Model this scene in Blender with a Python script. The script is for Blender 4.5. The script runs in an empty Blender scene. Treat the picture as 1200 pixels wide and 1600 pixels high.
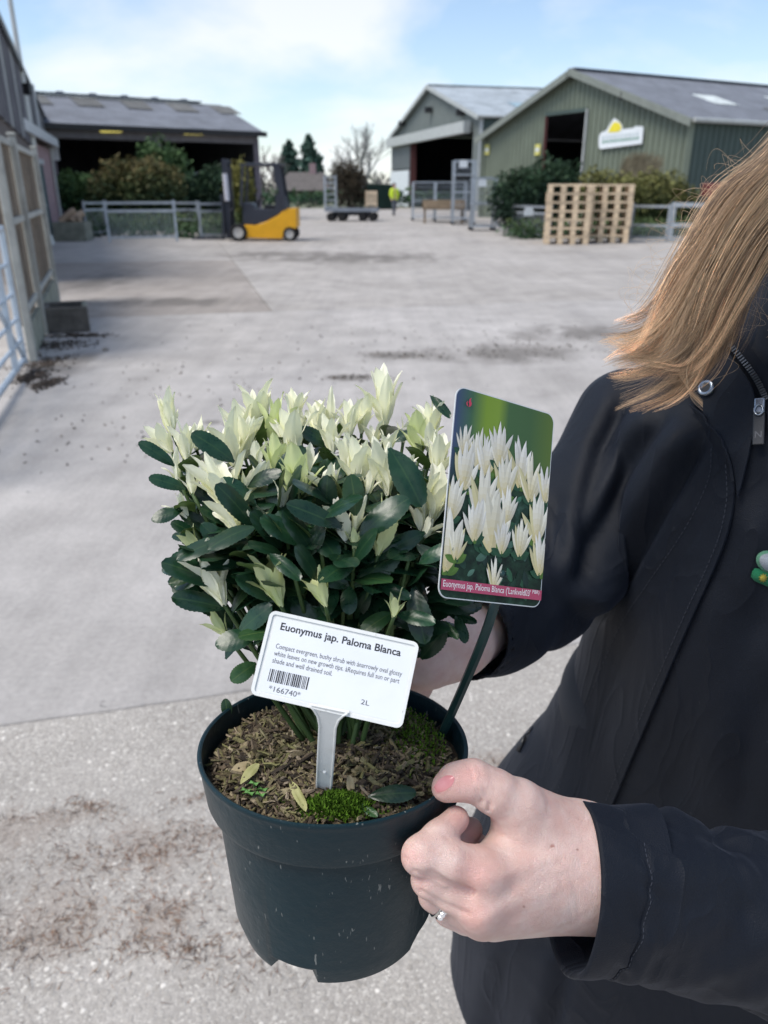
import bpy, math, random
import numpy as np
from mathutils import Vector, Matrix, Quaternion, noise as mnoise
from mathutils.bvhtree import BVHTree
R = math.radians
random.seed(7); rng = np.random.default_rng(7)
SC = bpy.context.scene
COL = SC.collection

# ------------------------------------------------------------------ camera
CAM_Z, PITCH, FPX = 1.45, 22.8, 1200.0
cam_d = bpy.data.cameras.new('camera')
cam_d.sensor_fit = 'VERTICAL'; cam_d.sensor_height = 7.6; cam_d.lens = 7.6*FPX/1600.0
cam_d.clip_start = 0.02; cam_d.clip_end = 3000
cam_d.dof.use_dof = True; cam_d.dof.focus_distance = 0.46; cam_d.dof.aperture_fstop = 2.3
cam = bpy.data.objects.new('camera', cam_d); COL.objects.link(cam)
cam.location = (0, 0, CAM_Z); cam.rotation_euler = (R(90-PITCH), 0, 0)
SC.camera = cam

# ------------------------------------------------------------------ sky and sun
SUN_EL, SUN_AZ = 60.0, -112.0          # degrees; azimuth from +Y, negative to the left
wd = bpy.data.worlds.new('World'); SC.world = wd; wd.use_nodes = True
nt = wd.node_tree; nt.nodes.clear()
def wn(t, **k):
    n = nt.nodes.new(t)
    for a, b in k.items(): setattr(n, a, b)
    return n
sky = wn('ShaderNodeTexSky', sky_type='NISHITA', sun_disc=False, sun_elevation=R(SUN_EL), sun_rotation=R(SUN_AZ), altitude=20, air_density=1.0, dust_density=0.5, ozone_density=3.0)
tc = wn('ShaderNodeTexCoord'); sep = wn('ShaderNodeSeparateXYZ'); nt.links.new(tc.outputs['Generated'], sep.inputs[0])
def wm(op, a, b=None):
    n = wn('ShaderNodeMath', operation=op)
    for i, v in enumerate((a, b)):
        if v is None: continue
        if isinstance(v, (int, float)): n.inputs[i].default_value = v
        else: nt.links.new(v, n.inputs[i])
    return n.outputs[0]
zz = wm('ADD', wm('MAXIMUM', sep.outputs[2], 0.0), 0.30)
comb = wn('ShaderNodeCombineXYZ')
nt.links.new(wm('DIVIDE', sep.outputs[0], zz), comb.inputs[0]); nt.links.new(wm('DIVIDE', sep.outputs[1], zz), comb.inputs[1])
cn = wn('ShaderNodeTexNoise'); cn.inputs['Scale'].default_value = 1.25; cn.inputs['Detail'].default_value = 7; cn.inputs['Roughness'].default_value = 0.52; cn.inputs['Distortion'].default_value = 0.25
mp = wn('ShaderNodeMapping'); mp.inputs['Location'].default_value = (7.7, 3.9, 0)
nt.links.new(comb.outputs[0], mp.inputs[0]); nt.links.new(mp.outputs[0], cn.inputs['Vector'])
cr = wn('ShaderNodeValToRGB'); cr.color_ramp.elements[0].position = 0.46; cr.color_ramp.elements[1].position = 0.66
nt.links.new(cn.outputs['Fac'], cr.inputs[0])
hz = wm('POWER', wm('SUBTRACT', 1.0, wm('MAXIMUM', sep.outputs[2], 0.0)), 5.0)   # cloud thickens towards the horizon
fac = wm('MINIMUM', wm('ADD', wm('MULTIPLY', cr.outputs[0], 0.80), wm('MULTIPLY', hz, 0.28)), 0.93)
lum = wn('ShaderNodeRGBToBW'); nt.links.new(sky.outputs[0], lum.inputs[0])
# cloud brightness follows the brightness of the sky behind it
cl = wn('ShaderNodeMix', data_type='RGBA', blend_type='MULTIPLY'); cl.inputs[0].default_value = 1.0
cv = wm('ADD', wm('MULTIPLY', lum.outputs[0], 0.30), 4.6)
cmb2 = wn('ShaderNodeCombineColor')
nt.links.new(wm('MULTIPLY', cv, 0.955), cmb2.inputs[0]); nt.links.new(wm('MULTIPLY', cv, 0.99), cmb2.inputs[1]); nt.links.new(wm('MULTIPLY', cv, 1.03), cmb2.inputs[2])
mx = wn('ShaderNodeMix', data_type='RGBA')
nt.links.new(fac, mx.inputs[0]); nt.links.new(sky.outputs[0], mx.inputs[6]); nt.links.new(cmb2.outputs[0], mx.inputs[7])
bg = wn('ShaderNodeBackground'); bg.inputs['Strength'].default_value = 0.105
nt.links.new(mx.outputs[2], bg.inputs[0])
out = wn('ShaderNodeOutputWorld'); nt.links.new(bg.outputs[0], out.inputs[0])
sl = bpy.data.lights.new('sun', 'SUN'); sl.energy = 2.0; sl.angle = R(30); sl.color = (1.0, 0.94, 0.85)
sun = bpy.data.objects.new('sun', sl); COL.objects.link(sun)
_sd = Vector((math.sin(R(SUN_AZ))*math.cos(R(SUN_EL)), math.cos(R(SUN_AZ))*math.cos(R(SUN_EL)), math.sin(R(SUN_EL))))
sun.rotation_euler = _sd.to_track_quat('Z', 'Y').to_euler()
vs = SC.view_settings
vs.view_transform = 'Standard'; vs.look = 'None'; vs.exposure = 0.78; vs.gamma = 1.0; vs.use_curve_mapping = False
SC.cycles.use_denoising = True
SC.cycles.max_bounces = 8; SC.cycles.transparent_max_bounces = 12
SC.cycles.sample_clamp_indirect = 6

# ------------------------------------------------------------------ helpers
CP, SP = math.cos(R(PITCH)), math.sin(R(PITCH))
def P(px, py, d):                       # a point of the place seen at photo pixel (px,py), d metres deep
    u, v = (px-600)/FPX*d, (py-800)/FPX*d
    return Vector((u, d*CP - v*SP, CAM_Z - d*SP - v*CP))
def ray(px, py):
    return (P(px, py, 1.0)-Vector((0, 0, CAM_Z))).normalized()
def G(px, py, z=0.0):                   # on the ground
    r = ray(px, py); t = (z-CAM_Z)/r.z
    return Vector((r.x*t, r.y*t, z))
def PIX(p):
    x, y, z = p[0], p[1], p[2]-CAM_Z
    d = y*CP - z*SP; v = -z*CP - y*SP
    return 600+x/d*FPX, 800+v/d*FPX, d
def ray_plane(px, py, o, n):
    r = ray(px, py); c = Vector((0, 0, CAM_Z))
    return c + r*((o-c).dot(n)/r.dot(n))

def tag(o, label=None, cat=None, group=None, kind=None):
    if label: o['label'] = label
    if cat: o['category'] = cat
    if group: o['group'] = group
    if kind: o['kind'] = kind
    return o
def empty(name, loc=(0, 0, 0), rz=0.0, label=None, cat=None, group=None):
    o = bpy.data.objects.new(name, None); COL.objects.link(o)
    o.location = loc; o.rotation_euler = (0, 0, rz); o.empty_display_size = 0.1
    return tag(o, label, cat, group)
def link(name, me, parent=None, mat=None):
    o = bpy.data.objects.new(name, me); COL.objects.link(o)
    if mat is not None:
        me.materials.clear(); me.materials.append(mat)
    if parent: o.parent = parent
    return o
def copy_tree(o, parent=None):
    c = o.copy(); COL.objects.link(c); c.parent = parent
    for ch in list(o.children): copy_tree(ch, c)
    return c
def mesh_np(name, V, F, smooth=True):
    me = bpy.data.meshes.new(name)
    me.from_pydata([tuple(v) for v in V], [], [tuple(int(i) for i in f) for f in F])
    if smooth: me.polygons.foreach_set('use_smooth', [True]*len(me.polygons))
    me.update(); return me
class MB:
    def __init__(s): s.V = []; s.F = []; s.C = []; s.col = None
    def add(s, vs_, fs):
        b = len(s.V); s.V += [tuple(v) for v in vs_]; s.F += [tuple(i+b for i in f) for f in fs]
        if s.col is not None: s.C += [s.col]*len(vs_)
        return s
    def box(s, c, d, M=None):
        x, y, z = d[0]/2, d[1]/2, d[2]/2
        v = [Vector((sx*x, sy*y, sz*z)) for sx in (-1, 1) for sy in (-1, 1) for sz in (-1, 1)]
        if M is not None: v = [M @ q for q in v]
        c = Vector(c)
        return s.add([q+c for q in v], [(0,1,3,2),(4,6,7,5),(0,4,5,1),(2,3,7,6),(0,2,6,4),(1,5,7,3)])
    def bar(s, a, b, w, h=None, up=(0, 0, 1)):        # a square bar from a to b
        a, b = Vector(a), Vector(b); h = h or w
        t = (b-a); L = t.length; t.normalize(); up = Vector(up)
        if abs(t.dot(up)) > 0.98: up = Vector((1, 0, 0))
        x = t.cross(up).normalized(); y = x.cross(t)
        M = Matrix((x, t, y)).transposed()
        return s.box((a+b)/2, (w, L, h), M)
    def tube(s, pts, rad, n=8, caps=True):
        pts = [Vector(p) for p in pts]; m = len(pts)
        rs = rad if isinstance(rad, (list, tuple, np.ndarray)) else [rad]*m
        vs_, fs = [], []; prev = None
        for i, p in enumerate(pts):
            t = (pts[min(i+1, m-1)]-pts[max(i-1, 0)]).normalized()
            if prev is None:
                a = Vector((0, 0, 1)) if abs(t.z) < .9 else Vector((1, 0, 0)); x = t.cross(a).normalized()
            else:
                x = (prev - t*prev.dot(t)).normalized()
            prev = x; y = t.cross(x)
            for k in range(n):
                an = 2*math.pi*k/n; vs_.append(p+(x*math.cos(an)+y*math.sin(an))*rs[i])
        for i in range(m-1):
            for k in range(n):
                k2 = (k+1) % n; fs.append((i*n+k, i*n+k2, (i+1)*n+k2, (i+1)*n+k))
        if caps: fs += [tuple(range(n-1, -1, -1)), tuple((m-1)*n+k for k in range(n))]
        return s.add(vs_, fs)
    def prism(s, poly, o, ax, ay, depth):             # polygon in (ax,ay) extruded along ax x ay
        o, ax, ay = Vector(o), Vector(ax), Vector(ay); nn = ax.cross(ay).normalized(); n = len(poly)
        v = [o+ax*p[0]+ay*p[1] for p in poly] + [o+ax*p[0]+ay*p[1]+nn*depth for p in poly]
        f = [tuple(range(n-1, -1, -1)), tuple(range(n, 2*n))] + [(i, (i+1) % n, n+(i+1) % n, n+i) for i in range(n)]
        return s.add(v, f)
    def quad(s, a, b, c, d): return s.add([a, b, c, d], [(0, 1, 2, 3)])
    def lathe(s, prof, n=48, c=(0, 0, 0), M=None, closed=False):
        vs_, fs = [], []; c = Vector(c)
        for r_, z_ in prof:
            for k in range(n):
                an = 2*math.pi*k/n; q = Vector((r_*math.cos(an), r_*math.sin(an), z_))
                vs_.append((M @ q if M is not None else q)+c)
        m = len(prof)
        for i in range(m-1 if not closed else m):
            for k in range(n):
                k2 = (k+1) % n; j = (i+1) % m; fs.append((i*n+k, i*n+k2, j*n+k2, j*n+k))
        return s.add(vs_, fs)
    def mesh(s, name, smooth=False, sharp=None):
        me = bpy.data.meshes.new(name); me.from_pydata(s.V, [], s.F)
        if s.C:
            a = me.color_attributes.new('tint', 'FLOAT_COLOR', 'POINT')
            a.data.foreach_set('color', np.array([tuple(c[:3])+(1.0,) for c in s.C], dtype=np.float32).ravel())
        if smooth:
            me.polygons.foreach_set('use_smooth', [True]*len(me.polygons))
            if sharp: me.set_sharp_from_angle(angle=R(sharp))
        me.update(); return me
    def build(s, name, mat, parent=None, smooth=False, sharp=None, bevel=0):
        o = link(name, s.mesh(name, smooth, sharp), parent, mat)
        if bevel:
            b = o.modifiers.new('edge', 'BEVEL'); b.width = bevel; b.segments = 2; b.limit_method = 'ANGLE'
        return o

# materials
MATS = {}
class N:
    def __init__(s, name):
        s.m = bpy.data.materials.new(name); s.m.use_nodes = True; s.t = s.m.node_tree; MATS[name] = s.m
        s.b = s.t.nodes['Principled BSDF']; s.tc = None
    def n(s, t, **k):
        x = s.t.nodes.new(t)
        for a, b in k.items():
            if a.startswith('_'): x.inputs[a[1:]].default_value = b
            else: setattr(x, a, b)
        return x
    def l(s, a, b): s.t.links.new(a, b)
    def co(s, which='Object'):
        if s.tc is None: s.tc = s.n('ShaderNodeTexCoord')
        return s.tc.outputs[which]
    def pos(s): return s.n('ShaderNodeNewGeometry').outputs['Position']
    def map(s, v, scale=(1, 1, 1), loc=(0, 0, 0), rot=(0, 0, 0)):
        x = s.n('ShaderNodeMapping'); x.inputs['Scale'].default_value = scale; x.inputs['Location'].default_value = loc; x.inputs['Rotation'].default_value = rot
        s.l(v, x.inputs[0]); return x.outputs[0]
    def noise(s, v, scale, detail=4, rough=.55, dist=0.0):
        x = s.n('ShaderNodeTexNoise'); x.inputs['Scale'].default_value = scale; x.inputs['Detail'].default_value = detail; x.inputs['Roughness'].default_value = rough; x.inputs['Distortion'].default_value = dist
        s.l(v, x.inputs['Vector']); return x.outputs['Fac']
    def ramp(s, f, stops, interp='LINEAR'):
        x = s.n('ShaderNodeValToRGB'); e = x.color_ramp.elements; x.color_ramp.interpolation = interp
        while len(e) < len(stops): e.new(0.5)
        for i, (p, c) in enumerate(stops):
            e[i].position = p; e[i].color = (c, c, c, 1) if isinstance(c, (int, float)) else tuple(c)+(1,)
        s.l(f, x.inputs[0]); return x.outputs[0]
    def math(s, op, a, b=None, clamp=False):
        x = s.n('ShaderNodeMath', operation=op, use_clamp=clamp)
        for i, v in enumerate((a, b)):
            if v is None: continue
            if isinstance(v, (int, float)): x.inputs[i].default_value = v
            else: s.l(v, x.inputs[i])
        return x.outputs[0]
    def mix(s, f, a, b, blend='MIX'):
        x = s.n('ShaderNodeMix', data_type='RGBA', blend_type=blend)
        for i, v in ((0, f), (6, a), (7, b)):
            if isinstance(v, (int, float)): x.inputs[i].default_value = v
            elif isinstance(v, tuple): x.inputs[i].default_value = tuple(v)+(1,)
            else: s.l(v, x.inputs[i])
        return x.outputs[2]
    def color(s, c):
        if isinstance(c, tuple): s.b.inputs['Base Color'].default_value = c+(1,)
        else: s.l(c, s.b.inputs['Base Color'])
        return s
    def rough(s, r):
        if isinstance(r, (int, float)): s.b.inputs['Roughness'].default_value = r
        else: s.l(r, s.b.inputs['Roughness'])
        return s
    def bump(s, h, dist=.01, strength=1.0, normal=None):
        x = s.n('ShaderNodeBump'); x.inputs['Distance'].default_value = dist; x.inputs['Strength'].default_value = strength
        s.l(h, x.inputs['Height'])
        if normal is not None: s.l(normal, x.inputs['Normal'])
        s.l(x.outputs[0], s.b.inputs['Normal']); return x.outputs[0]
    def set(s, **k):
        for a, v in k.items(): s.b.inputs[a.replace('_', ' ')].default_value = v
        return s
    def rand(s): return s.n('ShaderNodeObjectInfo').outputs['Random']
    def attr(s, name, out='Color'): return s.n('ShaderNodeAttribute', attribute_name=name).outputs[out]
def simple(name, c, rough=.6, var=.25, scale=6.0, metal=0.0, bump=0.0, bscale=40, rand=.15, spec=.4):
    n = N(name); v = n.co()
    f = n.noise(v, scale, 5, .6)
    c0 = tuple(x*(1-var) for x in c); c1 = tuple(min(1, x*(1+var)) for x in c)
    col = n.ramp(f, [(.3, c0), (.7, c1)])
    if rand: col = n.mix(1.0, col, n.ramp(n.rand(), [(0, 1-rand), (1, 1.0)]), 'MULTIPLY')
    n.color(col).rough(rough).set(Metallic=metal, Specular_IOR_Level=spec)
    if bump: n.bump(n.noise(v, bscale, 4, .6), bump)
    return n.m

# implicit surfaces -------------------------------------------------
def surface_nets(f, lo, hi, h):
    lo, hi = np.array(lo, float), np.array(hi, float)
    dims = np.maximum(np.ceil((hi-lo)/h).astype(int)+1, 3)
    ax = [lo[i]+h*np.arange(dims[i]) for i in range(3)]
    D = np.empty(dims, dtype=np.float32)
    step = max(1, int(400000/(dims[1]*dims[2])))
    Y, Z = np.meshgrid(ax[1], ax[2], indexing='ij')
    for i0 in range(0, dims[0], step):
        i1 = min(dims[0], i0+step)
        X = np.repeat(ax[0][i0:i1], Y.size)
        pts = np.stack([X, np.tile(Y.ravel(), i1-i0), np.tile(Z.ravel(), i1-i0)], 1).astype(np.float32)
        D[i0:i1] = f(pts).reshape(i1-i0, dims[1], dims[2])
    S = D < 0
    nx, ny, nz = dims
    acc = np.zeros((nx-1, ny-1, nz-1, 3), np.float32); cnt = np.zeros((nx-1, ny-1, nz-1), np.float32)
    for a in range(3):
        for b in (0, 1):
            for c in (0, 1):
                o0 = [0, 0, 0]; oth = [i for i in range(3) if i != a]; o0[oth[0]] = b; o0[oth[1]] = c
                o1 = list(o0); o1[a] = 1
                s0 = tuple(slice(o0[i], o0[i]+dims[i]-1) for i in range(3)); s1 = tuple(slice(o1[i], o1[i]+dims[i]-1) for i in range(3))
                d0, d1 = D[s0], D[s1]; m = (d0 < 0) != (d1 < 0)
                with np.errstate(divide='ignore', invalid='ignore'): t = np.where(m, d0/(d0-d1), 0)
                for k in range(3):
                    acc[..., k] += np.where(m, (o0[k] + (t if k == a else 0)), 0)
                cnt += m
    act = cnt > 0
    idx = -np.ones(act.shape, int); ii = np.argwhere(act); idx[act] = np.arange(len(ii))
    V = lo + h*(ii + acc[act]/cnt[act][:, None])
    F = []
    for a in range(3):
        u, v = [(1, 2), (2, 0), (0, 1)][a]
        sl0 = [slice(1, dims[i]-1) for i in range(3)]; sl0[a] = slice(0, dims[a]-1)
        sl1 = list(sl0); sl1[a] = slice(1, dims[a])
        A, B = S[tuple(sl0)], S[tuple(sl1)]
        w = np.argwhere(A != B)
        if not len(w): continue
        base = w.copy(); base[:, u] += 1; base[:, v] += 1
        flip = A[tuple(w.T)]
        def cell(du, dv):
            q = base.copy(); q[:, u] -= du; q[:, v] -= dv; return idx[tuple(q.T)]
        q = np.stack([cell(1, 1), cell(0, 1), cell(0, 0), cell(1, 0)], 1)
        q[~flip] = q[~flip][:, ::-1]
        F.append(q)
    F = np.concatenate(F); F = F[(F >= 0).all(1)]
    return V, F
def rcone(p, a, b, ra, rb):             # round cone distance (approximate, good for mild tapers)
    a, b = np.array(a, np.float32), np.array(b, np.float32)
    ab = b-a; L2 = float(ab@ab)+1e-12
    t = np.clip(((p-a)@ab)/L2, 0, 1)
    q = p-a-t[:, None]*ab
    return np.sqrt((q*q).sum(1)) - (ra+(rb-ra)*t)
def ellip(p, c, r, M=None):             # ellipsoid, rows of M are its axes
    q = p-np.array(c, np.float32)
    if M is not None: q = q@np.array(M, np.float32).T
    r = np.array(r, np.float32)
    k0 = np.sqrt(((q/r)**2).sum(1)); k1 = np.sqrt(((q/(r*r))**2).sum(1))+1e-9
    return k0*(k0-1)/k1
def smin(a, b, k):
    h = np.clip(.5+.5*(b-a)/k, 0, 1)
    return b+(a-b)*h - k*h*(1-h)
def vnormals(V, F):
    n = np.zeros_like(V)
    fn = np.cross(V[F[:, 2]]-V[F[:, 0]], V[F[:, 3]]-V[F[:, 1]])
    for k in range(4): np.add.at(n, F[:, k], fn)
    return n/(np.linalg.norm(n, axis=1)[:, None]+1e-12)
def laplace(V, F, it=1, lam=.5):
    e = np.concatenate([F[:, [0, 1]], F[:, [1, 2]], F[:, [2, 3]], F[:, [3, 0]]]); e = np.concatenate([e, e[:, ::-1]])
    for _ in range(it):
        s = np.zeros_like(V); c = np.zeros(len(V))
        np.add.at(s, e[:, 0], V[e[:, 1]]); np.add.at(c, e[:, 0], 1)
        V = V+lam*(s/np.maximum(c, 1)[:, None]-V)
    return V
def smooth_np(x, a, b):
    t = np.clip((x-a)/(b-a), 0, 1); return t*t*(3-2*t)
def bez(pts, n):                        # Catmull-Rom through points
    pts = [Vector(p) for p in pts]; pp = [pts[0]*2-pts[1]]+pts+[pts[-1]*2-pts[-2]]
    o = []; m = len(pts)-1
    for i in range(n):
        t = i/(n-1)*m; k = min(int(t), m-1); t -= k
        a, b, c, d = pp[k:k+4]
        o.append(.5*((2*b)+(c-a)*t+(2*a-5*b+4*c-d)*t*t+(3*b-a-3*c+d)*t**3))
    return o
def text_mesh(body, size, bold=0.0, align='LEFT', space=1.0, xs=1.0):
    cu = bpy.data.curves.new('text', 'FONT'); cu.body = body; cu.size = size; cu.align_x = align; cu.offset = bold; cu.space_character = space; cu.resolution_u = 3
    o = bpy.data.objects.new('text', cu); COL.objects.link(o)
    dg = bpy.context.evaluated_depsgraph_get(); dg.update()
    me = bpy.data.meshes.new_from_object(o.evaluated_get(dg))
    bpy.data.objects.remove(o); bpy.data.curves.remove(cu)
    if xs != 1.0:
        for v in me.vertices: v.co.x *= xs
    return me
# ------------------------------------------------------------------ ground: concrete bays on a base
GA = Vector((.9707, .2404, 0)); GB = Vector((-.2404, .9707, 0))
def dirt_mask(n, pos, spots, nscale=2.2, thr=(.42, .62)):
    tot = None
    for (cx, cy, rx, ry) in spots:
        mp_ = n.n('ShaderNodeMapping'); mp_.inputs['Scale'].default_value = (1/rx, 1/ry, 0); mp_.inputs['Location'].default_value = (-cx/rx, -cy/ry, 0)
        n.l(pos, mp_.inputs[0]); ln = n.n('ShaderNodeVectorMath', operation='LENGTH'); n.l(mp_.outputs[0], ln.inputs[0])
        f = n.math('SUBTRACT', 1.0, ln.outputs['Value'], True)
        tot = f if tot is None else n.math('MAXIMUM', tot, f)
    ns = n.noise(n.map(pos, (1, .45, 1)), nscale, 6, .65, .4)
    g = n.math('MULTIPLY', n.math('POWER', tot, .55), ns)
    return n.ramp(g, [(thr[0]*.62, 0.0), (thr[1]*.72, 1.0)])
def spot(px, py, rx, ry):
    g = G(px, py); return (g.x, g.y, rx, ry)
def concrete(name, c, streak=.10, far=False, brown=0.0):
    n = N(name); p = n.pos()
    big = n.noise(p, .32, 5, .6, .3); mid = n.noise(p, 2.3, 6, .62); fine = n.noise(p, 46, 5, .7)
    st = n.noise(n.map(p, (26, 2.4, 1), rot=(0, 0, R(-4))), 1.0, 4, .6)
    st2 = n.noise(n.map(p, (6, .35, 1), rot=(0, 0, R(-9))), 1.0, 4, .6)
    col = n.ramp(mid, [(.25, tuple(x*.78 for x in c)), (.75, tuple(x*1.14 for x in c))])
    col = n.mix(1.0, col, n.ramp(big, [(.3, (.80, .795, .79)), (.62, (1.05, 1.05, 1.06))]), 'MULTIPLY')
    col = n.mix(1.0, col, n.ramp(fine, [(.3, .86), (.7, 1.1)]), 'MULTIPLY')
    col = n.mix(1.0, col, n.ramp(st, [(.3, 1-streak), (.7, 1+streak)]), 'MULTIPLY')
    col = n.mix(1.0, col, n.ramp(st2, [(.35, .94), (.6, 1.03)]), 'MULTIPLY')
    pits = n.ramp(n.noise(p, 9, 3, .5), [(.22, 0.0), (.27, 1.0)])
    col = n.mix(n.math('SUBTRACT', 1.0, pits), col, (.16, .155, .15))
    spots = [spot(545, 402, 4.2, 2.6), spot(430, 398, 2.4, 2.0), spot(770, 552, 1.35, .85), spot(640, 555, .7, .35), spot(548, 590, .42, .22), spot(900, 520, 1.4, .9), spot(260, 472, 2.2, .8), spot(100, 570, .5, 1.0), spot(330, 660, .14, .12), spot(850, 360, 4, 1.2), spot(150, 440, 1.1, 3.0)]
    m = dirt_mask(n, p, spots)
    col = n.mix(n.math('MULTIPLY', m, .72), col, (.13, .118, .105))
    tr = n.ramp(n.noise(n.map(p, (.9, .10, 1), rot=(0, 0, R(18))), 1.0, 5, .6), [(.55, 0.0), (.68, 1.0)])   # tyre-darkened lanes
    col = n.mix(n.math('MULTIPLY', tr, .22), col, (.17, .165, .165))
    n.color(col).rough(.88).set(Specular_IOR_Level=.25)
    n.bump(n.math('ADD', fine, n.math('MULTIPLY', st, .6)), .003)
    return n.m
M_CB = concrete('brushed_concrete', (.455, .430, .405), .035)
M_CW = concrete('weathered_concrete', (.36, .325, .292), .03)
M_CF = concrete('yard_concrete', (.43, .402, .372), .03)
def aggregate():
    n = N('exposed_aggregate_concrete'); p = n.pos()
    vo = n.n('ShaderNodeTexVoronoi', feature='F1'); vo.inputs['Scale'].default_value = 78; vo.inputs['Randomness'].default_value = 1; n.l(p, vo.inputs['Vector'])
    vs2 = n.n('ShaderNodeTexVoronoi', feature='F1'); vs2.inputs['Scale'].default_value = 210; n.l(p, vs2.inputs['Vector'])
    sepc = n.n('ShaderNodeSeparateColor'); n.l(vo.outputs['Color'], sepc.inputs[0])
    sp2 = n.n('ShaderNodeSeparateColor'); n.l(vs2.outputs['Color'], sp2.inputs[0])
    stone = n.ramp(sepc.outputs[0], [(0, (.29, .28, .265)), (.45, (.36, .35, .335)), (.80, (.42, .415, .40)), (.93, (.60, .60, .585)), (1, (.80, .80, .78))])
    grit = n.ramp(sp2.outputs[0], [(0, (.29, .285, .275)), (.6, (.37, .36, .35)), (.92, (.48, .475, .46)), (1, (.62, .62, .60))])
    inside = n.ramp(vo.outputs['Distance'], [(.36, 1.0), (.52, 0.0)])
    pick = n.math('MULTIPLY', inside, n.ramp(sepc.outputs[1], [(.45, 0.0), (.55, 1.0)]))
    col = n.mix(pick, grit, stone)
    worn = n.ramp(n.noise(p, 2.6, 6, .65), [(.42, 0.0), (.6, 1.0)])
    col = n.mix(n.math('MULTIPLY', worn, .40), col, n.ramp(n.noise(p, 30, 5, .7), [(.3, (.35, .345, .335)), (.7, (.46, .455, .45))]))
    col = n.mix(1.0, col, n.ramp(n.noise(p, 1.1, 4, .6), [(.3, .8), (.7, 1.12)]), 'MULTIPLY')
    m = dirt_mask(n, p, [spot(60, 1440, .30, .16), spot(230, 1330, .26, .16), spot(20, 1300, .2, .1), spot(250, 1440, .12, .1), spot(90, 1280, .2, .06), spot(330, 1310, .12, .06), spot(800, 1190, .2, .08), spot(-150, 1400, .5, .4)], 9.0)
    col = n.mix(n.math('MULTIPLY', m, .28), col, (.19, .14, .11))
    col = n.mix(1.0, col, (1.06, 1.0, .93), 'MULTIPLY')
    n.color(col).rough(.85)
    h = n.math('ADD', n.math('MULTIPLY', pick, .6), n.noise(p, 160, 3, .6))
    n.bump(h, .002); return n.m
M_AG = aggregate()
M_BASE = simple('joint_dirt', (.13, .118, .10), .95, .35, 20, rand=0)
mb = MB(); mb.quad((-900, -40, -.022), (900, -40, -.022), (900, 1600, -.022), (-900, 1600, -.022))
ground = tag(mb.build('ground', M_BASE), kind='structure')
_slab_n = 0
def slab(a0, a1, b0, b1, mat, near=False):
    g = .006 if near else .009
    a0 += g; a1 -= g; b0 += g; b1 -= g
    st = .06 if near else .6
    per = []
    def edge(p, q):
        n_ = max(2, int((Vector(q)-Vector(p)).length/st))
        for i in range(n_):
            t = i/n_; per.append((p[0]+(q[0]-p[0])*t, p[1]+(q[1]-p[1])*t))
    edge((a0, b0), (a1, b0)); edge((a1, b0), (a1, b1)); edge((a1, b1), (a0, b1)); edge((a0, b1), (a0, b0))
    V = []
    amp = .007 if near else .004
    for (a, b) in per:
        w = mnoise.noise_vector(Vector((a*7, b*7, 3.1)))*amp
        V.append(GA*(a+w.x)+GB*(b+w.y))
    n_ = len(V); c = sum(V, Vector())/n_
    top = [v for v in V]; ch = [v+(v-c).normalized()*.004-Vector((0, 0, .005)) for v in V]; bot = [v+(v-c).normalized()*.004-Vector((0, 0, .05)) for v in V]
    m_ = MB(); m_.add(top+ch+bot, [tuple(range(n_))]+[(n_+i, n_+(i+1) % n_, (i+1) % n_, i) for i in range(n_)]+[(2*n_+i, 2*n_+(i+1) % n_, n_+(i+1) % n_, n_+i) for i in range(n_)])
    return m_.build('concrete_bay', mat, ground)
AL = [1.03+5.4*k for k in range(-4, 6)]; BL = [2.05+8.1*k for k in range(0, 9)]
slab(-6, 1.03+2.3, -5, 2.05, M_AG, True); slab(1.03+2.3, 9, -5, 2.05, M_AG, True)
for a0_, a1_ in ((AL[0], AL[2]), (AL[2], AL[6]), (AL[6], AL[-1])): slab(a0_, a1_, BL[0], BL[1], M_CB, True)
for i in range(len(AL)-1):
    for j in range(len(BL)-1):
        mat = M_CB if j == 0 else M_CF
        if j == 1 and AL[i] < 0: mat = M_CW
        if j >= 2 and AL[i] < -8: mat = M_CW
        if j == 0: continue                                      # the near bays share one pour
        slab(AL[i], AL[i+1], BL[j], BL[j+1], mat, j == 0)
# yard beyond the bays, and the grass verge at its far end
mb = MB(); mb.quad((-160, 62, -.012), (160, 62, -.012), (160, 300, -.012), (-160, 300, -.012)); mb.build('far_yard_surface', simple('far_earth', (.16, .17, .11), .95, .3, .3, rand=0), ground)

# ------------------------------------------------------------------ shared materials
M_GALV = simple('galvanised_steel', (.46, .50, .54), .45, .22, 9, .55, rand=.2)
M_GALVB = simple('galvanised_gate_steel', (.50, .57, .64), .42, .15, 9, .45, rand=.1)
M_DARK = simple('interior_shade_black', (.018, .019, .024), .95, .3, 2, rand=0)  # near-black stands in for the indoor shade of the halls and barn
M_ROOFG = simple('fibre_cement_roof', (.155, .170, .200), .75, .22, 1.2, bump=.004, rand=0)
M_ROOFW = simple('pale_roof_sheet', (.33, .37, .40), .5, .3, .8, rand=0)
M_SKYL = simple('roof_light_sheet', (.55, .60, .60), .45, .25, 2, rand=.2)
M_SKYD = simple('mossy_roof_light', (.145, .15, .15), .8, .3, 2, rand=.2)
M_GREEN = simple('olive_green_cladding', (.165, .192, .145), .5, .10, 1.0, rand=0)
M_GREEN_SHADE = simple('shaded_green_cladding', (.060, .088, .078), .55, .12, 1.0, rand=0)  # darkened cladding colour: the shade on the halls' side walls is painted in
M_GREY = simple('grey_green_cladding', (.20, .225, .215), .5, .10, 1.0, rand=0)
M_VERGE = simple('green_grey_verge', (.22, .24, .21), .5, .12, 3, rand=0)
M_TRIM = simple('pale_metal_trim', (.42, .44, .43), .5, .12, 3, rand=0)
M_RED = simple('oxide_red_steel', (.10, .03, .028), .6, .2, 4)
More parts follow.
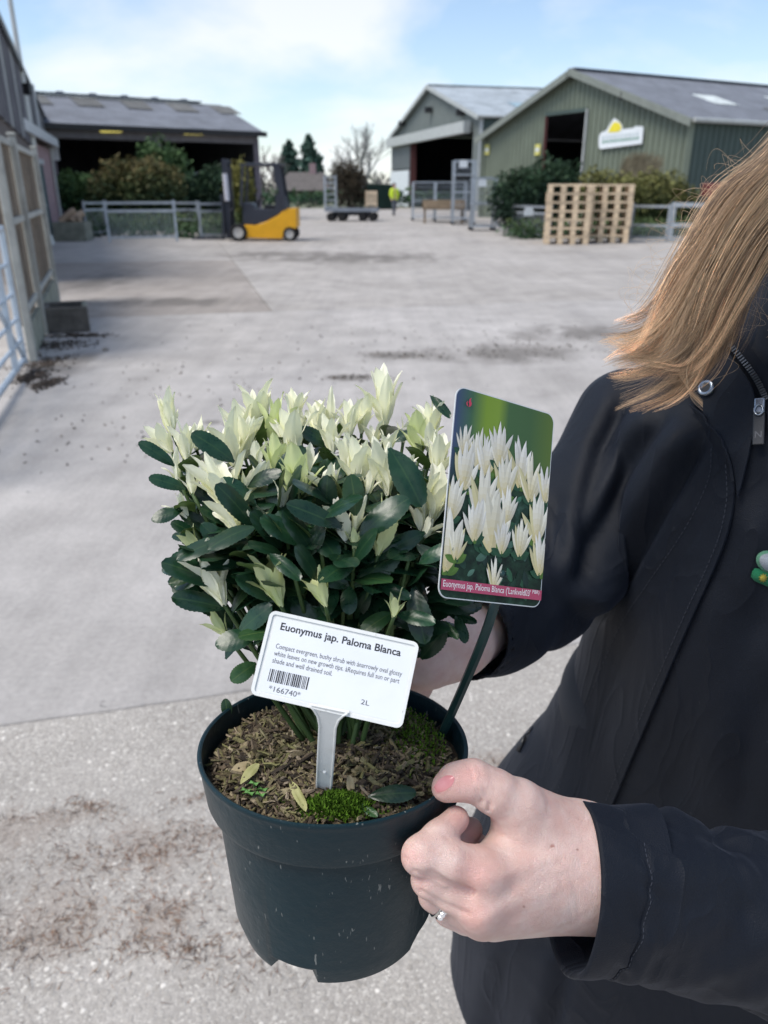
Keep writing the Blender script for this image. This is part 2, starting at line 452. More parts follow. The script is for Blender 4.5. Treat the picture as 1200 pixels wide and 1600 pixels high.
M_WHITEW = simple('white_painted_wall', (.66, .70, .72), .7, .08, 2, rand=0)
M_YEL = simple('yellow_panel', (.62, .58, .16), .5, .1, 4)
M_BLK = simple('black_fitting', (.02, .02, .022), .5, .2, 6)
M_LILAC = simple('weathered_grey_boarding', (.17, .165, .185), .7, .25, 3)
M_PINK = simple('pink_brick_wall', (.34, .235, .245), .85, .18, 6, rand=0)
M_TEAL = simple('dark_teal_door', (.035, .085, .095), .5, .2, 5)
M_SOFF = simple('weathered_soffit', (.14, .115, .105), .8, .25, 5)
M_PVC = simple('white_gutter', (.55, .57, .58), .45, .1, 5)

def z_on(px, py, y):
    r = ray(px, py); return CAM_Z+r.z*(y/r.y)
def wall_ribbed(mb_, o, u, n, length, ztop, z0=0.0, pitch=.32, rw=.10, proud=.035, skip=None):
    """box-profile cladding: a sheet from o along u with ribs standing proud along n; ztop is a function of the distance"""
    up = Vector((0, 0, 1)); x = 0.0
    cuts = [0.0]
    while x < length-1e-6:
        e = min(x+pitch, length)
        for (s0, s1, pr) in ((x, min(x+pitch-rw, length), 0.0), (min(x+pitch-rw, length), e, proud)):
            if s1-s0 < 1e-4: continue
            zb = z0
            if skip and s0 >= skip[0]-1e-3 and s1 <= skip[1]+1e-3: zb = skip[2]
            elif skip and s1 > skip[0] and s0 < skip[1]: zb = z0
            za, zc = ztop(s0), ztop(s1)
            if min(za, zc) <= zb: continue
            a = o+u*s0+n*pr; b = o+u*s1+n*pr
            back = n*(-.02-pr)
            mb_.add([a+up*zb, b+up*zb, b+up*zc, a+up*za, a+up*zb+back, b+up*zb+back, b+up*zc+back, a+up*za+back],
                    [(0, 1, 2, 3), (7, 6, 5, 4), (0, 3, 7, 4), (1, 5, 6, 2), (0, 4, 5, 1), (3, 2, 6, 7)])
        x = e
def corr_sheet(mb_, o, u, v, lu, lv, pitch=.18, amp=.022, thick=.02):
    """sinusoidal roof sheet: corrugations repeat along u and run along v"""
    n = u.cross(v).normalized(); k = max(2, int(lu/pitch*4)); V = []
    for i in range(k+1):
        s = lu*i/k; h = amp*math.sin(2*math.pi*s/pitch)
        V += [o+u*s+n*h, o+u*s+v*lv+n*h, o+u*s+n*(h-thick), o+u*s+v*lv+n*(h-thick)]
    F = []
    for i in range(k):
        a, b = 4*i, 4*i+4
        F += [(a, b, b+1, a+1), (a+2, a+3, b+3, b+2), (a, a+2, b+2, b), (a+1, b+1, b+3, a+3)]
    F += [(0, 1, 3, 2), (4*k, 4*k+2, 4*k+3, 4*k+1)]
    mb_.add(V, F)

def gable_building(name, label, L, Rr, eave, ridge, back, mw, mside, mroof, opening, trim=True, white=None):
    """gable wall from L to Rr (ground points), building runs back away from the yard"""
    L, Rr = Vector((L.x, L.y, 0)), Vector((Rr.x, Rr.y, 0))
    u = (Rr-L); W = u.length; u.normalize(); n = Vector((u.y, -u.x, 0))      # n faces the yard
    if n.dot(-(L+Rr)/2) < 0: n = -n
    root = empty(name, (L+Rr)/2, 0, label, 'building'); inv = Matrix.Translation(-(L+Rr)/2)
    up = Vector((0, 0, 1)); c0 = (L+Rr)/2
    def bld(m_, nm, mat, par=root, **k):
        m_.V = [tuple(Vector(v)-c0) for v in m_.V]; return m_.build(nm, mat, par, **k)
    zt = lambda s: eave+(ridge-eave)*(1-abs(s-W/2)/(W/2))
    m_ = MB(); wall_ribbed(m_, L, u, n, W, zt, .0, .32, .11, .04, opening); wf = bld(m_, 'gable_wall', mw)
    d = -n
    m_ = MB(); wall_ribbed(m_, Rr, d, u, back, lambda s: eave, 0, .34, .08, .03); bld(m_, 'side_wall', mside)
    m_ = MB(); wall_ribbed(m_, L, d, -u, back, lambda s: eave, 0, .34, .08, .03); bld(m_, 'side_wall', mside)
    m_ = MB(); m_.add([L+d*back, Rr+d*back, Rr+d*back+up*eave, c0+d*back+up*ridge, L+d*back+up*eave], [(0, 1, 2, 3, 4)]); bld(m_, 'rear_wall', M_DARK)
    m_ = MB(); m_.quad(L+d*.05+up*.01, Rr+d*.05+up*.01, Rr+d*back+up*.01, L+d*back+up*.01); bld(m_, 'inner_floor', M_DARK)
    # near-black inner faces: shade seen through the doorway, put into the colour
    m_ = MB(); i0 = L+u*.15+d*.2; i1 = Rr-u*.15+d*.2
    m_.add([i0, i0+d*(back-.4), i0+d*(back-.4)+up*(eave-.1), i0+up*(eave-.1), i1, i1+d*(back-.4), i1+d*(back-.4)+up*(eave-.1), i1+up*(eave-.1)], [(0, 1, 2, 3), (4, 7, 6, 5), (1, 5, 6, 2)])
    bld(m_, 'inner_shade_sheet', M_DARK)
    sl_len = math.hypot(W/2, ridge-eave); ov = .35
    roofs = []
    for s, e0 in ((1, Rr), (-1, L)):
        vdir = ((c0+up*ridge)-(e0+up*eave)).normalized()
        o = e0+up*(eave+.06)-vdir*.25+n*ov
        m_ = MB()
        if s > 0: corr_sheet(m_, o, d, vdir, back+2*ov, sl_len+.25, .30, .03)
        else: corr_sheet(m_, o+d*(back+2*ov), -d, vdir, back+2*ov, sl_len+.25, .30, .03)
        rf = bld(m_, 'roof', mroof); roofs.append((rf, o, d, vdir))
    m_ = MB(); m_.bar(c0+up*(ridge+.10)+n*ov, c0+up*(ridge+.10)+d*(back+ov), .5, .06); bld(m_, 'ridge_cap', mroof, roofs[0][0])
    if trim:
        for e0 in (L, Rr):
            m_ = MB(); a = e0+up*(eave-.05)+n*.42; b = c0+up*(ridge-.05)+n*.42
            ext = (a-b).normalized()*.3
            m_.bar(a+ext, b, .06, .28, up=up); bld(m_, 'verge_trim', M_TRIM if mw is M_GREY else M_VERGE)
        for e0 in (L, Rr):
            m_ = MB(); m_.box(e0+n*.06+up*eave/2, (.22, .22, eave)); bld(m_, 'corner_trim', M_TRIM if mw is M_GREY else mw)
    m_ = MB(); m_.tube([Rr+u*.32+up*(eave-.05)+n*.3, Rr+u*.32+up*(eave-.05)+d*back], .09, 8); bld(m_, 'gutter', M_TRIM)
    return dict(root=root, L=L, R=Rr, u=u, n=n, d=d, W=W, c0=c0, bld=bld, roofs=roofs, zt=zt, eave=eave, ridge=ridge)

# green hall on the right -------------------------------------------------
gL, gR = G(757, 216, 4.0), G(1083, 186, 4.0)
def face_s(px, L, Rr):                          # distance along the wall at which it crosses the given picture column
    L, Rr = Vector((L.x, L.y, 0)), Vector((Rr.x, Rr.y, 0)); best = min((abs(PIX(L.lerp(Rr, t/2000)+Vector((0, 0, 3)))[0]-px), t/2000) for t in range(2001))
    return best[1]*(Rr-L).length
gm = (gL+gR)/2; gz = z_on(892, 112, gm.y)
o0, o1 = face_s(852, gL, gR), face_s(912, gL, gR)
oh = z_on(880, 178, (gL.lerp(gR, (o0+o1)/2/((gR-gL).length))).y)
o0 = round(o0/.32)*.32; o1 = round(o1/.32)*.32
GB_ = gable_building('green_shed', 'large olive green corrugated hall with dark open doorway and white sign', gL, gR, 4.0, gz, 24, M_GREEN, M_GREEN_SHADE, M_ROOFG, (o0, o1, oh))
b_ = GB_['bld']; u, n, d, L = GB_['u'], GB_['n'], GB_['d'], GB_['L']; up = Vector((0, 0, 1))
m_ = MB(); m_.box(L+u*(o0+.05)+up*oh/2+n*.05, (.13, .13, oh)); b_(m_, 'door_post', M_RED)
m_ = MB(); m_.bar(L+u*(o1+.05)+n*.08, L+u*(o1+.05)+n*.08+up*(oh+.1), .10, .08, up=n); b_(m_, 'door_post', M_TRIM)
m_ = MB(); m_.bar(L+u*o0+n*.08+up*(oh+.08), L+u*o1+n*.08+up*(oh+.08), .08, .16); b_(m_, 'door_lintel', M_GREEN_SHADE)
for (s_, t_) in ((.18, .55), (.42, .42), (.42, .70), (.66, .5), (.30, .22), (.74, .28)):
    rf, o, dd, vd = GB_['roofs'][0]
    w = 2.6; m_ = MB(); corr_sheet(m_, o+dd*(s_*24)+vd*(t_*5.0)+vd.cross(dd).normalized()*-.035, dd, vd, 1.5, 1.5, .30, .03, .01)
    b_(m_, 'roof_light', M_SKYL if t_ > .3 else M_SKYD, rf)
for (px_, py_) in ((886, 118), (972, 150)):
    s_ = face_s(px_, gL, gR); q = L+u*s_; zq = z_on(px_, py_, q.y)
    m_ = MB(); m_.box(q+n*.25+up*zq, (.34, .3, .26)); m_.bar(q+up*zq, q+n*.2+up*(zq+.05), .05); b_(m_, 'floodlight', M_BLK)
for px_ in (762, 841):
    s_ = face_s(px_, gL, gR); q = L+u*s_; zq = z_on(px_, 234, q.y)
    m_ = MB(); m_.bar(q+n*.07-u*.20+up*zq, q+n*.07+u*.20+up*zq, .02, .50, up=up); pl = b_(m_, 'yellow_notice', M_YEL)
    m_ = MB(); m_.bar(q+n*.085-u*.14+up*(zq), q+n*.085+u*.14+up*(zq), .012, .16, up=up); b_(m_, 'notice_print', M_WHITEW, pl)

# white sign with a yellow sunrise on the green hall
def on_wall(px, py, off=.10):
    return ray_plane(px, py, L+n*off, n)
sg = on_wall(972, 212)
sroot = empty('wall_sign', sg, 0, 'white company board with yellow sunrise and green lettering on green hall', 'sign')
def flat(pts, off, thick, name, mat, par):
    w = [on_wall(a, b, off)-sg for a, b in pts]; m_ = MB(); nn = len(w)
    m_.add([x+n*thick for x in w]+w, [tuple(range(nn)), tuple(range(2*nn-1, nn-1, -1))]+[(i, nn+i, nn+(i+1) % nn, (i+1) % nn) for i in range(nn)])
    return m_.build(name, mat, par)
S_ = 1/10.9
def sp_(x, y): return (920+x*S_, 170+y*S_)
M_SIGNW = simple('sign_white', (.78, .82, .84), .5, .05, 4, rand=0); M_SIGNG = simple('sign_green_print', (.10, .30, .20), .5, .1, 4, rand=0); M_SIGNY = simple('sign_yellow_print', (.85, .72, .05), .5, .08, 4, rand=0)
brd = flat([sp_(*q) for q in ((185, 480), (215, 410), (310, 370), (600, 345), (760, 330), (820, 295), (935, 300), (940, 350), (915, 595), (220, 685), (185, 660))], .10, .05, 'board', M_SIGNW, sroot)
flat([sp_(*q) for q in ((300, 385), (350, 300), (440, 160), (520, 215), (580, 290), (575, 365))], .10, .045, 'sun_panel', M_SIGNW, sroot)
flat([sp_(*q) for q in ((330, 400), (370, 310), (420, 235), (470, 225), (530, 250), (555, 320), (540, 370), (480, 395))], .152, .012, 'sun_print', M_SIGNY, sroot)
M_SIGNS = simple('sign_grey_print', (.50, .58, .60), .5, .1, 4, rand=0)
for k in range(10):                                  # the lettering, too far off to read, as its rhythm of strokes
    x = 255+k*64; y = 590-k*7
    flat([sp_(x-24, y-30), sp_(x+4, y-48), sp_(x+30, y-44), sp_(x+6, y-14), sp_(x-20, y+4)], .153, .012, 'letter_stroke', M_SIGNG, sroot)
    flat([sp_(x-20, y-120), sp_(x+12, y-126), sp_(x+6, y-70), sp_(x-22, y-66)], .153, .012, 'letter_stroke', M_SIGNS, sroot)

# grey-green hall behind it ------------------------------------------------
hL, hR = G(615, 214, 6.0), G(754, 181, 6.0); hm = (hL+hR)/2; hz_ = z_on(680, 135, hm.y)
q0, q1 = face_s(646, hL, hR), face_s(738, hL, hR); hh = z_on(700, 216, hL.lerp(hR, .6).y)
q0 = round(q0/.32)*.32; q1 = round(q1/.32)*.32
GH = gable_building('grey_shed', 'tall grey green hall behind the green one, wide dark doorway under pale beam', hL, hR, 6.0, hz_, 34, M_GREY, M_GREEN_SHADE, M_ROOFW, (q0, q1, hh))
b2, u2, n2, L2 = GH['bld'], GH['u'], GH['n'], GH['L']
m_ = MB(); m_.box(L2+u2*(q0+.2)+up*hh/2+n2*.05, (.5, .5, hh)); b2(m_, 'door_post', M_RED)
m_ = MB(); m_.bar(L2+n2*.5+up*(hh+.3), L2+u2*q1+n2*.5+up*(hh+.3), .5, .75, up=up); b2(m_, 'door_track', M_TRIM)
m_ = MB(); m_.bar(L2+n2*.3+u2*.2+up*1.5, L2+u2*(q0-.2)+n2*.3+up*1.5, .12, 3.0, up=up); b2(m_, 'white_base_panel', M_WHITEW)
m_ = MB(); m_.bar(L2+n2*.2+u2*.2+up*(3.1+(hh-3)/2), L2+u2*(q0-.2)+n2*.2+up*(3.1+(hh-3)/2), .10, hh-3.1, up=up); b2(m_, 'sliding_door', simple('grey_sliding_door', (.11, .125, .13), .5, .1, 1))
for (px_, py_) in ((632, 193), (673, 172), (722, 176)):
    s_ = face_s(px_, hL, hR); q = L2+u2*s_; zq = z_on(px_, py_, q.y)
    m_ = MB(); m_.box(q+n2*.3+up*zq, (.6, .5, .4)); b2(m_, 'floodlight', M_BLK)
for (s_, t_) in ((.12, .3), (.30, .5), (.5, .3), (.22, .72)):
    rf, o, dd, vd = GH['roofs'][0]
    m_ = MB(); corr_sheet(m_, o+dd*(s_*34)+vd*(t_*9)+vd.cross(dd).normalized()*-.04, dd, vd, 2.1, 2.6, .30, .03, .01); b2(m_, 'roof_light', simple('blue_roof_light', (.30, .42, .48), .4, .2, 1), rf)

# open-fronted barn on the left ---------------------------------------------
bL, bR = G(62, 194, 4.0), G(402, 208, 4.0); bL = Vector((bL.x, bL.y, 0)); bR = Vector((bR.x, bR.y, 0))
bu = (bR-bL); bW = bu.length; bu.normalize(); bn = Vector((bu.y, -bu.x, 0)); bd = -bn
bc = (bL+bR)/2
barn = empty('open_barn', bc, 0, 'open fronted barn with grey corrugated roof behind the bushes', 'barn')
def bb(m_, nm, mat, par=None, **k):
    m_.V = [tuple(Vector(v)-bc) for v in m_.V]; return m_.build(nm, mat, par or barn, **k)
half = 5.0; rt = bR+bd*half; brz = z_on(378, 166, rt.y)
vd = (bd*half+up*(brz-4.0)); sl_ = vd.length; vd.normalize()
ext = bu*2.0
m_ = MB(); corr_sheet(m_, bL-ext+up*4.06-vd*.4, bu, vd, bW+2.3, sl_+.4, .20, .028); brf = bb(m_, 'roof', M_ROOFG)
vd2 = (-bd*half+up*(brz-4.0)).normalized()
m_ = MB(); corr_sheet(m_, bR+bu*.3+bd*2*half+up*4.06-vd2*.4, -bu, vd2, bW+2.3, sl_+.4, .20, .028); bb(m_, 'roof', M_ROOFG)
k_ = 0; x = -1.5
while x < bW-1.0:
    m_ = MB(); o = bL+bu*x+bd*half+up*(brz+.14)
    m_.prism([(0, 0), (.45, 0), (.45, .16), (.32, .24), (.13, .24), (0, .16)], o-bd*.25, bu, up, -.5) if False else m_.bar(o, o+bu*1.5, .55, .06)
    rc = bb(m_, 'ridge_cap', M_ROOFG, brf)
    m_ = MB(); m_.bar(o+bu*.45+up*.05, o+bu*.75+up*.05, .40, .10); bb(m_, 'ridge_vent', M_ROOFG, brf)
    x += 1.55
for k in range(5):
    m_ = MB(); corr_sheet(m_, bL+bu*(.2+2.35*k)+up*4.10+vd*(sl_*.62)+vd.cross(bu).normalized()*-.01, bu, vd, 1.2, sl_*.3, .20, .028, .008); bb(m_, 'roof_light', M_SKYD, brf)
m_ = MB(); m_.bar(bL-ext+bn*.42+up*3.93, bR+bu*.3+bn*.42+up*3.93, .10, .22, up=up); bb(m_, 'gutter', M_BLK)
m_ = MB(); m_.bar(bL-ext+up*3.68, bR+up*3.68, .16, .34, up=up); bb(m_, 'eaves_beam', simple('grey_steel_beam', (.16, .15, .16), .6, .2, 3))
for f_ in (.03, .50, .99):
    m_ = MB(); m_.box(bL+bu*(bW*f_)+up*1.85, (.24, .24, 3.7)); bb(m_, 'post', simple('steel_post', (.17, .15, .17), .6, .2, 3))
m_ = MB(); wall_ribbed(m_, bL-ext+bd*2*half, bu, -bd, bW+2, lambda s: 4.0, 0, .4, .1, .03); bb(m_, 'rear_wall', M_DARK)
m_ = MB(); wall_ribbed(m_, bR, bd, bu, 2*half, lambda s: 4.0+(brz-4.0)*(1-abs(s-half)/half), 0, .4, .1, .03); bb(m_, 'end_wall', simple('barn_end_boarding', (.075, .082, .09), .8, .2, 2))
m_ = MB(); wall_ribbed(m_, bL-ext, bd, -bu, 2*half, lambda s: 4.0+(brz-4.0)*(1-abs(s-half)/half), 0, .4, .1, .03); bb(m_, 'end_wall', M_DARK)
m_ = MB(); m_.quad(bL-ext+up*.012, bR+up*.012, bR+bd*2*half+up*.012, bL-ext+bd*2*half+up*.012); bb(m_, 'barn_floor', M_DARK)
nl = N('yellow_tube_light'); nl.color((.75, .68, .12)).rough(.4); nl.set(Emission_Color=(1, .86, .22, 1), Emission_Strength=.35)
for px_, w_, nm_ in ((173, 34, 'above the brown hedge'), (302, 32, 'nearer the barn corner')):
    a, b = ray_plane(px_-w_/2, 203+(3 if px_ > 200 else 0), bL+bn*.10, bn), ray_plane(px_+w_/2, 203+(4 if px_ > 200 else 0), bL+bn*.10, bn)
    lm = empty('strip_light', (a+b)/2, 0, 'yellow strip light under the barn eaves, '+nm_, 'light', 'strip lights under the barn eaves')
    m_ = MB(); cc = (a+b)/2; m_.bar(a-cc, b-cc, .16, .20, up=up); m_.build('diffuser', nl.m, lm, bevel=.05)
    m_ = MB(); m_.bar(a-cc+up*.13, b-cc+up*.13, .20, .05, up=up); m_.build('housing', M_TRIM, lm)

# building along the left edge ---------------------------------------------
tA, tB = G(-40, -52, 4.4), G(76, 196, 4.4); tA = Vector((tA.x, tA.y, 0)); tB = Vector((tB.x, tB.y, 0))
tu = (tB-tA); tW = tu.length; tu.normalize(); tn = Vector((-tu.y, tu.x, 0))
if tn.x < 0: tn = -tn
tc0 = (tA+tB)/2
tall = empty('boarded_building', tc0, 0, 'grey boarded building at the left edge above the timber fence', 'building')
def tb(m_, nm, mat, par=None, **k):
    m_.V = [tuple(Vector(v)-tc0) for v in m_.V]; return m_.build(nm, mat, par or tall, **k)
m_ = MB(); m_.bar(tA-tn*.2+up*2.15, tB-tn*.2+up*2.15, .2, 4.3, up=up); tb(m_, 'wall', M_SOFF)
x = 0; k = 0
me_b = None
while x < tW-.3:
    m_ = MB(); m_.box(tA+tu*(x+.16)+up*3.45-tn*(.06+.02*(k % 2)), (.30, .06, 1.8), Matrix((tu, tn, up)).transposed()); tb(m_, 'board', M_LILAC if k % 5 else M_TRIM)
    x += .34; k += 1
m_ = MB(); corr_sheet(m_, tA+up*4.45+tn*.04, tu, (-tn*.83+up*.55).normalized(), tW, 6, .2, .028); trf = tb(m_, 'roof', M_ROOFG)
m_ = MB(); m_.bar(tA+tn*.02+up*4.38, tB+tn*.02+up*4.38, .05, .16, up=up); tb(m_, 'fascia', M_BLK)
q = tA+tu*(tW*.30); m_ = MB(); m_.box(q+tn*.10+up*3.8, (.16, .2, .26)); tb(m_, 'floodlight', M_BLK)
q = tA+tu*(tW*.42); m_ = MB(); m_.tube([q+tn*.10+up*4.3, q+tn*.10+up*3.0], .06, 8); tb(m_, 'downpipe', M_PVC)
eA, eB = G(22, 190, 2.9), G(84, 224, 2.9); eA = Vector((eA.x, eA.y, 0)); eB = Vector((eB.x, eB.y, 0))
lean = empty('brick_lean_to', (eA+eB)/2, 0, 'pink walled lean to with pale gutter and teal door behind the fence', 'building')
lc = (eA+eB)/2; lu = (eB-eA).normalized(); lnn = Vector((lu.y, -lu.x, 0)); lW = (eB-eA).length
if lnn.x < 0: lnn = -lnn
def lb(m_, nm, mat, par=None, **k):
    m_.V = [tuple(Vector(v)-lc) for v in m_.V]; return m_.build(nm, mat, par or lean, **k)
m_ = MB(); m_.bar(eA-lnn*.3+up*1.35, eB-lnn*.3+up*1.35, .3, 2.7, up=up); lb(m_, 'wall', M_PINK)
m_ = MB(); m_.bar(eA+up*2.9+lnn*.1, eB+up*2.9+lnn*.1, .10, .26, up=up); lb(m_, 'gutter', M_PVC)
m_ = MB(); m_.bar(eA+up*2.85-lnn*.45, eB+up*2.85-lnn*.45, .95, .10, up=up); lb(m_, 'soffit', M_SOFF)
m_ = MB(); m_.bar(eB-lu*.05+lnn*.12+up*2.62, eB-lu*.05-lnn*1.0+up*2.62, .05, .5, up=up); lb(m_, 'end_panel', M_PVC)
m_ = MB(); m_.bar(eA-lu*.05+lnn*.02+up*2.62, eA-lu*.05-lnn*1.0+up*2.62, .05, .5, up=up); lb(m_, 'end_panel', M_SOFF)
dq = eA+lu*lW*.55
m_ = MB(); m_.bar(dq-lu*.55-lnn*.13+up*1.05, dq+lu*.55-lnn*.13+up*1.05, .07, 2.1, up=up); dr = lb(m_, 'door', M_TEAL)
m_ = MB(); m_.bar(dq-lu*.62-lnn*.10+up*2.2, dq+lu*.62-lnn*.10+up*2.2, .10, .14, up=up); lb(m_, 'door_canopy', M_PVC)
m_ = MB(); m_.tube([dq-lu*.42-lnn*.08+up*1.0, dq-lu*.30-lnn*.06+up*1.0], .02, 6); lb(m_, 'handle', M_GALV, dr)
m_ = MB(); m_.tube([eB-lu*.6-lnn*.08+up*2.75, eB-lu*.6-lnn*.08+up*.1], .05, 8); lb(m_, 'downpipe', M_TRIM)
# flagpole beyond the roof
pb = P(27, 70, 20.0); m_ = MB(); m_.tube([(0, 0, 0), (0, 0, 9.0)], [.08, .05], 10); m_.tube([(0, 0, 9.0), (0, 0, 9.08)], [.09, .02], 10); m_.tube([(0, 0, 0), (0, 0, .25)], [.16, .12], 10)
po = m_.build('pole', simple('pale_pole_paint', (.62, .64, .62), .5, .08, 3), None, smooth=True, sharp=40); po.location = (pb.x, pb.y, 0); tag(po, 'tall pale pole rising behind the boarded building roof', 'pole')
# ------------------------------------------------------------------ planting
def leaf_mat(name, rough=.7):
    n = N(name); c = n.attr('tint'); f = n.noise(n.co(), 3.0, 4, .6)
    n.color(n.mix(1.0, c, n.ramp(f, [(.3, .6), (.7, 1.25)]), 'MULTIPLY')).rough(rough).set(Specular_IOR_Level=.25); return n.m
M_FOL = leaf_mat('hedge_foliage'); M_BARK = simple('brown_bark', (.10, .075, .055), .9, .3, 12, bump=.006)
GAIN = [1.55]
def leaf_cloud(m_, blobs, n, size, cols, flat=.5, seed=1, fill=.55, up=0.0):
    rg = np.random.default_rng(seed); w = np.array([b[1][0]*b[1][1]+b[1][0]*b[1][2]+b[1][1]*b[1][2] for b in blobs]); w = w/w.sum()
    C = np.array([b[0] for b in blobs], float); RR = np.array([b[1] for b in blobs], float)
    k = rg.choice(len(blobs), size=n, p=w); c, r_ = C[k], RR[k]
    nrm = lambda q: q/np.linalg.norm(q, axis=1)[:, None]
    v = nrm(rg.normal(size=(n, 3))); rad = 1-(rg.random(n)**2)*fill
    p = c+v*r_*(rad*(1+.10*rg.normal(size=n)))[:, None]; p[:, 2] = np.maximum(p[:, 2], .02)
    a = rg.normal(size=(n, 3)); a[:, 2] += up; a = nrm(a); b = nrm(np.cross(a, rg.normal(size=(n, 3))))
    s = (size*(.6+.8*rg.random(n)))[:, None]
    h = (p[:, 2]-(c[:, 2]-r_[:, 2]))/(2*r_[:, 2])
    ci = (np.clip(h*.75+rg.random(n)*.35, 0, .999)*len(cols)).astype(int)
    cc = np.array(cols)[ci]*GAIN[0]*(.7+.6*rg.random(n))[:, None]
    V = np.stack([p-a*s*.5, p+b*s*flat*.5, p+a*s*.5, p-b*s*flat*.5], 1).reshape(-1, 3)
    b0 = len(m_.V); m_.V += [tuple(q) for q in V.tolist()]; m_.F += [(b0+4*i, b0+4*i+1, b0+4*i+2, b0+4*i+3) for i in range(n)]
    m_.C += [tuple(q) for q in np.repeat(cc, 4, 0).tolist()]
def bush(label, px0, px1, ytop, ybase, dist_y, cols, n=2600, size=.16, name='bush', cat='bush', lumps=7, seed=1, deep=1.6, flat=.5, group=None, up=0.0):
    a, b = P(px0, ybase, 1), P(px1, ybase, 1)
    r0, r1 = ray(px0, 300), ray(px1, 300); x0, x1 = r0.x/r0.y*dist_y, r1.x/r1.y*dist_y
    zt = z_on((px0+px1)/2, ytop, dist_y); cx = (x0+x1)/2; w = x1-x0
    root = empty(name, (cx, dist_y, 0), 0, label, cat, group); rg = np.random.default_rng(seed)
    blobs = [((0, 0, zt*.48), (w*.42, deep*.45, zt*.46))]
    for k in range(lumps):
        x = (k+.5)/lumps*w-w/2; hz_ = zt*(.80+.25*rg.random()); 
        blobs.append(((x*.86, (rg.random()-.5)*deep*.4, hz_*.58), (w/lumps*.85+.15, deep*.38, hz_*.42)))
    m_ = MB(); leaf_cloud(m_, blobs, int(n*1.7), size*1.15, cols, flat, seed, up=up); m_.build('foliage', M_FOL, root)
    m_ = MB()
    for k in range(4):
        x = (rg.random()-.5)*w*.6; m_.tube([(x*.5, 0, -.02), (x*.7, (rg.random()-.5)*.3, zt*.3), (x, (rg.random()-.5)*.5, zt*.7)], [.06, .045, .02], 6)
    m_.build('stems', M_BARK, root); return root
DKG = [(.008, .019, .012), (.012, .028, .016), (.022, .045, .022)]
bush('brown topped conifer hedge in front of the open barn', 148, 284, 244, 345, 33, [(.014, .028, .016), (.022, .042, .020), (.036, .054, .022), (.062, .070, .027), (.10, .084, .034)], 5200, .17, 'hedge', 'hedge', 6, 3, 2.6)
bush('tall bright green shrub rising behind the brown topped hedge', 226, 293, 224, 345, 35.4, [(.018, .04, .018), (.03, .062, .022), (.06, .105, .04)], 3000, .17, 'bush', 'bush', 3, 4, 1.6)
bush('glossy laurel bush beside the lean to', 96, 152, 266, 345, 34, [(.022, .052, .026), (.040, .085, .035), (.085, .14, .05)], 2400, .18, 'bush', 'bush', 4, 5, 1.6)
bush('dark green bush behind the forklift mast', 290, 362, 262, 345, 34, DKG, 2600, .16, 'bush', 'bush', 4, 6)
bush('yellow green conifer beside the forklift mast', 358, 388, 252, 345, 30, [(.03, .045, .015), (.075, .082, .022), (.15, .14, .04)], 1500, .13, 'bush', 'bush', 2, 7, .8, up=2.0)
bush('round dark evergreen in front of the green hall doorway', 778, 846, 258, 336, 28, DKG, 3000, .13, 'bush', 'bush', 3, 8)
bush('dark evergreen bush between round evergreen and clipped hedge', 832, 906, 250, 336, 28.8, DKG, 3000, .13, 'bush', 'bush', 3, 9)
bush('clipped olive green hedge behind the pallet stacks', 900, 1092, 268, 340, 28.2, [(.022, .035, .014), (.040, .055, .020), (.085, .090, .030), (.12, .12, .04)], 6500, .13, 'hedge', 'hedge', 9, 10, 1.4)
# thatch-like heap of dry stalks against the green wall
q = G(980, 338); r0 = ray(980, 300); hy = 30.0; hx = r0.x/r0.y*hy
hp = empty('dry_grass_bale', (hx, hy, 0), 0, 'pale dry grass clump leaning against the green hall below the sign', 'grass clump'); m_ = MB(); rg = np.random.default_rng(5)
zt = z_on(985, 237, hy)
for k in range(900):
    a = np.array([(rg.random()-.5)*1.4, (rg.random()-.5)*.6, .2+rg.random()*.4]); b = np.array([.45+(rg.random()-.5)*.9+a[0]*.5, a[1]*.6, zt*(.72+.3*rg.random()) - abs(a[0])*.25])
    g = .6+.6*rg.random(); m_.col = (.30*g, .25*g, .16*g); dd = b-a; sd = np.cross(dd, [0, 1, 0]); sd = sd/np.linalg.norm(sd)*.022
    m_.add([a-sd, a+sd, b+sd*.3, b-sd*.3], [(0, 1, 2, 3)])
m_.build('stalks', M_FOL, hp)

def low_planting(name, label, px0, px1, y0, y1, h, n_, seed):
    rg = np.random.default_rng(seed); bl = []
    for k in range(46):
        t = (k+.5)/46; yy = rg.uniform(y0, y1); r0 = ray(px0+(px1-px0)*t, 300); bl.append(((r0.x/r0.y*yy, yy, h*.35), (.5, .5, h*rg.uniform(.45, .75))))
    m_ = MB(); leaf_cloud(m_, bl, n_, .13, [(.014, .032, .018), (.024, .052, .026), (.045, .080, .035), (.06, .085, .03)], .5, seed, .9); return tag(m_.build(name, M_FOL), label, 'planting', kind='stuff')
low_planting('low_planting', 'low green planting behind the left barriers', 128, 362, 26.2, 31.5, .75, 6000, 41)
low_planting('low_planting', 'low green planting behind the right barriers', 806, 1110, 25.6, 27.6, .62, 6000, 42)
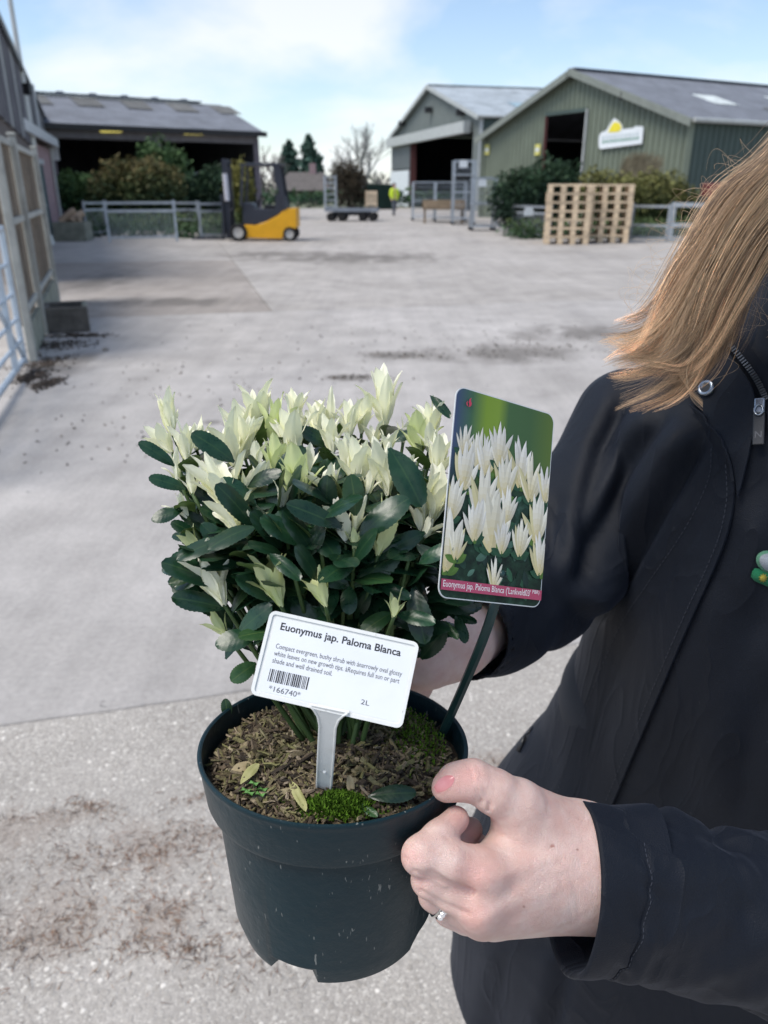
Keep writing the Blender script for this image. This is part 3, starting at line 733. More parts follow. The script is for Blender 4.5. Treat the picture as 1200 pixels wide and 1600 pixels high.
# ------------------------------------------------------------------ far trees and houses
def bare_tree(label, px, ytop, dist, seed, col, spread=.55, levels=6, trunk=.28):
    rg = random.Random(seed); r0 = ray(px, 300); x = r0.x/r0.y*dist; h = z_on(px, ytop, dist)
    root = empty('bare_tree', (x, dist, 0), 0, label, 'tree'); segs = []
    def grow(p, d, L, r_, lv):
        q = p+d*L*.5+Vector((rg.uniform(-.1, .1), rg.uniform(-.1, .1), 0))*L*.4; e = q+(d+Vector((rg.uniform(-.2, .2), rg.uniform(-.2, .2), rg.uniform(0, .15)))).normalized()*L*.5
        segs.append(([p, q, e], [r_, r_*.85, r_*.68], lv))
        if lv >= levels: return
        for k in range(rg.choice((2, 3, 3)) if lv > 0 else 5):
            nd = (d+Vector((rg.gauss(0, spread), rg.gauss(0, spread), rg.uniform(-.1, .45)))).normalized()
            grow(e if k < 2 else q, nd, L*rg.uniform(.62, .80), r_*.60, lv+1)
    grow(Vector((0, 0, -.05)), Vector((0, 0, 1)), h*.26, trunk, 0)
    mx_ = max(s[0][2].z for s in segs); k_ = h/mx_
    mt = MB(); mc = MB()
    for pts, rr, lv in segs:
        (mt if lv <= 1 else mc).tube([p*k_ for p in pts], [max(r_, .012) for r_ in rr], 5 if lv <= 1 else 3, False)
    m = simple('bark_'+col[0], col[1], .9, .2, 2)
    mt.build('trunk', m, root); mc.build('crown', m, root); return root
bare_tree('leafless pale tree standing beyond the laden trailer', 566, 190, 88, 3, ('pale', (.30, .30, .29)), .5, 6, .30)
bare_tree('leafless brownish tree behind the barn corner', 412, 226, 96, 8, ('brown', (.20, .175, .16)), .5, 5, .24)
bare_tree('small leafless tree left of the two dark conifers', 430, 236, 104, 11, ('grey', (.23, .21, .20)), .5, 5, .22)
bare_tree('small leafless tree between the conifers and the grey hall', 528, 268, 120, 14, ('dun', (.25, .235, .22)), .5, 5, .2)
bare_tree('low leafless tree beside the worker', 596, 276, 125, 21, ('fawn', (.27, .26, .25)), .5, 5, .2)
def conifer(label, px, ytop, w_px, dist, seed):
    r0 = ray(px, 300); x = r0.x/r0.y*dist; h = z_on(px, ytop, dist); w = w_px*dist*.9/1200
    root = empty('conifer_tree', (x, dist, 0), 0, label, 'tree', 'dark conifers beyond the yard'); rg = np.random.default_rng(seed)
    m_ = MB(); m_.tube([(0, 0, -.05), (0, 0, h*.95)], [.3, .05], 7); m_.build('trunk', M_BARK, root)
    blobs = []
    for k in range(16):
        t = (k+.5)/16; rr = w/2*(.10+.95*min(t*4, 1)*(1-t)**.8); a = rg.random()*6.28
        blobs.append(((math.cos(a)*rr*.25, math.sin(a)*rr*.25, h*(.28+.72*t)), (rr*(.8+.3*rg.random()), rr*.8, h*.055)))
    m_ = MB(); leaf_cloud(m_, blobs, 2600, .75, [(.020, .045, .040), (.035, .07, .055), (.05, .085, .062)], .5, seed, .9); m_.build('crown', M_FOL, root)
conifer('dark conifer nearest the barn, broad shouldered crown', 454, 221, 48, 108, 2)
conifer('taller pointed dark conifer beside its broader neighbour', 486, 213, 46, 106, 4)
# low far hedge line
m_ = MB(); bl = []
for k in range(60):
    bl.append(((-60+k*2.4+random.uniform(-1, 1), 132+random.uniform(-6, 6), random.uniform(1.2, 2.4)), (2.2, 2.0, random.uniform(1.2, 3.2))))
leaf_cloud(m_, bl, 9000, .9, [(.05, .07, .05), (.09, .10, .085), (.14, .135, .12)], .5, 9, .8); tag(m_.build('far_treeline', M_FOL), 'distant hazy line of hedge and scrub beyond the yard', 'hedge line', kind='stuff')
m_ = MB(); bl = [((-30+k*1.4, 70+random.uniform(-.6, .6), .7), (1.0, .8, .75)) for k in range(32)]
leaf_cloud(m_, bl, 5000, .35, [(.015, .04, .02), (.025, .06, .03), (.05, .09, .04)], .5, 12, .8); tag(m_.build('boundary_hedge', M_FOL), 'low green boundary hedge across the far end of the yard', 'hedge')
# house with brown roof
hx0, hx1 = ray(438, 300), ray(512, 300); hd = 92.0; xa, xb = hx0.x/hx0.y*hd, hx1.x/hx1.y*hd; hs = empty('house', ((xa+xb)/2, hd, 0), 0, 'low house with brown pitched roof beyond the forklift', 'house'); w = (xb-xa)/2
ez, rz_ = z_on(470, 296, hd), z_on(470, 268, hd)
m_ = MB(); m_.box((0, 3, ez/2), (2*w, 6, ez)); m_.build('wall', simple('house_render', (.23, .20, .18), .9, .15, 1), hs)
m_ = MB(); m_.add([(-w-.4, -.4, ez-.1), (w+.4, -.4, ez-.1), (w*.75, 3, rz_), (-w*.75, 3, rz_), (w+.4, 6.4, ez-.1), (-w-.4, 6.4, ez-.1)], [(0, 1, 2, 3), (1, 4, 2), (4, 5, 3, 2), (5, 0, 3)]); hr = m_.build('roof', simple('brown_roof_tiles', (.12, .108, .102), .9, .2, 2), hs)
m_ = MB(); m_.box((w*.3, 3, rz_+.3), (.7, .7, 1.2)); m_.build('chimney', M_PINK, hr)
for k in range(3):
    m_ = MB(); m_.box((-w*.55+k*w*.5, -.03, ez*.5), (.9, .08, 1.0)); m_.build('window', M_BLK, hs)
# green close-board screen right of the trailer
m_ = MB(); r0, r1 = ray(572, 300), ray(612, 300); hd = 64.0
for k in range(12):
    x = r0.x/r0.y*hd+(r1.x/r1.y-r0.x/r0.y)*hd*k/11; m_.box((x, hd, .9), (.30, .05, 1.8))
tag(m_.build('screen_fence', simple('dark_green_screen', (.03, .075, .06), .7, .15, 2)), 'dark green screen fence between trailer and worker', 'fence')

# ------------------------------------------------------------------ galvanised barriers and gates
def barrier(label, a, b, h, tilt=0.0, mesh=True, rails=(.12, .78, .98), post=.07, name='metal_barrier', cat='barrier', group='galvanised barriers round the planting', bars=None, brace=False):
    a, b = Vector((a[0], a[1], 0)), Vector((b[0], b[1], 0)); c = (a+b)/2; u_ = (b-a).normalized(); W_ = (b-a).length
    root = empty(name, c, math.atan2(u_.y, u_.x), label, cat, group)
    def pt(s, z): return Vector((s, tilt*z, z))
    for s in (-W_/2, W_/2):
        m_ = MB(); m_.bar(pt(s, -.01), pt(s, h+.05), post, post*.8, up=(0, 1, 0)); m_.build('post', M_GALV, root)
    for k, rz2 in enumerate(rails):
        m_ = MB(); m_.bar(pt(-W_/2+post/2, h*rz2), pt(W_/2-post/2, h*rz2), post*.7, post*1.0); m_.build('rail', M_GALV, root)
    if mesh:
        m_ = MB(); s = -W_/2+.1
        while s < W_/2-.05:
            m_.bar(pt(s, h*rails[0]), pt(s, h*rails[-2 if len(rails) > 2 else -1]), .012); s += .075
        m_.build('mesh_infill', M_GALV, root)
    if brace:
        m_ = MB(); m_.tube([pt(-W_/2, h*.05), pt(0, h*.95), pt(W_/2, h*.05)], .02, 6); m_.build('brace', M_GALV, root)
    return root
def gx(px, py): return G(px, py)
barrier('galvanised barrier leaning back in front of the brown topped hedge', gx(172, 379), gx(277, 377), 1.10, .14)
barrier('galvanised barrier between log crate and leaning barrier', gx(137, 370), gx(168, 368), 1.05)
barrier('short galvanised barrier right of the leaning barrier', gx(277, 369), gx(312, 369), 1.05, rails=(.12, .5, .78, .98))
barrier('galvanised barrier beside the forklift mast', gx(315, 374), gx(352, 373), 1.05)
barrier('upright galvanised gate leaf standing by the lean to', gx(92, 345), gx(112, 345), 2.0, 0, True, (.08, .5, .97), .09, 'metal_gate', 'gate')
barrier('tall narrow galvanised panel between two dark bushes', gx(296, 352), gx(314, 352), 2.05, 0, True, (.1, .5, .97), .12, 'metal_hurdle', 'hurdle')
barrier('galvanised barrier with white notice left of the pallet stacks', gx(800, 368), gx(858, 374), .95, 0, True)
barrier('galvanised barrier right of the pallet stacks', gx(984, 376), gx(1040, 378), 1.0, 0, True, (.1, .45, .98))
barrier('galvanised barrier half hidden by the blowing hair', gx(1046, 378), gx(1110, 380), 1.05, 0, True, (.1, .45, .98), .12)
# steel stillages and roll cages in front of the grey hall
def cage(label, px0, px1, ytop, ybase, dep=1.0, shelves=(.1, .5), n_=5, name='steel_cage', h=None):
    a, b = G(px0, ybase), G(px1, ybase); u_ = (b-a); W_ = u_.length; u_.normalize(); v_ = Vector((-u_.y, u_.x, 0))
    h = z_on((px0+px1)/2, ytop, (a+b).y/2)
    root = empty(name, (a+b)/2, math.atan2(u_.y, u_.x), label, 'cage', 'galvanised cages by the grey hall'); w2 = W_/2
    for sx in (-w2, w2):
        for sy in (0, dep):
            m_ = MB(); m_.bar((sx, sy, .1), (sx, sy, h), .07); m_.build('post', M_GALV, root)
            m_ = MB(); m_.tube([(sx, sy-.02, .07), (sx, sy+.02, .07)], .07, 10); m_.build('caster', M_BLK, root)
    for z in shelves:
        m_ = MB(); m_.box((0, dep/2, h*z), (W_, dep, .04)); m_.build('shelf', M_GALV, root)
    for z in (.99, .52):
        for sy in (0, dep):
            m_ = MB(); m_.bar((-w2, sy, h*z), (w2, sy, h*z), .05); m_.build('rail', M_GALV, root)
    m_ = MB(); s = -w2+.12
    while s < w2:
        m_.bar((s, dep, .15), (s, dep, h*.99), .018); s += .14
    z = .3
    while z < h:
        m_.bar((-w2, dep, z), (w2, dep, z), .014); z += .25
    m_.build('mesh_infill', M_GALV, root); return root
cage('tallest galvanised cage with blank white plate in front of the doorway', 708, 740, 250, 352, 1.0, (.1, .78))
cage('galvanised cage trolley standing nearest the round evergreen', 737, 772, 277, 361, .8, (.08, .5))
cage('wide low galvanised cage next to the white base panel', 645, 680, 284, 345, 1.0, (.1,))
cage('galvanised cage behind the wooden trough', 680, 728, 284, 347, 1.2, (.1, .5))
barrier('galvanised hurdle between cage trolley and round evergreen', gx(774, 358), gx(806, 362), 1.35, 0, True, (.1, .5, .75, .98))
for i, (px_, py_, w_) in enumerate(((724, 256, .35), (754, 286, .30), (826, 331, .30))):
    dq_ = G(px_, (352, 361, 371)[i]).y-.06; r0 = ray(px_, py_); c_ = Vector((r0.x/r0.y*dq_, dq_, z_on(px_, py_, dq_)))
    m_ = MB(); m_.prism([(-w_/2, -w_*.4), (w_/2, -w_*.4), (w_/2, w_*.25), (w_*.3, w_*.42), (-w_*.3, w_*.42), (-w_/2, w_*.25)], (0, 0, 0), (1, 0, 0), (0, 0, 1), .02)
    o = m_.build('notice_plate', M_WHITEW); o.location = c_; tag(o, ('white plate high on the tallest cage', 'white plate on the cage trolley by the evergreen', 'white plate on the barrier left of the pallets')[i], 'plate', 'white plates on cages')
# wooden trough in the cages
a = G(672, 349); tr = empty('wooden_trough', a+Vector((.6, 0, 0)), 0, 'weathered timber feed trough standing among the cages', 'trough'); M_TW = simple('trough_timber', (.24, .18, .12), .85, .25, 6, bump=.004)
for k in range(3):
    m_ = MB(); m_.box((.0, .25*k-.25, .62), (1.9, .22, .04)); m_.build('bottom_board', M_TW, tr)
for sy in (-.42, .42):
    m_ = MB(); m_.box((0, sy, .82), (1.9, .04, .34), Matrix.Rotation(R(-12 if sy < 0 else 12), 3, 'X')); m_.build('side_board', M_TW, tr)
for sx in (-.85, .85):
    for sy in (-.3, .3):
        m_ = MB(); m_.bar((sx, sy, 0), (sx, sy*.8, .62), .07); m_.build('leg', M_TW, tr)

# ------------------------------------------------------------------ pallets
M_PAL = simple('pale_pallet_timber', (.74, .58, .40), .8, .16, 5, bump=.002, rand=.3)
PW, PD, PH = 1.22, 1.10, .226
def pallet():
    root = empty('wooden_pallet', (0, 0, 0)); 
    tb_ = MB().box((0, 0, 0), (PW, .15, .050)).mesh('top_board'); bb_ = MB().box((0, 0, 0), (.15, PD, .036)).mesh('runner_board'); bk = MB().box((0, 0, 0), (.145, .145, .124)).mesh('block')
    for k in range(6):
        o = link('top_board', tb_, root, M_PAL); o.location = (0, -PD/2+.075+k*(PD-.15)/5, PH-.026)
    for sx in (-1, -.33, .33, 1):
        o = link('cross_board', bb_, root, M_PAL); o.location = (sx*(PW/2-.075), 0, PH-.070)
        o = link('runner_board', bb_, root, M_PAL); o.location = (sx*(PW/2-.075), 0, .019)
        for sy in (-1, 0, 1):
            o = link('block', bk, root, M_PAL); o.location = (sx*(PW/2-.075), sy*(PD/2-.075), .10)
    return root
p0 = pallet(); first = True
base1, base2 = G(889, 382), G(951, 380)
for st, (bp, rz0) in enumerate(((base1+Vector((0, PD/2, 0)), R(-10)), (base2+Vector((.04, PD/2+.05, 0)), R(-10)))):
    for k in range(7):
        o = p0 if first else copy_tree(p0); first = False
        o.location = (bp.x+random.uniform(-.015, .015), bp.y+random.uniform(-.015, .015), k*PH+.001); o.rotation_euler = (0, 0, rz0+random.uniform(-.02, .02))
        pos_ = ('bottom', 'second lowest', 'third from the bottom', 'middle', 'third from the top', 'second from the top', 'topmost')[k]
        tag(o, f"{pos_} pale wooden pallet in the {'stack nearer the round evergreen' if st == 0 else 'stack beside the railing and hair'}", 'pallet', 'pale pallets in two stacks')

# ------------------------------------------------------------------ forklift
fk0 = G(374, 377); FK = empty('forklift', fk0, 0, 'yellow and black counterbalance forklift parked in front of the barn', 'forklift')
M_FY = simple('forklift_yellow_paint', (.80, .40, .015), .4, .08, 3, rand=0); M_FB = simple('forklift_dark_paint', (.035, .04, .055), .5, .15, 4, rand=0); M_TY = simple('black_rubber', (.015, .015, .016), .85, .2, 8, rand=0); M_RIM = simple('grey_wheel_rim', (.45, .44, .42), .5, .15, 6, rand=0); M_CHR = simple('mast_white_panel', (.62, .62, .68), .4, .05, 3, rand=0)
KU = .00248
def fu(x, z): return ((x-355)*KU, (1155-z)*KU)     # crop units to metres
prof = [(430, 1120), (425, 965), (560, 975), (700, 930), (850, 855), (930, 790), (1060, 775), (1058, 990), (1050, 1010), (925, 1015), (890, 1100), (870, 1130)]
m_ = MB(); m_.prism([fu(*q) for q in prof], (0, .55, 0), (1, 0, 0), (0, 0, 1), 1.0); m_.build('body', M_FY, FK, bevel=.025)
m_ = MB(); m_.prism([fu(*q) for q in ((405, 975), (415, 720), (520, 725), (560, 790), (800, 790), (820, 620), (905, 640), (945, 790), (850, 850), (700, 925), (560, 968))], (0, .50, 0), (1, 0, 0), (0, 0, 1), .90); m_.build('cab_base', M_FB, FK, bevel=.02)
m_ = MB(); m_.box((fu(660, 0)[0], .05, fu(0, 305)[1]), (1.2, 1.02, .06))
for k in range(5): m_.box((fu(500+80*k, 0)[0], .05, fu(0, 290)[1]), (.05, 1.0, .05))
m_.build('guard_roof', M_FB, FK, bevel=.01)
for sy in (-.42, .50):
    m_ = MB(); x0, z0 = fu(400, 760); x1, z1 = fu(448, 310); m_.bar((x0, sy, z0), (x1, sy, z1), .07); m_.build('front_pillar', M_FB, FK)
    m_ = MB(); m_.prism([fu(*q) for q in ((810, 310), (885, 305), (945, 800), (900, 800), (850, 560), (815, 470))], (0, sy+.04, 0), (1, 0, 0), (0, 0, 1), .08); m_.build('rear_pillar', M_FB, FK)
for sy in (-.28, .36):
    m_ = MB(); x0, z0 = fu(225, 1130); x1, z1 = fu(225, 240); m_.bar((x0, sy, z0), (x1, sy, z1), .14, .10, up=(0, 1, 0)); m_.build('mast_upright', M_FB, FK)
for z in (1050, 800, 260):
    m_ = MB(); x0, z0 = fu(228, z); m_.bar((x0, -.3, z0), (x0, .38, z0), .08, .10); m_.build('mast_crossbar', M_FB, FK)
m_ = MB(); m_.tube([(fu(235, 0)[0], -.37, fu(0, 700)[1]), (fu(228, 0)[0], -.37, fu(0, 400)[1])], .075, 12); m_.build('lift_cylinder', M_CHR, FK, smooth=True, sharp=40)
m_ = MB(); m_.box((fu(170, 0)[0], .04, fu(0, 850)[1]), (.06, .95, 1.1)); m_.build('load_backrest', M_FB, FK)
for sy in (-.25, .33):
    m_ = MB(); m_.box((fu(160, 0)[0]-.50, sy, .06), (1.0, .10, .04)); m_.box((fu(160, 0)[0]-.02, sy, .30), (.05, .10, .5)); m_.build('fork', M_FB, FK)
def wheel(x, y, r_, w):
    m_ = MB(); m_.lathe([(r_*.62, -w/2), (r_*.92, -w/2), (r_, -w*.36), (r_, w*.36), (r_*.92, w/2), (r_*.62, w/2)], 24, (0, 0, 0), Matrix.Rotation(R(90), 3, 'X')); t_ = m_.build('wheel', M_TY, FK, smooth=True, sharp=35); t_.location = (x, y, r_)
    m_ = MB(); m_.lathe([(.001, -w*.30), (r_*.2, -w*.42), (r_*.3, -w*.30), (r_*.55, -w*.36), (r_*.66, -w*.48), (r_*.66, w*.48), (r_*.001, w*.3)], 24, (0, 0, 0), Matrix.Rotation(R(-90), 3, 'X') if y > 0 else Matrix.Rotation(R(90), 3, 'X')); m_.build('rim', M_RIM, t_, smooth=True, sharp=35)
for y in (-.50, .58):
    wheel(0, y, .25, .2)
for y in (-.42, .50):
    wheel(fu(970, 0)[0], y, .20, .18)
m_ = MB(); m_.box((fu(760, 0)[0], .05, fu(0, 770)[1]), (.5, .5, .12)); m_.box((fu(850, 0)[0], .05, fu(0, 650)[1]), (.12, .5, .55), Matrix.Rotation(R(10), 3, 'Y')); m_.build('seat', M_BLK, FK, bevel=.03)
m_ = MB(); cc = Vector((fu(600, 0)[0], .05, fu(0, 690)[1])); m_.tube([cc+Vector((.06*math.cos(t)*1.2, .17*math.sin(t), .15*math.cos(t))) for t in np.linspace(0, 6.28, 20)], .016, 6, False); m_.tube([cc, cc+Vector((-.12, 0, -.35))], .03, 6); m_.build('steering_wheel', M_BLK, FK)
FK.location.x += 0; FK.location.y += .5

# ------------------------------------------------------------------ flatbed trailer with its load
tq = G(549, 346); TR = empty('flatbed_trailer', tq, R(-3), 'low grey flatbed trailer with mesh headboard at the far end of the yard', 'trailer')
ks = tq.y*.922/1200
M_TRL = simple('grey_trailer_steel', (.22, .25, .29), .6, .2, 3, rand=0)
m_ = MB(); m_.box((0, .7, .52), (84*ks, 1.5, .16)); m_.build('bed', M_TRL, TR)
m_ = MB(); m_.box((0, .7, .34), (60*ks, .9, .16)); m_.build('chassis', M_FB, TR)
for sx in (-33, -15, 18, 34):
    for sy in (.05, 1.35):
        m_ = MB(); m_.lathe([(.01, -.08), (.16, -.09), (.2, -.06), (.2, .06), (.16, .09), (.01, .08)], 18, (sx*ks, sy, .2), Matrix.Rotation(R(90), 3, 'X')); m_.build('wheel', M_TY, TR, smooth=True, sharp=40)
for sx in (-41, -24):
    m_ = MB(); m_.bar((sx*ks, .05, .55), (sx*ks, .05, 2.05), .09); m_.build('headboard_post', M_GALV, TR)
m_ = MB()
for k in range(6): m_.bar((-41*ks, .05, .7+k*.26), (-24*ks, .05, .7+k*.26), .05)
m_.build('headboard_rails', M_GALV, TR)
ld = empty('bundled_hedging', (tq.x-5*ks, tq.y+.75, .61), 0, 'brown bundled hedging plants loaded upright on the trailer', 'plant bundle')
m_ = MB(); leaf_cloud(m_, [((0, 0, .95), (.75, .5, .98)), ((-.35, 0, 1.55), (.55, .45, .65)), ((.3, 0, 1.3), (.55, .45, .9)), ((.5, .1, .8), (.45, .4, .9))], 4200, .16, [(.010, .009, .006), (.022, .018, .011), (.036, .028, .017), (.05, .038, .023)], .3, 31, .8, 2.5); m_.build('foliage', M_FOL, ld)
m_ = MB()
for k in range(14): m_.tube([(random.uniform(-.5, .5), random.uniform(-.3, .3), 0), (random.uniform(-.6, .6), random.uniform(-.3, .3), 1.5)], .025, 5)
m_.build('stems', M_BARK, ld)
wb = empty('wooden_box', (tq.x+31*ks, tq.y+.6, .61), R(8), 'small pale wooden box on the end of the trailer', 'box')
for k in range(4):
    m_ = MB(); m_.box((0, -.25, .18+k*.17), (.55, .03, .15)); m_.build('slat', M_PAL, wb)
    m_ = MB(); m_.box((0, .25, .18+k*.17), (.55, .03, .15)); m_.build('slat', M_PAL, wb)
for sx in (-.26, .26):
    m_ = MB(); m_.box((sx, 0, .40), (.03, .5, .7)); m_.build('end_panel', M_PAL, wb)
m_ = MB(); m_.box((0, 0, .03), (.55, .5, .04)); m_.build('base_panel', M_PAL, wb)

# ------------------------------------------------------------------ worker in hi-vis
wq = G(616, 337); WK = empty('person', wq, R(20), 'worker in yellow hi vis jacket walking by the white panel', 'person')
def wf(parts, k=.05):
    def f(p):
        d_ = None
        for a, b, ra, rb in parts:
            e = rcone(p, a, b, ra, rb); d_ = e if d_ is None else smin(d_, e, k)
        return d_
    return f
def body_from(parts, name, mat, par, h=.022, k=.05):
    pts = np.array([q for a, b, ra, rb in parts for q in (a, b)]); r_ = max(max(ra, rb) for _, _, ra, rb in parts)+.05
    V, F = surface_nets(wf(parts, k), pts.min(0)-r_, pts.max(0)+r_, h); return link(name, mesh_np(name, V, F), par, mat)
M_SKIN0 = simple('face_skin', (.52, .34, .27), .55, .1, 20, rand=0)
body_from([((0, 0, 1.60), (0, -.01, 1.66), .085, .10), ((0, 0, 1.42), (0, 0, 1.58), .055, .055), ((.02, -.03, .95), (0, 0, 1.40), .10, .11), ((-.22, -.08, 1.0), (-.22, -.16, .86), .035, .045), ((.22, .10, 1.0), (.23, .12, .86), .035, .045)], 'body', M_SKIN0, WK)
M_HV = simple('hi_vis_yellow', (.62, .80, .04), .6, .1, 10, rand=0)
body_from([((-.10, 0, .95), (-.11, 0, 1.38), .13, .13), ((.10, 0, .95), (.11, 0, 1.38), .13, .13), ((-.2, 0, 1.40), (-.25, -.02, 1.16), .075, .065), ((-.25, -.02, 1.16), (-.22, -.09, .98), .065, .055), ((.2, 0, 1.40), (.25, .04, 1.16), .075, .065), ((.25, .04, 1.16), (.22, .10, .98), .065, .055)], 'hi_vis_jacket', M_HV, WK)
body_from([((-.09, 0, .92), (-.10, -.16, .50), .11, .075), ((-.10, -.16, .50), (-.10, -.14, .08), .075, .06), ((.09, 0, .92), (.10, .10, .50), .11, .075), ((.10, .10, .50), (.10, .32, .12), .075, .06)], 'trousers', simple('grey_work_trousers', (.10, .11, .13), .85, .2, 8, rand=0), WK)
body_from([((-.10, -.14, .05), (-.10, -.28, .04), .05, .045), ((.10, .32, .07), (.10, .22, .04), .05, .045)], 'boots', M_BLK, WK, .018)
body_from([((0, .025, 1.70), (0, .0, 1.72), .10, .09)], 'hair', simple('dark_hair', (.03, .022, .018), .7, .2, 30, rand=0), WK)

# ------------------------------------------------------------------ timber fence on the left
M_FEN = simple('weathered_fence_boards', (.255, .205, .155), .85, .28, 5, bump=.003, rand=.35); M_FPOST = simple('pale_fence_post', (.42, .42, .385), .85, .2, 6, bump=.003)
M_GRAV = simple('mossy_concrete_base', (.26, .27, .22), .9, .35, 5, bump=.004)
fA, fB = G(64, 523), G(86, 472); fu_ = (fB-fA).normalized(); fn = Vector((fu_.y, -fu_.x, 0)); sp = (fB-fA).length
if fn.x < 0: fn = -fn
FN = empty('timber_fence', fA, 0, 'tall weathered timber fence with pale posts and rails', 'fence')
M3 = Matrix((fu_, fn, Vector((0, 0, 1)))).transposed()
def fpt(s, o, z): return fu_*s+fn*o+Vector((0, 0, z))
pts_ = [-1.5, 0, sp]
FH = 1.92
pm = MB().box((0, 0, 0), (.11, .11, FH+.03), M3); 
for s in pts_:
    m_ = MB(); m_.box(fpt(s, .04, FH/2), (.075, .07, FH+.02), M3); m_.box(fpt(s, .04, FH+.03), (.09, .085, .03), M3); m_.build('post', M_FPOST, FN, bevel=.012)
for i in range(2):
    s0, s1 = pts_[i], pts_[i+1]; sp = s1-s0
    for z in (.42, 1.18, FH-.06):
        m_ = MB(); m_.box(fpt((s0+s1)/2, .022, z), (sp-.08, .035, .06), M3); m_.build('rail', M_FPOST, FN, bevel=.008)
    m_ = MB(); m_.box(fpt((s0+s1)/2, .02, .15), (sp-.12, .05, .30), M3); m_.build('gravel_board', M_GRAV, FN)
    nb = int((sp-.12)/.118)
    for k in range(nb):
        s = s0+.06+(k+.5)*(sp-.12)/nb
        m_ = MB(); m_.box(fpt(s, -.012+.010*(k % 2), .31+(FH-.33)/2), ((sp-.12)/nb*.985, .018, FH-.33+random.uniform(-.008, .008)), M3); m_.build('board', M_FEN, FN)
# farm gate in front of it
gA, gB = G(41, 578), G(-8, 652); gu = (gA-gB).normalized(); gB2 = gA-gu*3.0
GT = empty('farm_gate', gA, 0, 'pale blue galvanised tubular farm gate at the left edge', 'gate')
def gp(s, z): return gu*s+Vector((0, 0, z))
for s in (0, -3.0):
    m_ = MB(); m_.tube([gp(s, .06), gp(s, 1.18)], .026, 10); m_.build('stile', M_GALVB, GT, smooth=True, sharp=50)
for z in (.10, .26, .44, .64, .88, 1.15):
    m_ = MB(); m_.tube([gp(-3.0, z), gp(0, z)], .024 if z in (.10, 1.15) else .018, 10); m_.build('rail', M_GALVB, GT, smooth=True, sharp=50)
for s in (-.55, -1.5, -2.4):
    m_ = MB(); m_.bar(gp(s, .10)+Vector((.015, 0, 0)), gp(s, 1.15)+Vector((.015, 0, 0)), .05, .012, up=gu); m_.build('upright', M_GALVB, GT)
m_ = MB(); m_.tube([gp(-.04, .12), gp(-1.5, 1.12)], .018, 8); m_.build('brace', M_GALVB, GT, smooth=True, sharp=50)
m_ = MB(); m_.tube([gp(.03, .62), gp(.10, .62), gp(.10, .55)], .012, 6); m_.build('latch', M_GALV, GT)
# trough planter beside the fence
ta, tb2 = G(72, 522), G(142, 518); tu_ = (tb2-ta).normalized(); tW_ = (tb2-ta).length; tv = Vector((-tu_.y, tu_.x, 0))
TP = empty('stone_trough', ta, math.atan2(tu_.y, tu_.x), 'low weathered grey trough of dark soil at the foot of the fence', 'trough'); M_TR = simple('weathered_trough', (.14, .128, .115), .9, .35, 9, bump=.006, rand=.2)
w, dd_, hh_ = tW_, .55, .27
for (c_, d_, nm_, mt_) in (((w/2, .03, hh_/2), (w, .06, hh_), 'side', M_TR), ((w/2, dd_-.03, hh_/2), (w, .06, hh_), 'side', M_TR), ((.03, dd_/2, hh_/2-.003), (.06, dd_-.12, hh_), 'end', M_TR), ((w-.03, dd_/2, hh_/2-.003), (.06, dd_-.12, hh_), 'end', M_GRAV)):
    m_ = MB(); m_.box(c_, d_); m_.build(nm_, mt_, TP, bevel=.015)
m_ = MB(); m_.box((w/2, dd_/2, hh_*.42), (w-.12, dd_-.12, hh_*.78)); m_.build('soil', simple('dark_soil', (.035, .03, .026), .95, .4, 20, rand=0, bump=.01), TP)
# crate of logs farther back
lq = G(110, 377); LC = empty('stone_planter', lq, R(4), 'square grey planter filled with cut logs beside the barriers', 'planter')
m_ = MB(); 
for (c_, d_) in (((0, .03, .27), (.95, .06, .54)), ((0, .77, .27), (.95, .06, .54)), ((-.445, .40, .268), (.06, .68, .54)), ((.445, .40, .268), (.06, .68, .54))):
    m_ = MB(); m_.box(c_, d_); m_.build('panel', M_GRAV, LC, bevel=.012)
m_ = MB(); m_.box((0, .4, .2), (.83, .68, .4)); m_.build('fill', M_SOFF, LC)
M_LOG = simple('pale_cut_log', (.46, .34, .24), .85, .25, 8, bump=.004, rand=.3)
for k, (a, b, r_) in enumerate((((-.3, .3, .52), (.15, .45, .86), .11), ((-.25, .5, .50), (.3, .3, .62), .12), ((.05, .25, .55), (.32, .55, .78), .10))):
    m_ = MB(); ps = bez([a, (Vector(a)+Vector(b))/2+Vector((0, 0, .03)), b], 6); m_.tube(ps, [r_*(1+.1*math.sin(i*2.1+k)) for i in range(6)], 10)
    o = m_.build('cut_log', M_LOG, None, smooth=True, sharp=50); o.matrix_world = LC.matrix_world @ o.matrix_world; o.location = lq; o.rotation_euler = (0, 0, R(4)); tag(o, ('pale log leaning upward from the grey planter', 'log lying flat across the grey planter', 'short log standing at the back of the planter')[k], 'log', 'logs in the planter')
# red machine glimpsed behind the hair
rq = ray(1128, 296); ry = 27.0; RM = empty('red_machine', (rq.x/rq.y*ry, ry, 0), R(-6), 'dark red farm machine half hidden behind the hair', 'machine'); M_RM = simple('dark_red_paint', (.16, .03, .035), .5, .2, 4, rand=0)
m_ = MB(); m_.box((0, 0, 1.42), (1.1, .8, .42)); m_.build('hood', M_RM, RM, bevel=.05)
m_ = MB(); m_.box((0, 0, .85), (1.0, .7, .6)); m_.build('frame', M_FB, RM, bevel=.03)
for sx in (-.4, .4):
    for sy in (-.4, .4):
        m_ = MB(); m_.lathe([(.01, -.1), (.3, -.1), (.38, -.06), (.38, .06), (.3, .1), (.01, .1)], 20, (sx, sy, .38), Matrix.Rotation(R(90), 3, 'X')); m_.build('wheel', M_TY, RM, smooth=True, sharp=40)

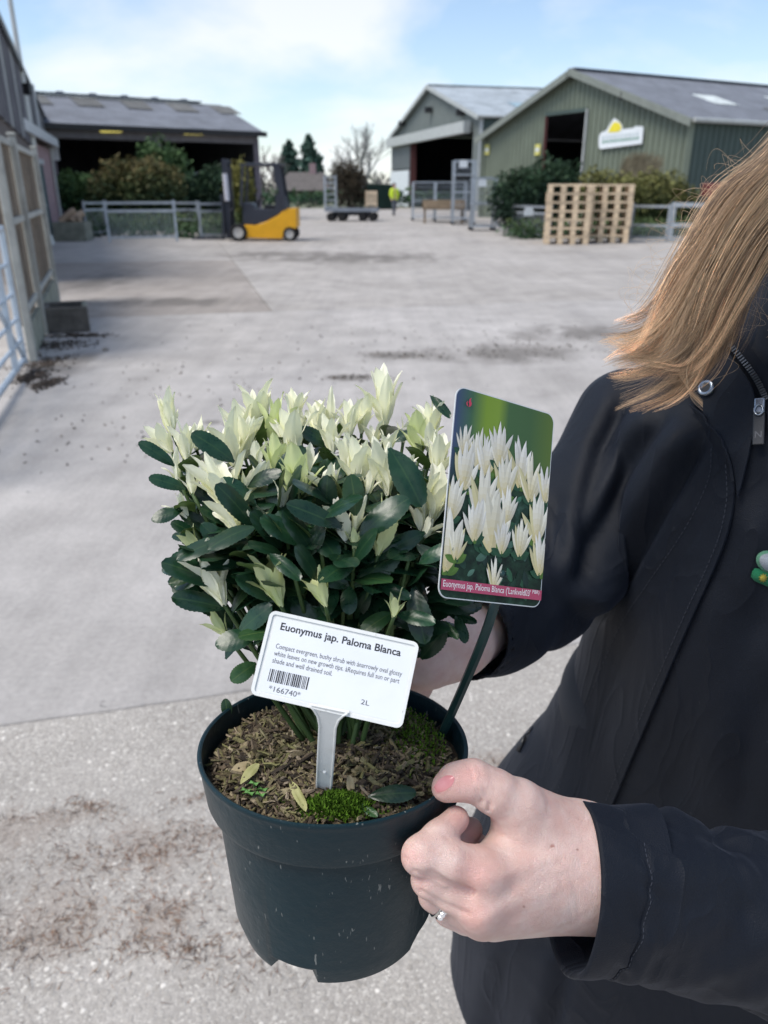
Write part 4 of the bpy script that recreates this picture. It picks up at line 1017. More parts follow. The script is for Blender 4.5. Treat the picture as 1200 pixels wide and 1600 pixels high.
# ------------------------------------------------------------------ litter on the concrete
M_LIT = leaf_mat('dry_litter', .9)
def litter(name, label, spots, n_, lmin, lmax, cols, thick, seed):
    rg = np.random.default_rng(seed); m_ = MB()
    for i in range(n_):
        cx, cy, rx, ry, rot = spots[rg.integers(len(spots))]
        v = rg.normal(size=2)*(.5 if name != 'needle_litter' else .85); x = cx+v[0]*rx*math.cos(rot)-v[1]*ry*math.sin(rot); y = cy+v[0]*rx*math.sin(rot)+v[1]*ry*math.cos(rot)
        L_ = rg.uniform(lmin, lmax); a = rg.random()*6.28; z = .0015+rg.random()*.006; t = thick*rg.uniform(.6, 1.4)
        dx, dy = math.cos(a)*L_/2, math.sin(a)*L_/2; nx_, ny_ = -math.sin(a)*t, math.cos(a)*t; dz = rg.normal()*.003
        c = cols[rg.integers(len(cols))]; g = rg.uniform(.6, 1.3); m_.col = tuple(q*g for q in c)
        m_.add([(x-dx-nx_, y-dy-ny_, max(.001, z-dz)), (x-dx+nx_, y-dy+ny_, max(.001, z-dz)), (x+dx, y+dy, max(.001, z+dz)), (x, y, z+t*1.5)], [(0, 2, 1), (0, 1, 3), (1, 2, 3), (2, 0, 3)])
    return tag(m_.build(name, M_LIT), label, 'litter', kind='stuff')
def ls(px, py, rx, ry, rot=0): g = G(px, py); return (g.x, g.y, rx, ry, rot)
BRN = [(.22, .115, .07), (.27, .15, .095), (.15, .09, .06), (.30, .20, .13), (.10, .065, .05)]
litter('needle_litter', 'brown dry conifer needles drifted on the near concrete', [ls(60, 1450, .16, .07, .2), ls(20, 1480, .12, .05, .2), ls(120, 1450, .12, .04, .2), ls(225, 1475, .05, .02), ls(270, 1425, .05, .03), ls(270, 1330, .10, .03, .2), ls(320, 1300, .07, .03), ls(200, 1340, .10, .04), ls(110, 1335, .08, .03), ls(60, 1275, .09, .02, .2), ls(150, 1265, .06, .02, -.3), ls(310, 1250, .06, .012, .3), ls(400, 1500, .06, .04), ls(300, 1480, .05, .03), ls(170, 1360, .16, .10), ls(120, 1400, .26, .16), ls(250, 1380, .22, .14), ls(60, 1460, .24, .12), ls(200, 1460, .22, .10), ls(790, 1195, .06, .03), ls(740, 1330, .05, .04)], 1900, .008, .032, BRN, .0008, 3)
litter('soil_debris', 'dark soil and leaf debris spilled below the trough', [ls(85, 540, .35, .25), ls(60, 570, .22, .35), ls(50, 590, .12, .22), ls(120, 525, .35, .12), ls(75, 600, .1, .2)], 1300, .012, .05, [(.06, .048, .04), (.09, .07, .055), (.13, .10, .08), (.04, .034, .03)], .008, 4)
litter('leaf_specks', 'scattered dark specks of leaf and mud on the yard', [ls(760, 548, 1.0, .5), ls(620, 556, .4, .2), ls(560, 590, .3, .1), ls(900, 540, 1.0, .6), ls(330, 600, 1.6, 1.0), ls(200, 690, 1.0, .6), ls(560, 520, 2.0, 1.2)], 500, .008, .035, [(.06, .05, .042), (.10, .085, .07), (.15, .12, .09)], .006, 5)
# loose stones by the trough
M_STN = simple('pale_stone', (.33, .30, .27), .85, .2, 9, bump=.004, rand=.35)
for k, (px_, py_, s_) in enumerate(((96, 527, .05), (72, 537, .045), (165, 548, .035), (58, 556, .05))):
    V, F = surface_nets(lambda p: ellip(p, (0, 0, .4), (1.0, .75, .5))+.12*np.sin(p[:, 0]*5+k)*np.cos(p[:, 1]*4+k), (-1.4, -1.3, -.4), (1.4, 1.3, 1.3), .16)
    V[:, 2] = np.maximum(V[:, 2], 0)
    o = link('stone', mesh_np('stone', V*s_, F), None, M_STN); g = G(px_, py_); o.location = (g.x, g.y, .001); o.rotation_euler = (0, 0, k*1.3)
    tag(o, ('pale stone right against the trough front', 'stone in the soil below the trough corner', 'lone stone out on the concrete past the trough', 'stone beside the foot of the farm gate')[k], 'stone', 'loose stones by the trough')
# ------------------------------------------------------------------ pot
POT_D, POT_T = .486, R(8.0)
pc = P(522, 1160, POT_D)                                   # centre of the rim
axz = Vector((.012, math.sin(POT_T), math.cos(POT_T))).normalized(); axx = (Vector((1, 0, 0))-axz*axz.x).normalized(); axy = axz.cross(axx)
MP = Matrix((axx, axy, axz)).transposed()
RIM = .0845
def potp(x, y, z): return pc+axx*x+axy*y+axz*z
def pot_material():
    n = N('dark_green_pot_plastic'); v = n.co()
    f = n.noise(v, 14, 5, .6); sc = n.ramp(n.noise(n.map(v, (1, 1, .25)), 420, 2, .5), [(.70, 0.0), (.74, 1.0)])
    dust = n.ramp(n.noise(v, 26, 6, .7), [(.50, 0.0), (.80, 1.0)])
    col = n.ramp(f, [(.3, (.0035, .0190, .0270)), (.7, (.0055, .024, .0330))])
    col = n.mix(n.math('MULTIPLY', dust, .10), col, (.10, .11, .10)); col = n.mix(n.math('MULTIPLY', sc, .55), col, (.30, .31, .29))
    n.color(col).rough(n.ramp(dust, [(0, .36), (1, .6)])).set(Specular_IOR_Level=.30); n.bump(n.noise(v, 120, 4, .6), .0006); return n.m
M_POT = pot_material()
POT = empty('plant_pot', pc-axz*.125, 0, 'dark green plastic plant pot held up by the rim', 'plant pot')
NS = 120
prof = [(.0600, -.1235), (.0610, -.1240), (.0630, -.118), (.0655, -.1100), (.0735, -.034), (.0738, -.0315), (.0790, -.0285), (.0800, -.026), (.0832, -.004), (.0838, -.001), (.0845, .0005), (.0842, .0018), (.0830, .0022), (.0818, .0015), (.0812, -.002), (.0795, -.024), (.0725, -.031), (.0640, -.105), (.0600, -.1130)]
m_ = MB(); m_.lathe(prof, NS, (0, 0, .125), None)
V = [list(v) for v in m_.V]
for i, (r_, z_) in enumerate(prof):                        # drainage notches round the foot
    if z_ > -.1175: continue
    for k in range(NS):
        a = math.degrees(2*math.pi*k/NS) % 90
        V[i*NS+k][2] += .0085*smooth_np(np.array(a), 8, 10)*(1-smooth_np(np.array(a), 33, 35))
m_.V = [tuple(v) for v in V]
pw = m_.build('pot_wall', M_POT, POT, smooth=True, sharp=38); m_ = MB(); m_.lathe([(.0001, .012), (.061, .012), (.0635, .0145), (.0001, .0145)], 64); m_.build('pot_base', M_POT, POT, smooth=True, sharp=38)
POT.rotation_mode = 'QUATERNION'; POT.rotation_quaternion = MP.to_quaternion() @ Quaternion((0, 0, 1), R(-42))
RI = (MP.to_quaternion() @ Quaternion((0, 0, 1), R(-42))).inverted()
def to_pot(v): return RI @ (v-(pc-axz*.125))
# soil and bark
SOILZ = -.0105
def soil_h(x, y):
    r_ = math.hypot(x, y); return SOILZ+.010*max(0, 1-(r_/.07)**2)+.0022*mnoise.noise(Vector((x*60, y*60, 1)))-.004*max(0, (r_-.068)/.012)
n = N('bark_mulch'); v = n.pos(); n.color(n.ramp(n.noise(v, 260, 5, .7), [(.3, (.03, .022, .014)), (.5, (.09, .066, .042)), (.72, (.18, .14, .09))])).rough(.9); n.bump(n.noise(v, 300, 4, .7), .003); M_SOIL = n.m
m_ = MB(); rings, segs = 14, 48; vs_ = [to_pot(potp(0, 0, soil_h(0, 0)))]; fs = []
for i in range(1, rings+1):
    for k in range(segs):
        r_ = .0805*i/rings; a = 2*math.pi*k/segs; x, y = r_*math.cos(a), r_*math.sin(a); vs_.append(to_pot(potp(x, y, soil_h(x, y))))
for k in range(segs): fs.append((0, 1+k, 1+(k+1) % segs))
for i in range(rings-1):
    for k in range(segs):
        a = 1+i*segs; fs.append((a+k, a+segs+k, a+segs+(k+1) % segs, a+(k+1) % segs))
m_.add(vs_, fs); soil = m_.build('soil', M_SOIL, POT, smooth=True)
def chip_mat(name, byobj):
    n = N(name); v = n.pos(); src = n.rand() if byobj else n.attr('tint', 'Fac')
    base = n.ramp(src, [(0, (.025, .018, .012)), (.25, (.08, .057, .036)), (.42, (.17, .125, .08)), (.56, (.15, .14, .055)), (.68, (.27, .205, .135)), (.8, (.21, .20, .075)), (.92, (.40, .32, .225)), (1, (.06, .043, .028))])
    g = n.noise(n.map(v, (1, 1, 1)), 420, 5, .7); moss = n.ramp(n.noise(v, 38, 4, .6), [(.56, 0.0), (.68, 1.0)])
    col = n.mix(1.0, base, n.ramp(g, [(.3, .55), (.7, 1.3)]), 'MULTIPLY'); col = n.mix(n.math('MULTIPLY', moss, .45), col, (.115, .125, .025))
    n.color(col).rough(.88); n.bump(g, .0015); return n.m
M_CHIP = chip_mat('bark_chip_wood', True); M_CHIPS = chip_mat('small_bark_chips_wood', False)
def chip_variant(seed, L, W, H):
    rg = np.random.default_rng(seed); V = []; n_ = 4
    for i in range(n_+1):
        t = i/n_; w = W*(.6+.5*math.sin(math.pi*min(max(t, .12), .88)))*rg.uniform(.75, 1.15); h = H*rg.uniform(.7, 1.2); x = (t-.5)*L; yo = rg.normal()*W*.12; zo = rg.normal()*H*.25
        V += [(x+rg.normal()*L*.03, yo-w/2, zo-h/2), (x+rg.normal()*L*.03, yo+w/2, zo-h/2), (x, yo+w/2*rg.uniform(.5, 1), zo+h/2), (x, yo-w/2*rg.uniform(.5, 1), zo+h/2)]
    F = [(0, 1, 2, 3)[::-1], tuple(4*n_+k for k in range(4))]
    for i in range(n_):
        for k in range(4): F.append((4*i+k, 4*i+(k+1) % 4, 4*i+4+(k+1) % 4, 4*i+4+k))
    return V, F
cvars = []
for k in range(12):
    L_ = (.0055, .009, .0125, .017)[k % 4]; cvars.append(chip_variant(k, L_, (.0014, .0026, .0044)[(k*5+k//4) % 3], (.0010, .0014, .0011)[k % 3]))
cmesh = [mesh_np('bark_chip', V, F, False) for V, F in cvars]
rg = np.random.default_rng(11); small = MB()
cnt = 0
for i in range(3800):
    r_ = .0745*math.sqrt(rg.random()); a = rg.random()*6.283; x, y = r_*math.cos(a), r_*math.sin(a)
    zt_ = soil_h(x, y)+.0006+rg.random()*.0032
    q = Quaternion((rg.normal(), rg.normal(), rg.normal(), rg.normal())).normalized()
    q = Quaternion((0, 0, 1), rg.random()*6.283) @ Quaternion((0, 1, 0), rg.normal()*.38) @ Quaternion((1, 0, 0), rg.normal()*.6)
    p = potp(x, y, zt_); k = rg.integers(12)
    if cnt < 295 and (y < .01) and i % 3 == 0 and r_ < .069:
        o = link('bark_chip', cmesh[k], soil, M_CHIP); cnt += 1
        o.location = to_pot(p)+to_pot(pc+axz*.001)-to_pot(pc); o.rotation_mode = 'QUATERNION'; o.rotation_quaternion = q; s = rg.uniform(.8, 1.25); o.scale = (s, s, s)
    else:
        V, F = cvars[k]; s = rg.uniform(.45, .95); small.col = (rg.random(),)*3; lp = to_pot(p); small.add([lp+(q @ (Vector(v)*s)) for v in V], F)
tag(small.build('small_bark_chips', M_CHIPS, soil), kind='stuff')
# moss cushion at the front
def moss(px, py, w, h, n_, name, par=None, seed=1):
    rg = np.random.default_rng(seed); m_ = MB(); o = pc+axz*SOILZ
    for i in range(n_):
        a, b = rg.normal(size=2)*.42
        p = ray_plane(px+a*w, py+b*h, o, axz)
        if (p-o).length > .071: continue
        hh = .007*max(0, 1-(a*a+b*b))+.002
        for k in range(2):
            d_ = Vector((rg.normal()*.7, rg.normal()*.7, 1+rg.random())).normalized(); L_ = rg.uniform(.0014, .0030); e = p+axz*(hh*rg.random()+.004)
            sd = d_.cross(Vector((rg.normal(), rg.normal(), rg.normal()))).normalized()*.0007; g = rg.uniform(.5, 1.5); m_.col = (.075*g, .15*g, .012*g)
            m_.add([e-sd, e+sd, e+d_*L_], [(0, 1, 2)])
    return m_
n = N('moss_green'); n.color(n.attr('tint')).rough(.8).set(Specular_IOR_Level=.2); M_MOSS = n.m
tag(moss(530, 1274, 62, 22, 2600, 'moss', seed=2).build('moss', M_MOSS), 'bright green moss cushion by the foot of the white label', 'moss', kind='stuff')
tag(moss(640, 1170, 90, 60, 900, 'moss', seed=5).build('moss', M_MOSS), 'sparse moss film on the bark near the green stake', 'moss', kind='stuff')

# ------------------------------------------------------------------ leaves
def leaf_mesh(name, wid=.40, *a, **k):
    return leaf_mesh2(name, wid, *a, **k)
def leaf_mesh2(name, wid=.40, serr=.014, fold=.22, curl=.25, wave=.02, nseg=12, tipw=.55, seed=0, base=.0, pt=.55):
    """unit-length leaf along +X, upper face +Z; widest towards tipw"""
    rg = np.random.default_rng(seed); V = []; U = []; F = []; nc = 3
    for i in range(nseg+1):
        t = i/nseg; tt = base+(1-base)*t
        tp_ = .75*(1-0)/(.75+pt); sh = (t**.75)*((1-t)**pt); pk = (tp_**.75)*((1-tp_)**pt); w = wid/2*sh/pk*(1+0) if 0 < t < 1 else (.035 if t == 0 else .004)
        w = max(w, .022 if t < .12 else .004)
        cz = -curl*(t**2)*.5+.03*math.sin(t*3.1)
        for j in range(-nc, nc+1):
            f = j/nc; ww = w*f
            xo = 0.0
            if abs(j) == nc and 0 < i < nseg: ww *= 1+ (serr*9 if i % 2 else -serr*3); xo = serr*1.6 if i % 2 else 0
            z = cz+abs(ww)*fold-(ww*ww)*.5/max(wid, .1)+wave*math.sin(t*9+f*2+seed)*abs(f)
            V.append((t+xo, ww, z)); U.append((t, abs(f), 0))
    m = 2*nc+1
    for i in range(nseg):
        for j in range(m-1): F.append((i*m+j, (i+1)*m+j, (i+1)*m+j+1, i*m+j+1))
    me = mesh_np(name, V, F); a = me.color_attributes.new('tint', 'FLOAT_COLOR', 'POINT')
    a.data.foreach_set('color', np.array([(u[0], u[1], 0, 1) for u in U], np.float32).ravel()); return me
def leaf_shader(name, dark, light, rib, edge, back, rough, trans, tip=None):
    n = N(name); at = n.attr('tint'); sp_c = n.n('ShaderNodeSeparateColor'); n.l(at, sp_c.inputs[0]); t, f = sp_c.outputs[0], sp_c.outputs[1]
    nz = n.noise(n.co(), 3.5, 5, .6)
    col = n.mix(n.ramp(nz, [(.3, 0.0), (.7, 1.0)]), dark, light)
    col = n.mix(1.0, col, n.ramp(n.rand(), [(0, .62 if dark[0] < .3 else .90), (1, 1.35 if dark[0] < .3 else 1.05)]), 'MULTIPLY')
    if tip: col = n.mix(n.ramp(t, [(0, 1.0), (.55, 0.0)]), col, tip)
    col = n.mix(n.math('MULTIPLY', n.ramp(f, [(0, 1.0), (.10, 0.0)]), .55), col, rib)
    vein = n.n('ShaderNodeTexWave', wave_type='BANDS', bands_direction='X'); vein.inputs['Scale'].default_value = 2.6; vein.inputs['Distortion'].default_value = 2.0
    cb = n.n('ShaderNodeCombineXYZ'); n.l(n.math('SUBTRACT', t, n.math('MULTIPLY', f, .16)), cb.inputs[0]); n.l(cb.outputs[0], vein.inputs['Vector'])
    col = n.mix(n.math('MULTIPLY', n.ramp(vein.outputs['Fac'], [(.82, 0.0), (1, 1.0)]), .05), col, rib)
    col = n.mix(n.math('MULTIPLY', n.ramp(f, [(.86, 0.0), (1, 1.0)]), .35), col, edge)
    g = n.n('ShaderNodeNewGeometry'); col = n.mix(g.outputs['Backfacing'], col, back)
    n.color(col).rough(n.ramp(nz, [(.3, rough*.8), (.7, rough*1.3)])).set(Specular_IOR_Level=.5)
    n.bump(n.math('ADD', n.math('MULTIPLY', vein.outputs['Fac'], .25), n.noise(n.co(), 5, 3, .5)), .00008)
    tr = n.n('ShaderNodeBsdfTranslucent'); n.l(n.mix(1.0, col, (1.15, 1.18, .92), 'MULTIPLY'), tr.inputs[0])
    ms = n.n('ShaderNodeMixShader'); ms.inputs[0].default_value = trans; n.l(n.b.outputs[0], ms.inputs[1]); n.l(tr.outputs[0], ms.inputs[2])
    n.l(ms.outputs[0], n.t.nodes['Material Output'].inputs[0]); return n.m
M_LEAF = leaf_shader('dark_evergreen_leaf', (.0075, .032, .0160), (.0150, .053, .0240), (.045, .095, .035), (.035, .065, .03), (.075, .125, .04), .29, .08)
M_LEAFM = leaf_shader('mid_green_leaf', (.017, .056, .020), (.03, .082, .026), (.11, .17, .05), (.06, .10, .03), (.10, .16, .05), .36, .16)
M_YOUNG = leaf_shader('cream_young_leaf', (.90, .885, .71), (.94, .93, .81), (.86, .86, .62), (.94, .935, .84), (.90, .89, .72), .45, .28, (.82, .83, .50))
M_LIME = leaf_shader('lime_young_leaf', (.68, .73, .38), (.76, .80, .50), (.60, .68, .30), (.80, .83, .55), (.70, .75, .40), .45, .28, (.50, .60, .22))
M_STEM = simple('green_stem', (.055, .10, .030), .55, .2, 40, rand=.2)
LM = [leaf_mesh('leaf', .44, .006, .20, .22, .012, 24, .52, 1), leaf_mesh('leaf', .47, .006, .26, .34, .016, 24, .56, 2), leaf_mesh('leaf', .40, .006, .30, .10, .014, 24, .50, 3), leaf_mesh('leaf', .49, .006, .16, .45, .02, 24, .60, 4)]
YM = [leaf_mesh('young_leaf', .36, .008, .42, .16, .018, 10, .50, 11, pt=.78), leaf_mesh('young_leaf', .42, .009, .50, .36, .025, 10, .55, 12, pt=.72), leaf_mesh('young_leaf', .30, .006, .46, -.08, .02, 10, .48, 13, pt=.85), leaf_mesh('young_leaf', .40, .008, .38, .52, .03, 10, .56, 14, pt=.75)]
SHRUB = empty('potted_shrub', potp(0, 0, SOILZ), 0, 'bushy euonymus with dark glossy leaves and cream white shoot tips', 'shrub')
so = potp(0, 0, SOILZ)
leafN = [0]; youngN = [0]; budN = [0]; inner = MB()
def place(me, mat, parent, base, tip_dir, normal, L_, name, wscale=1.0):
    x = tip_dir.normalized(); z = (normal-x*normal.dot(x))
    if z.length < 1e-4: z = x.orthogonal()
    z.normalize(); y = z.cross(x)
    o = link(name, me, parent); 
    if mat is not None: o.material_slots[0].link = 'OBJECT' if me.materials else 'DATA'; 
    o.matrix_local = Matrix.Translation(base-so) @ Matrix((x, y, z)).transposed().to_4x4() @ Matrix.Diagonal((L_, L_*wscale, L_, 1))
    return o
for m_e in LM+YM: m_e.materials.append(M_LEAF if m_e in LM else M_YOUNG)
def leaf(parent, base, d_, nrm, L_, mat=None, v=None, name='leaf', ws=1.0):
    pool = LM if name == 'leaf' else YM; v = random.randrange(4) if v is None else v
    cntr = {'leaf': leafN, 'young_leaf': youngN, 'bud_leaf': budN}[name]
    if cntr[0] >= 299:
        x = d_.normalized(); z = (nrm-x*nrm.dot(x)).normalized(); y = z.cross(x); M = Matrix((x, y, z)).transposed()
        return None
    cntr[0] += 1
    o = place(pool[v], None, parent, base, d_, nrm, L_, name, ws)
    if mat is not None:
        o.material_slots[0].link = 'OBJECT'; o.material_slots[0].material = mat
    return o
CAMP = Vector((0, 0, CAM_Z))
# shoots: base px, tip px, depth, size class
SH = [((268, 676), (258, 618), .50, 1), ((268, 706), (240, 672), .49, 1), ((292, 716), (287, 664), .48, 1), ((306, 700), (324, 655), .50, 0), ((384, 694), (362, 634), .53, 1), ((402, 668), (396, 605), .54, 1),
      ((412, 660), (414, 610), .545, 0), ((367, 726), (354, 655), .50, 1), ((382, 714), (390, 652), .51, 1), ((428, 692), (430, 630), .52, 1), ((456, 722), (456, 640), .50, 2), ((462, 655), (460, 610), .55, 1), ((428, 742), (436, 688), .47, 1),
      ((368, 800), (322, 718), .45, 2), ((385, 790), (394, 728), .455, 0), ((370, 826), (342, 765), .44, 0), ((386, 834), (397, 795), .44, 0), ((292, 806), (270, 776), .46, 0), ((465, 786), (464, 712), .445, 2), ((278, 748), (273, 706), .47, 0),
      ((602, 660), (600, 582), .54, 2), ((497, 680), (493, 630), .54, 1), ((517, 664), (515, 614), .55, 0), ((546, 680), (548, 630), .53, 1), ((565, 674), (570, 628), .54, 1), ((520, 704), (512, 655), .50, 2), ((542, 732), (541, 684), .48, 1),
      ((554, 758), (566, 690), .46, 2), ((606, 768), (592, 695), .455, 1), ((606, 708), (609, 672), .50, 0), ((522, 782), (506, 732), .445, 1), ((540, 842), (524, 780), .43, 0), ((554, 828), (564, 784), .43, 0), ((554, 856), (554, 828), .425, 0),
      ((592, 862), (608, 790), .43, 2), ((676, 682), (668, 630), .51, 2), ((656, 710), (650, 650), .50, 1), ((674, 708), (668, 666), .49, 0), ((682, 740), (690, 678), .47, 1), ((676, 810), (690, 735), .45, 1), ((662, 806), (664, 742), .45, 0),
      ((657, 826), (652, 784), .445, 0), ((662, 838), (682, 806), .44, 0), ((347, 940), (312, 864), .435, 2), ((438, 942), (410, 872), .42, 1), ((508, 944), (488, 896), .418, 1), ((312, 862), (288, 832), .45, 0), ((352, 990), (324, 962), .44, 0), ((616, 962), (620, 926), .42, 0),
      ((470, 668), (478, 640), .55, 0), ((340, 720), (330, 690), .50, 0), ((630, 690), (634, 655), .53, 0), ((586, 700), (580, 660), .53, 0), ((330, 740), (318, 706), .47, 0), ((300, 770), (296, 735), .46, 0), ((440, 790), (446, 752), .44, 0), ((500, 850), (494, 815), .425, 0), ((630, 745), (640, 712), .46, 0), ((575, 770), (584, 735), .45, 0), ((410, 760), (414, 722), .46, 0), ((640, 870), (650, 836), .43, 0), ((330, 830), (316, 798), .45, 0), ((460, 900), (452, 868), .418, 0), ((480, 740), (488, 700), .47, 1), ((585, 735), (578, 690), .47, 1), ((400, 735), (404, 690), .48, 1), ((640, 740), (630, 700), .48, 0)]
shoot_info = []
for i, (b, t, d_, sz) in enumerate(SH):
    B, T = P(b[0], b[1], d_), P(t[0], t[1], d_+.002)
    ax = (T-B); Ls = ax.length; ax.normalize()
    # stem from the soil to the shoot
    a = random.random()*6.28; r0 = random.uniform(.004, .02)
    S0 = potp(r0*math.cos(a), r0*math.sin(a)+.006, SOILZ-.004)
    hgt = B.z-S0.z; mid = S0.lerp(B, .5)+Vector((0, 0, .012))-(B-S0).normalized()*0+Vector(((B.x-S0.x)*.10, (B.y-S0.y)*.10, 0))
    pts = bez([S0, mid, B], 14)
    m_ = MB(); m_.tube([p-so for p in pts], [.0019-.0008*k/13 for k in range(14)], 6); stem = m_.build('stem', M_STEM, SHRUB, smooth=True)
    lime = (b[1] > 850 and random.random() < .55) or random.random() < .10 or i in (20, 34)
    ym = M_LIME if lime and i not in (20,) else (M_YOUNG if i != 34 else M_LIME)
    # tulip of young leaves: outer pair, inner pair, core
    tocam = (CAMP-B).normalized(); side = ax.cross(tocam).normalized(); fr = side.cross(ax).normalized()
    n_out = (5, 8, 9)[sz]; ph = random.random()*6.28
    for k in range(n_out):
        an = ph+k*2.39996; out = side*math.cos(an)+fr*math.sin(an); rr = k/n_out
        open_ = .46*(1-.78*rr)*random.uniform(.5, 1.35)
        Ly = Ls*(.92+.34*rr)*random.uniform(.88, 1.10)
        leaf(stem, B-ax*(.10*Ls*(1-rr))+out*.0012, (ax+out*open_), -out+ax*.15, Ly, ym, None, 'young_leaf' if k < 5 else 'bud_leaf', (.95 if sz else .85)*random.uniform(.75, 1.1))
    shoot_info.append((B, pts, stem, sz))
# dark leaf pairs down the stems
for (B, pts, stem, sz) in shoot_info:
    L_tot = sum((pts[k+1]-pts[k]).length for k in range(13)); ph = random.random()*3.14
    for j, s in enumerate((.013, .028, .046, .064)):
        if leafN[0] > 256 or s > L_tot*.75: break
        if j == 3 and random.random() < .6: continue
        t = 1-s/L_tot; kk = t*13; k = min(12, int(kk)); p = pts[k].lerp(pts[k+1], kk-k); tan = (pts[k+1]-pts[k]).normalized()
        e1 = tan.orthogonal().normalized(); e2 = tan.cross(e1); an = ph+j*1.5708
        for sgn in (0, math.pi):
            if leafN[0] > 262 or random.random() < .10: continue
            o_ = e1*math.cos(an+sgn)+e2*math.sin(an+sgn); up_ = random.uniform(.15, .75) if j < 2 else random.uniform(-.25, .4)
            dd = (o_+tan*up_+Vector((0, 0, -.05))).normalized()
            tp = PIX(p+dd*.04)
            if 385 < tp[0] < 668 and 925 < tp[1] < 1150 and tp[2] < .422: continue
            if tp[1] > 1010 or (tp[0] < 330 and tp[1] > 905) or tp[0] < 232: continue
            leaf(stem, p, dd, tan+o_*-.2, random.uniform(.025, .036)*(.82 if j == 0 else 1), M_LEAFM if (random.random() < .20) else None)
# large leaves picked out in the photo: base px, tip px, depth
main = shoot_info[0][2]
BIG = [((366, 722), (302, 674), .455, 1.0, 0), ((608, 700), (662, 786), .430, .95, 0), ((534, 824), (448, 786), .412, .9, 0), ((562, 838), (630, 776), .415, .9, 0), ((554, 916), (622, 860), .415, 1.0, 0), ((546, 918), (482, 880), .415, 1.05, 0), ((352, 950), (268, 932), .415, 1.0, 0), ((286, 796), (238, 808), .45, 1.0, 0), ((290, 764), (234, 744), .452, .9, 0), ((272, 728), (220, 688), .46, .75, 0), ((646, 918), (664, 1006), .415, 1.1, 0), ((404, 992), (338, 1002), .41, 1.1, 0), ((478, 852), (410, 806), .418, .95, 0), ((400, 1036), (362, 1062), .425, 1.25, 1), ((672, 618), (704, 652), .50, .8, 0), ((555, 806), (553, 746), .415, 1.1, 1), ((437, 940), (372, 898), .408, .95, 0), ((664, 832), (600, 862), .43, .9, 0), ((640, 800), (662, 750), .44, .9, 0), ((400, 790), (352, 745), .44, .9, 0), ((384, 760), (436, 735), .445, .9, 0), ((320, 880), (270, 868), .445, 1.1, 0), ((318, 890), (264, 912), .44, .9, 1), ((430, 740), (470, 700), .46, .9, 0), ((545, 915), (545, 958), .415, 1.25, 0), ((612, 958), (565, 985), .415, 1.1, 1), ((620, 960), (680, 972), .41, 1.0, 0), ((500, 950), (440, 978), .415, 1.0, 0), ((372, 990), (420, 945), .41, 1.0, 0), ((450, 930), (500, 985), .415, .9, 0), ((690, 970), (716, 998), .44, .8, 1), ((712, 962), (730, 1000), .455, .9, 0), ((520, 700), (470, 668), .50, .9, 0), ((610, 690), (650, 668), .51, .9, 0), ((700, 960), (745, 972), .46, .8, 0), ((360, 860), (318, 820), .44, .95, 0), ((400, 880), (372, 840), .43, 1.0, 0), ((480, 870), (500, 822), .42, 1.0, 0), ((420, 865), (470, 905), .41, .9, 0), ((655, 880), (700, 850), .42, .9, 0), ((650, 850), (690, 880), .425, .9, 0), ((590, 915), (640, 930), .415, .9, 0)]
for k, (b, t, d_, ws, kind) in enumerate(BIG):
    sgn = random.choice((-1, 1)); d_ += .014 if b[1] > 895 else 0; B, T = P(b[0], b[1], d_+.008), P(t[0], t[1], d_-.002); ax = T-B
    nrm = ((CAMP-B).normalized()*.85+Vector((random.uniform(-.35, .35), 0, .55))).normalized()
    o = None
    leafN[0] += 1; st = min(shoot_info, key=lambda q: (q[0]-B).length)
    o = place(LM[k % 4], None, st[2], B, ax, nrm, ax.length, 'leaf', ws)
    if kind: o.material_slots[0].link = 'OBJECT'; o.material_slots[0].material = M_LEAFM
    pe = min((p for q in shoot_info for p in q[1]), key=lambda p: (p-B).length)
# dense inner foliage, too many leaves to tell apart
rg = random.Random(5); iv, if_ = [tuple(v.co) for v in LM[0].vertices], [tuple(p.vertices) for p in LM[0].polygons]
att = np.array([d.color[:3] for d in LM[0].color_attributes['tint'].data]); Vall = []; Fall = []; Call = []
cen = so+Vector((-.012, .035, .115))
for k in range(700):
    dv = Vector((rg.gauss(0, 1), rg.gauss(0, 1), rg.gauss(0, 1))).normalized()*(rg.random()**.4)
    p = cen+Vector((dv.x*.086, dv.y*.070, dv.z*.070-.012)); x = (Vector((dv.x, dv.y, .2+rg.uniform(-.5, .8)))+Vector((rg.gauss(0, .3), rg.gauss(0, .3), 0))).normalized(); pq = PIX(p+x*.035)
    if (pq[1] > 900 and pq[2] < .438) or pq[1] > 1010 or (pq[0] < 335 and pq[1] > 925) or pq[0] < 245: continue
    z = (Vector((0, -.3, 1))+dv*.3).normalized(); z = (z-x*z.dot(x)).normalized(); y = z.cross(x); L_ = rg.uniform(.022, .034)
    b0 = len(Vall)
    for v in iv: Vall.append(p+(x*v[0]+y*v[1]+z*v[2])*L_-so)
    Fall += [tuple(q+b0 for q in f) for f in if_]; Call.append(att)
me = mesh_np('inner_leaves', Vall, Fall); a = me.color_attributes.new('tint', 'FLOAT_COLOR', 'POINT'); cc = np.concatenate(Call); a.data.foreach_set('color', np.c_[cc, np.ones(len(cc))].astype(np.float32).ravel())
tag(link('inner_leaves', me, SHRUB, M_LEAF), kind='stuff')
print('leaves', leafN, youngN)
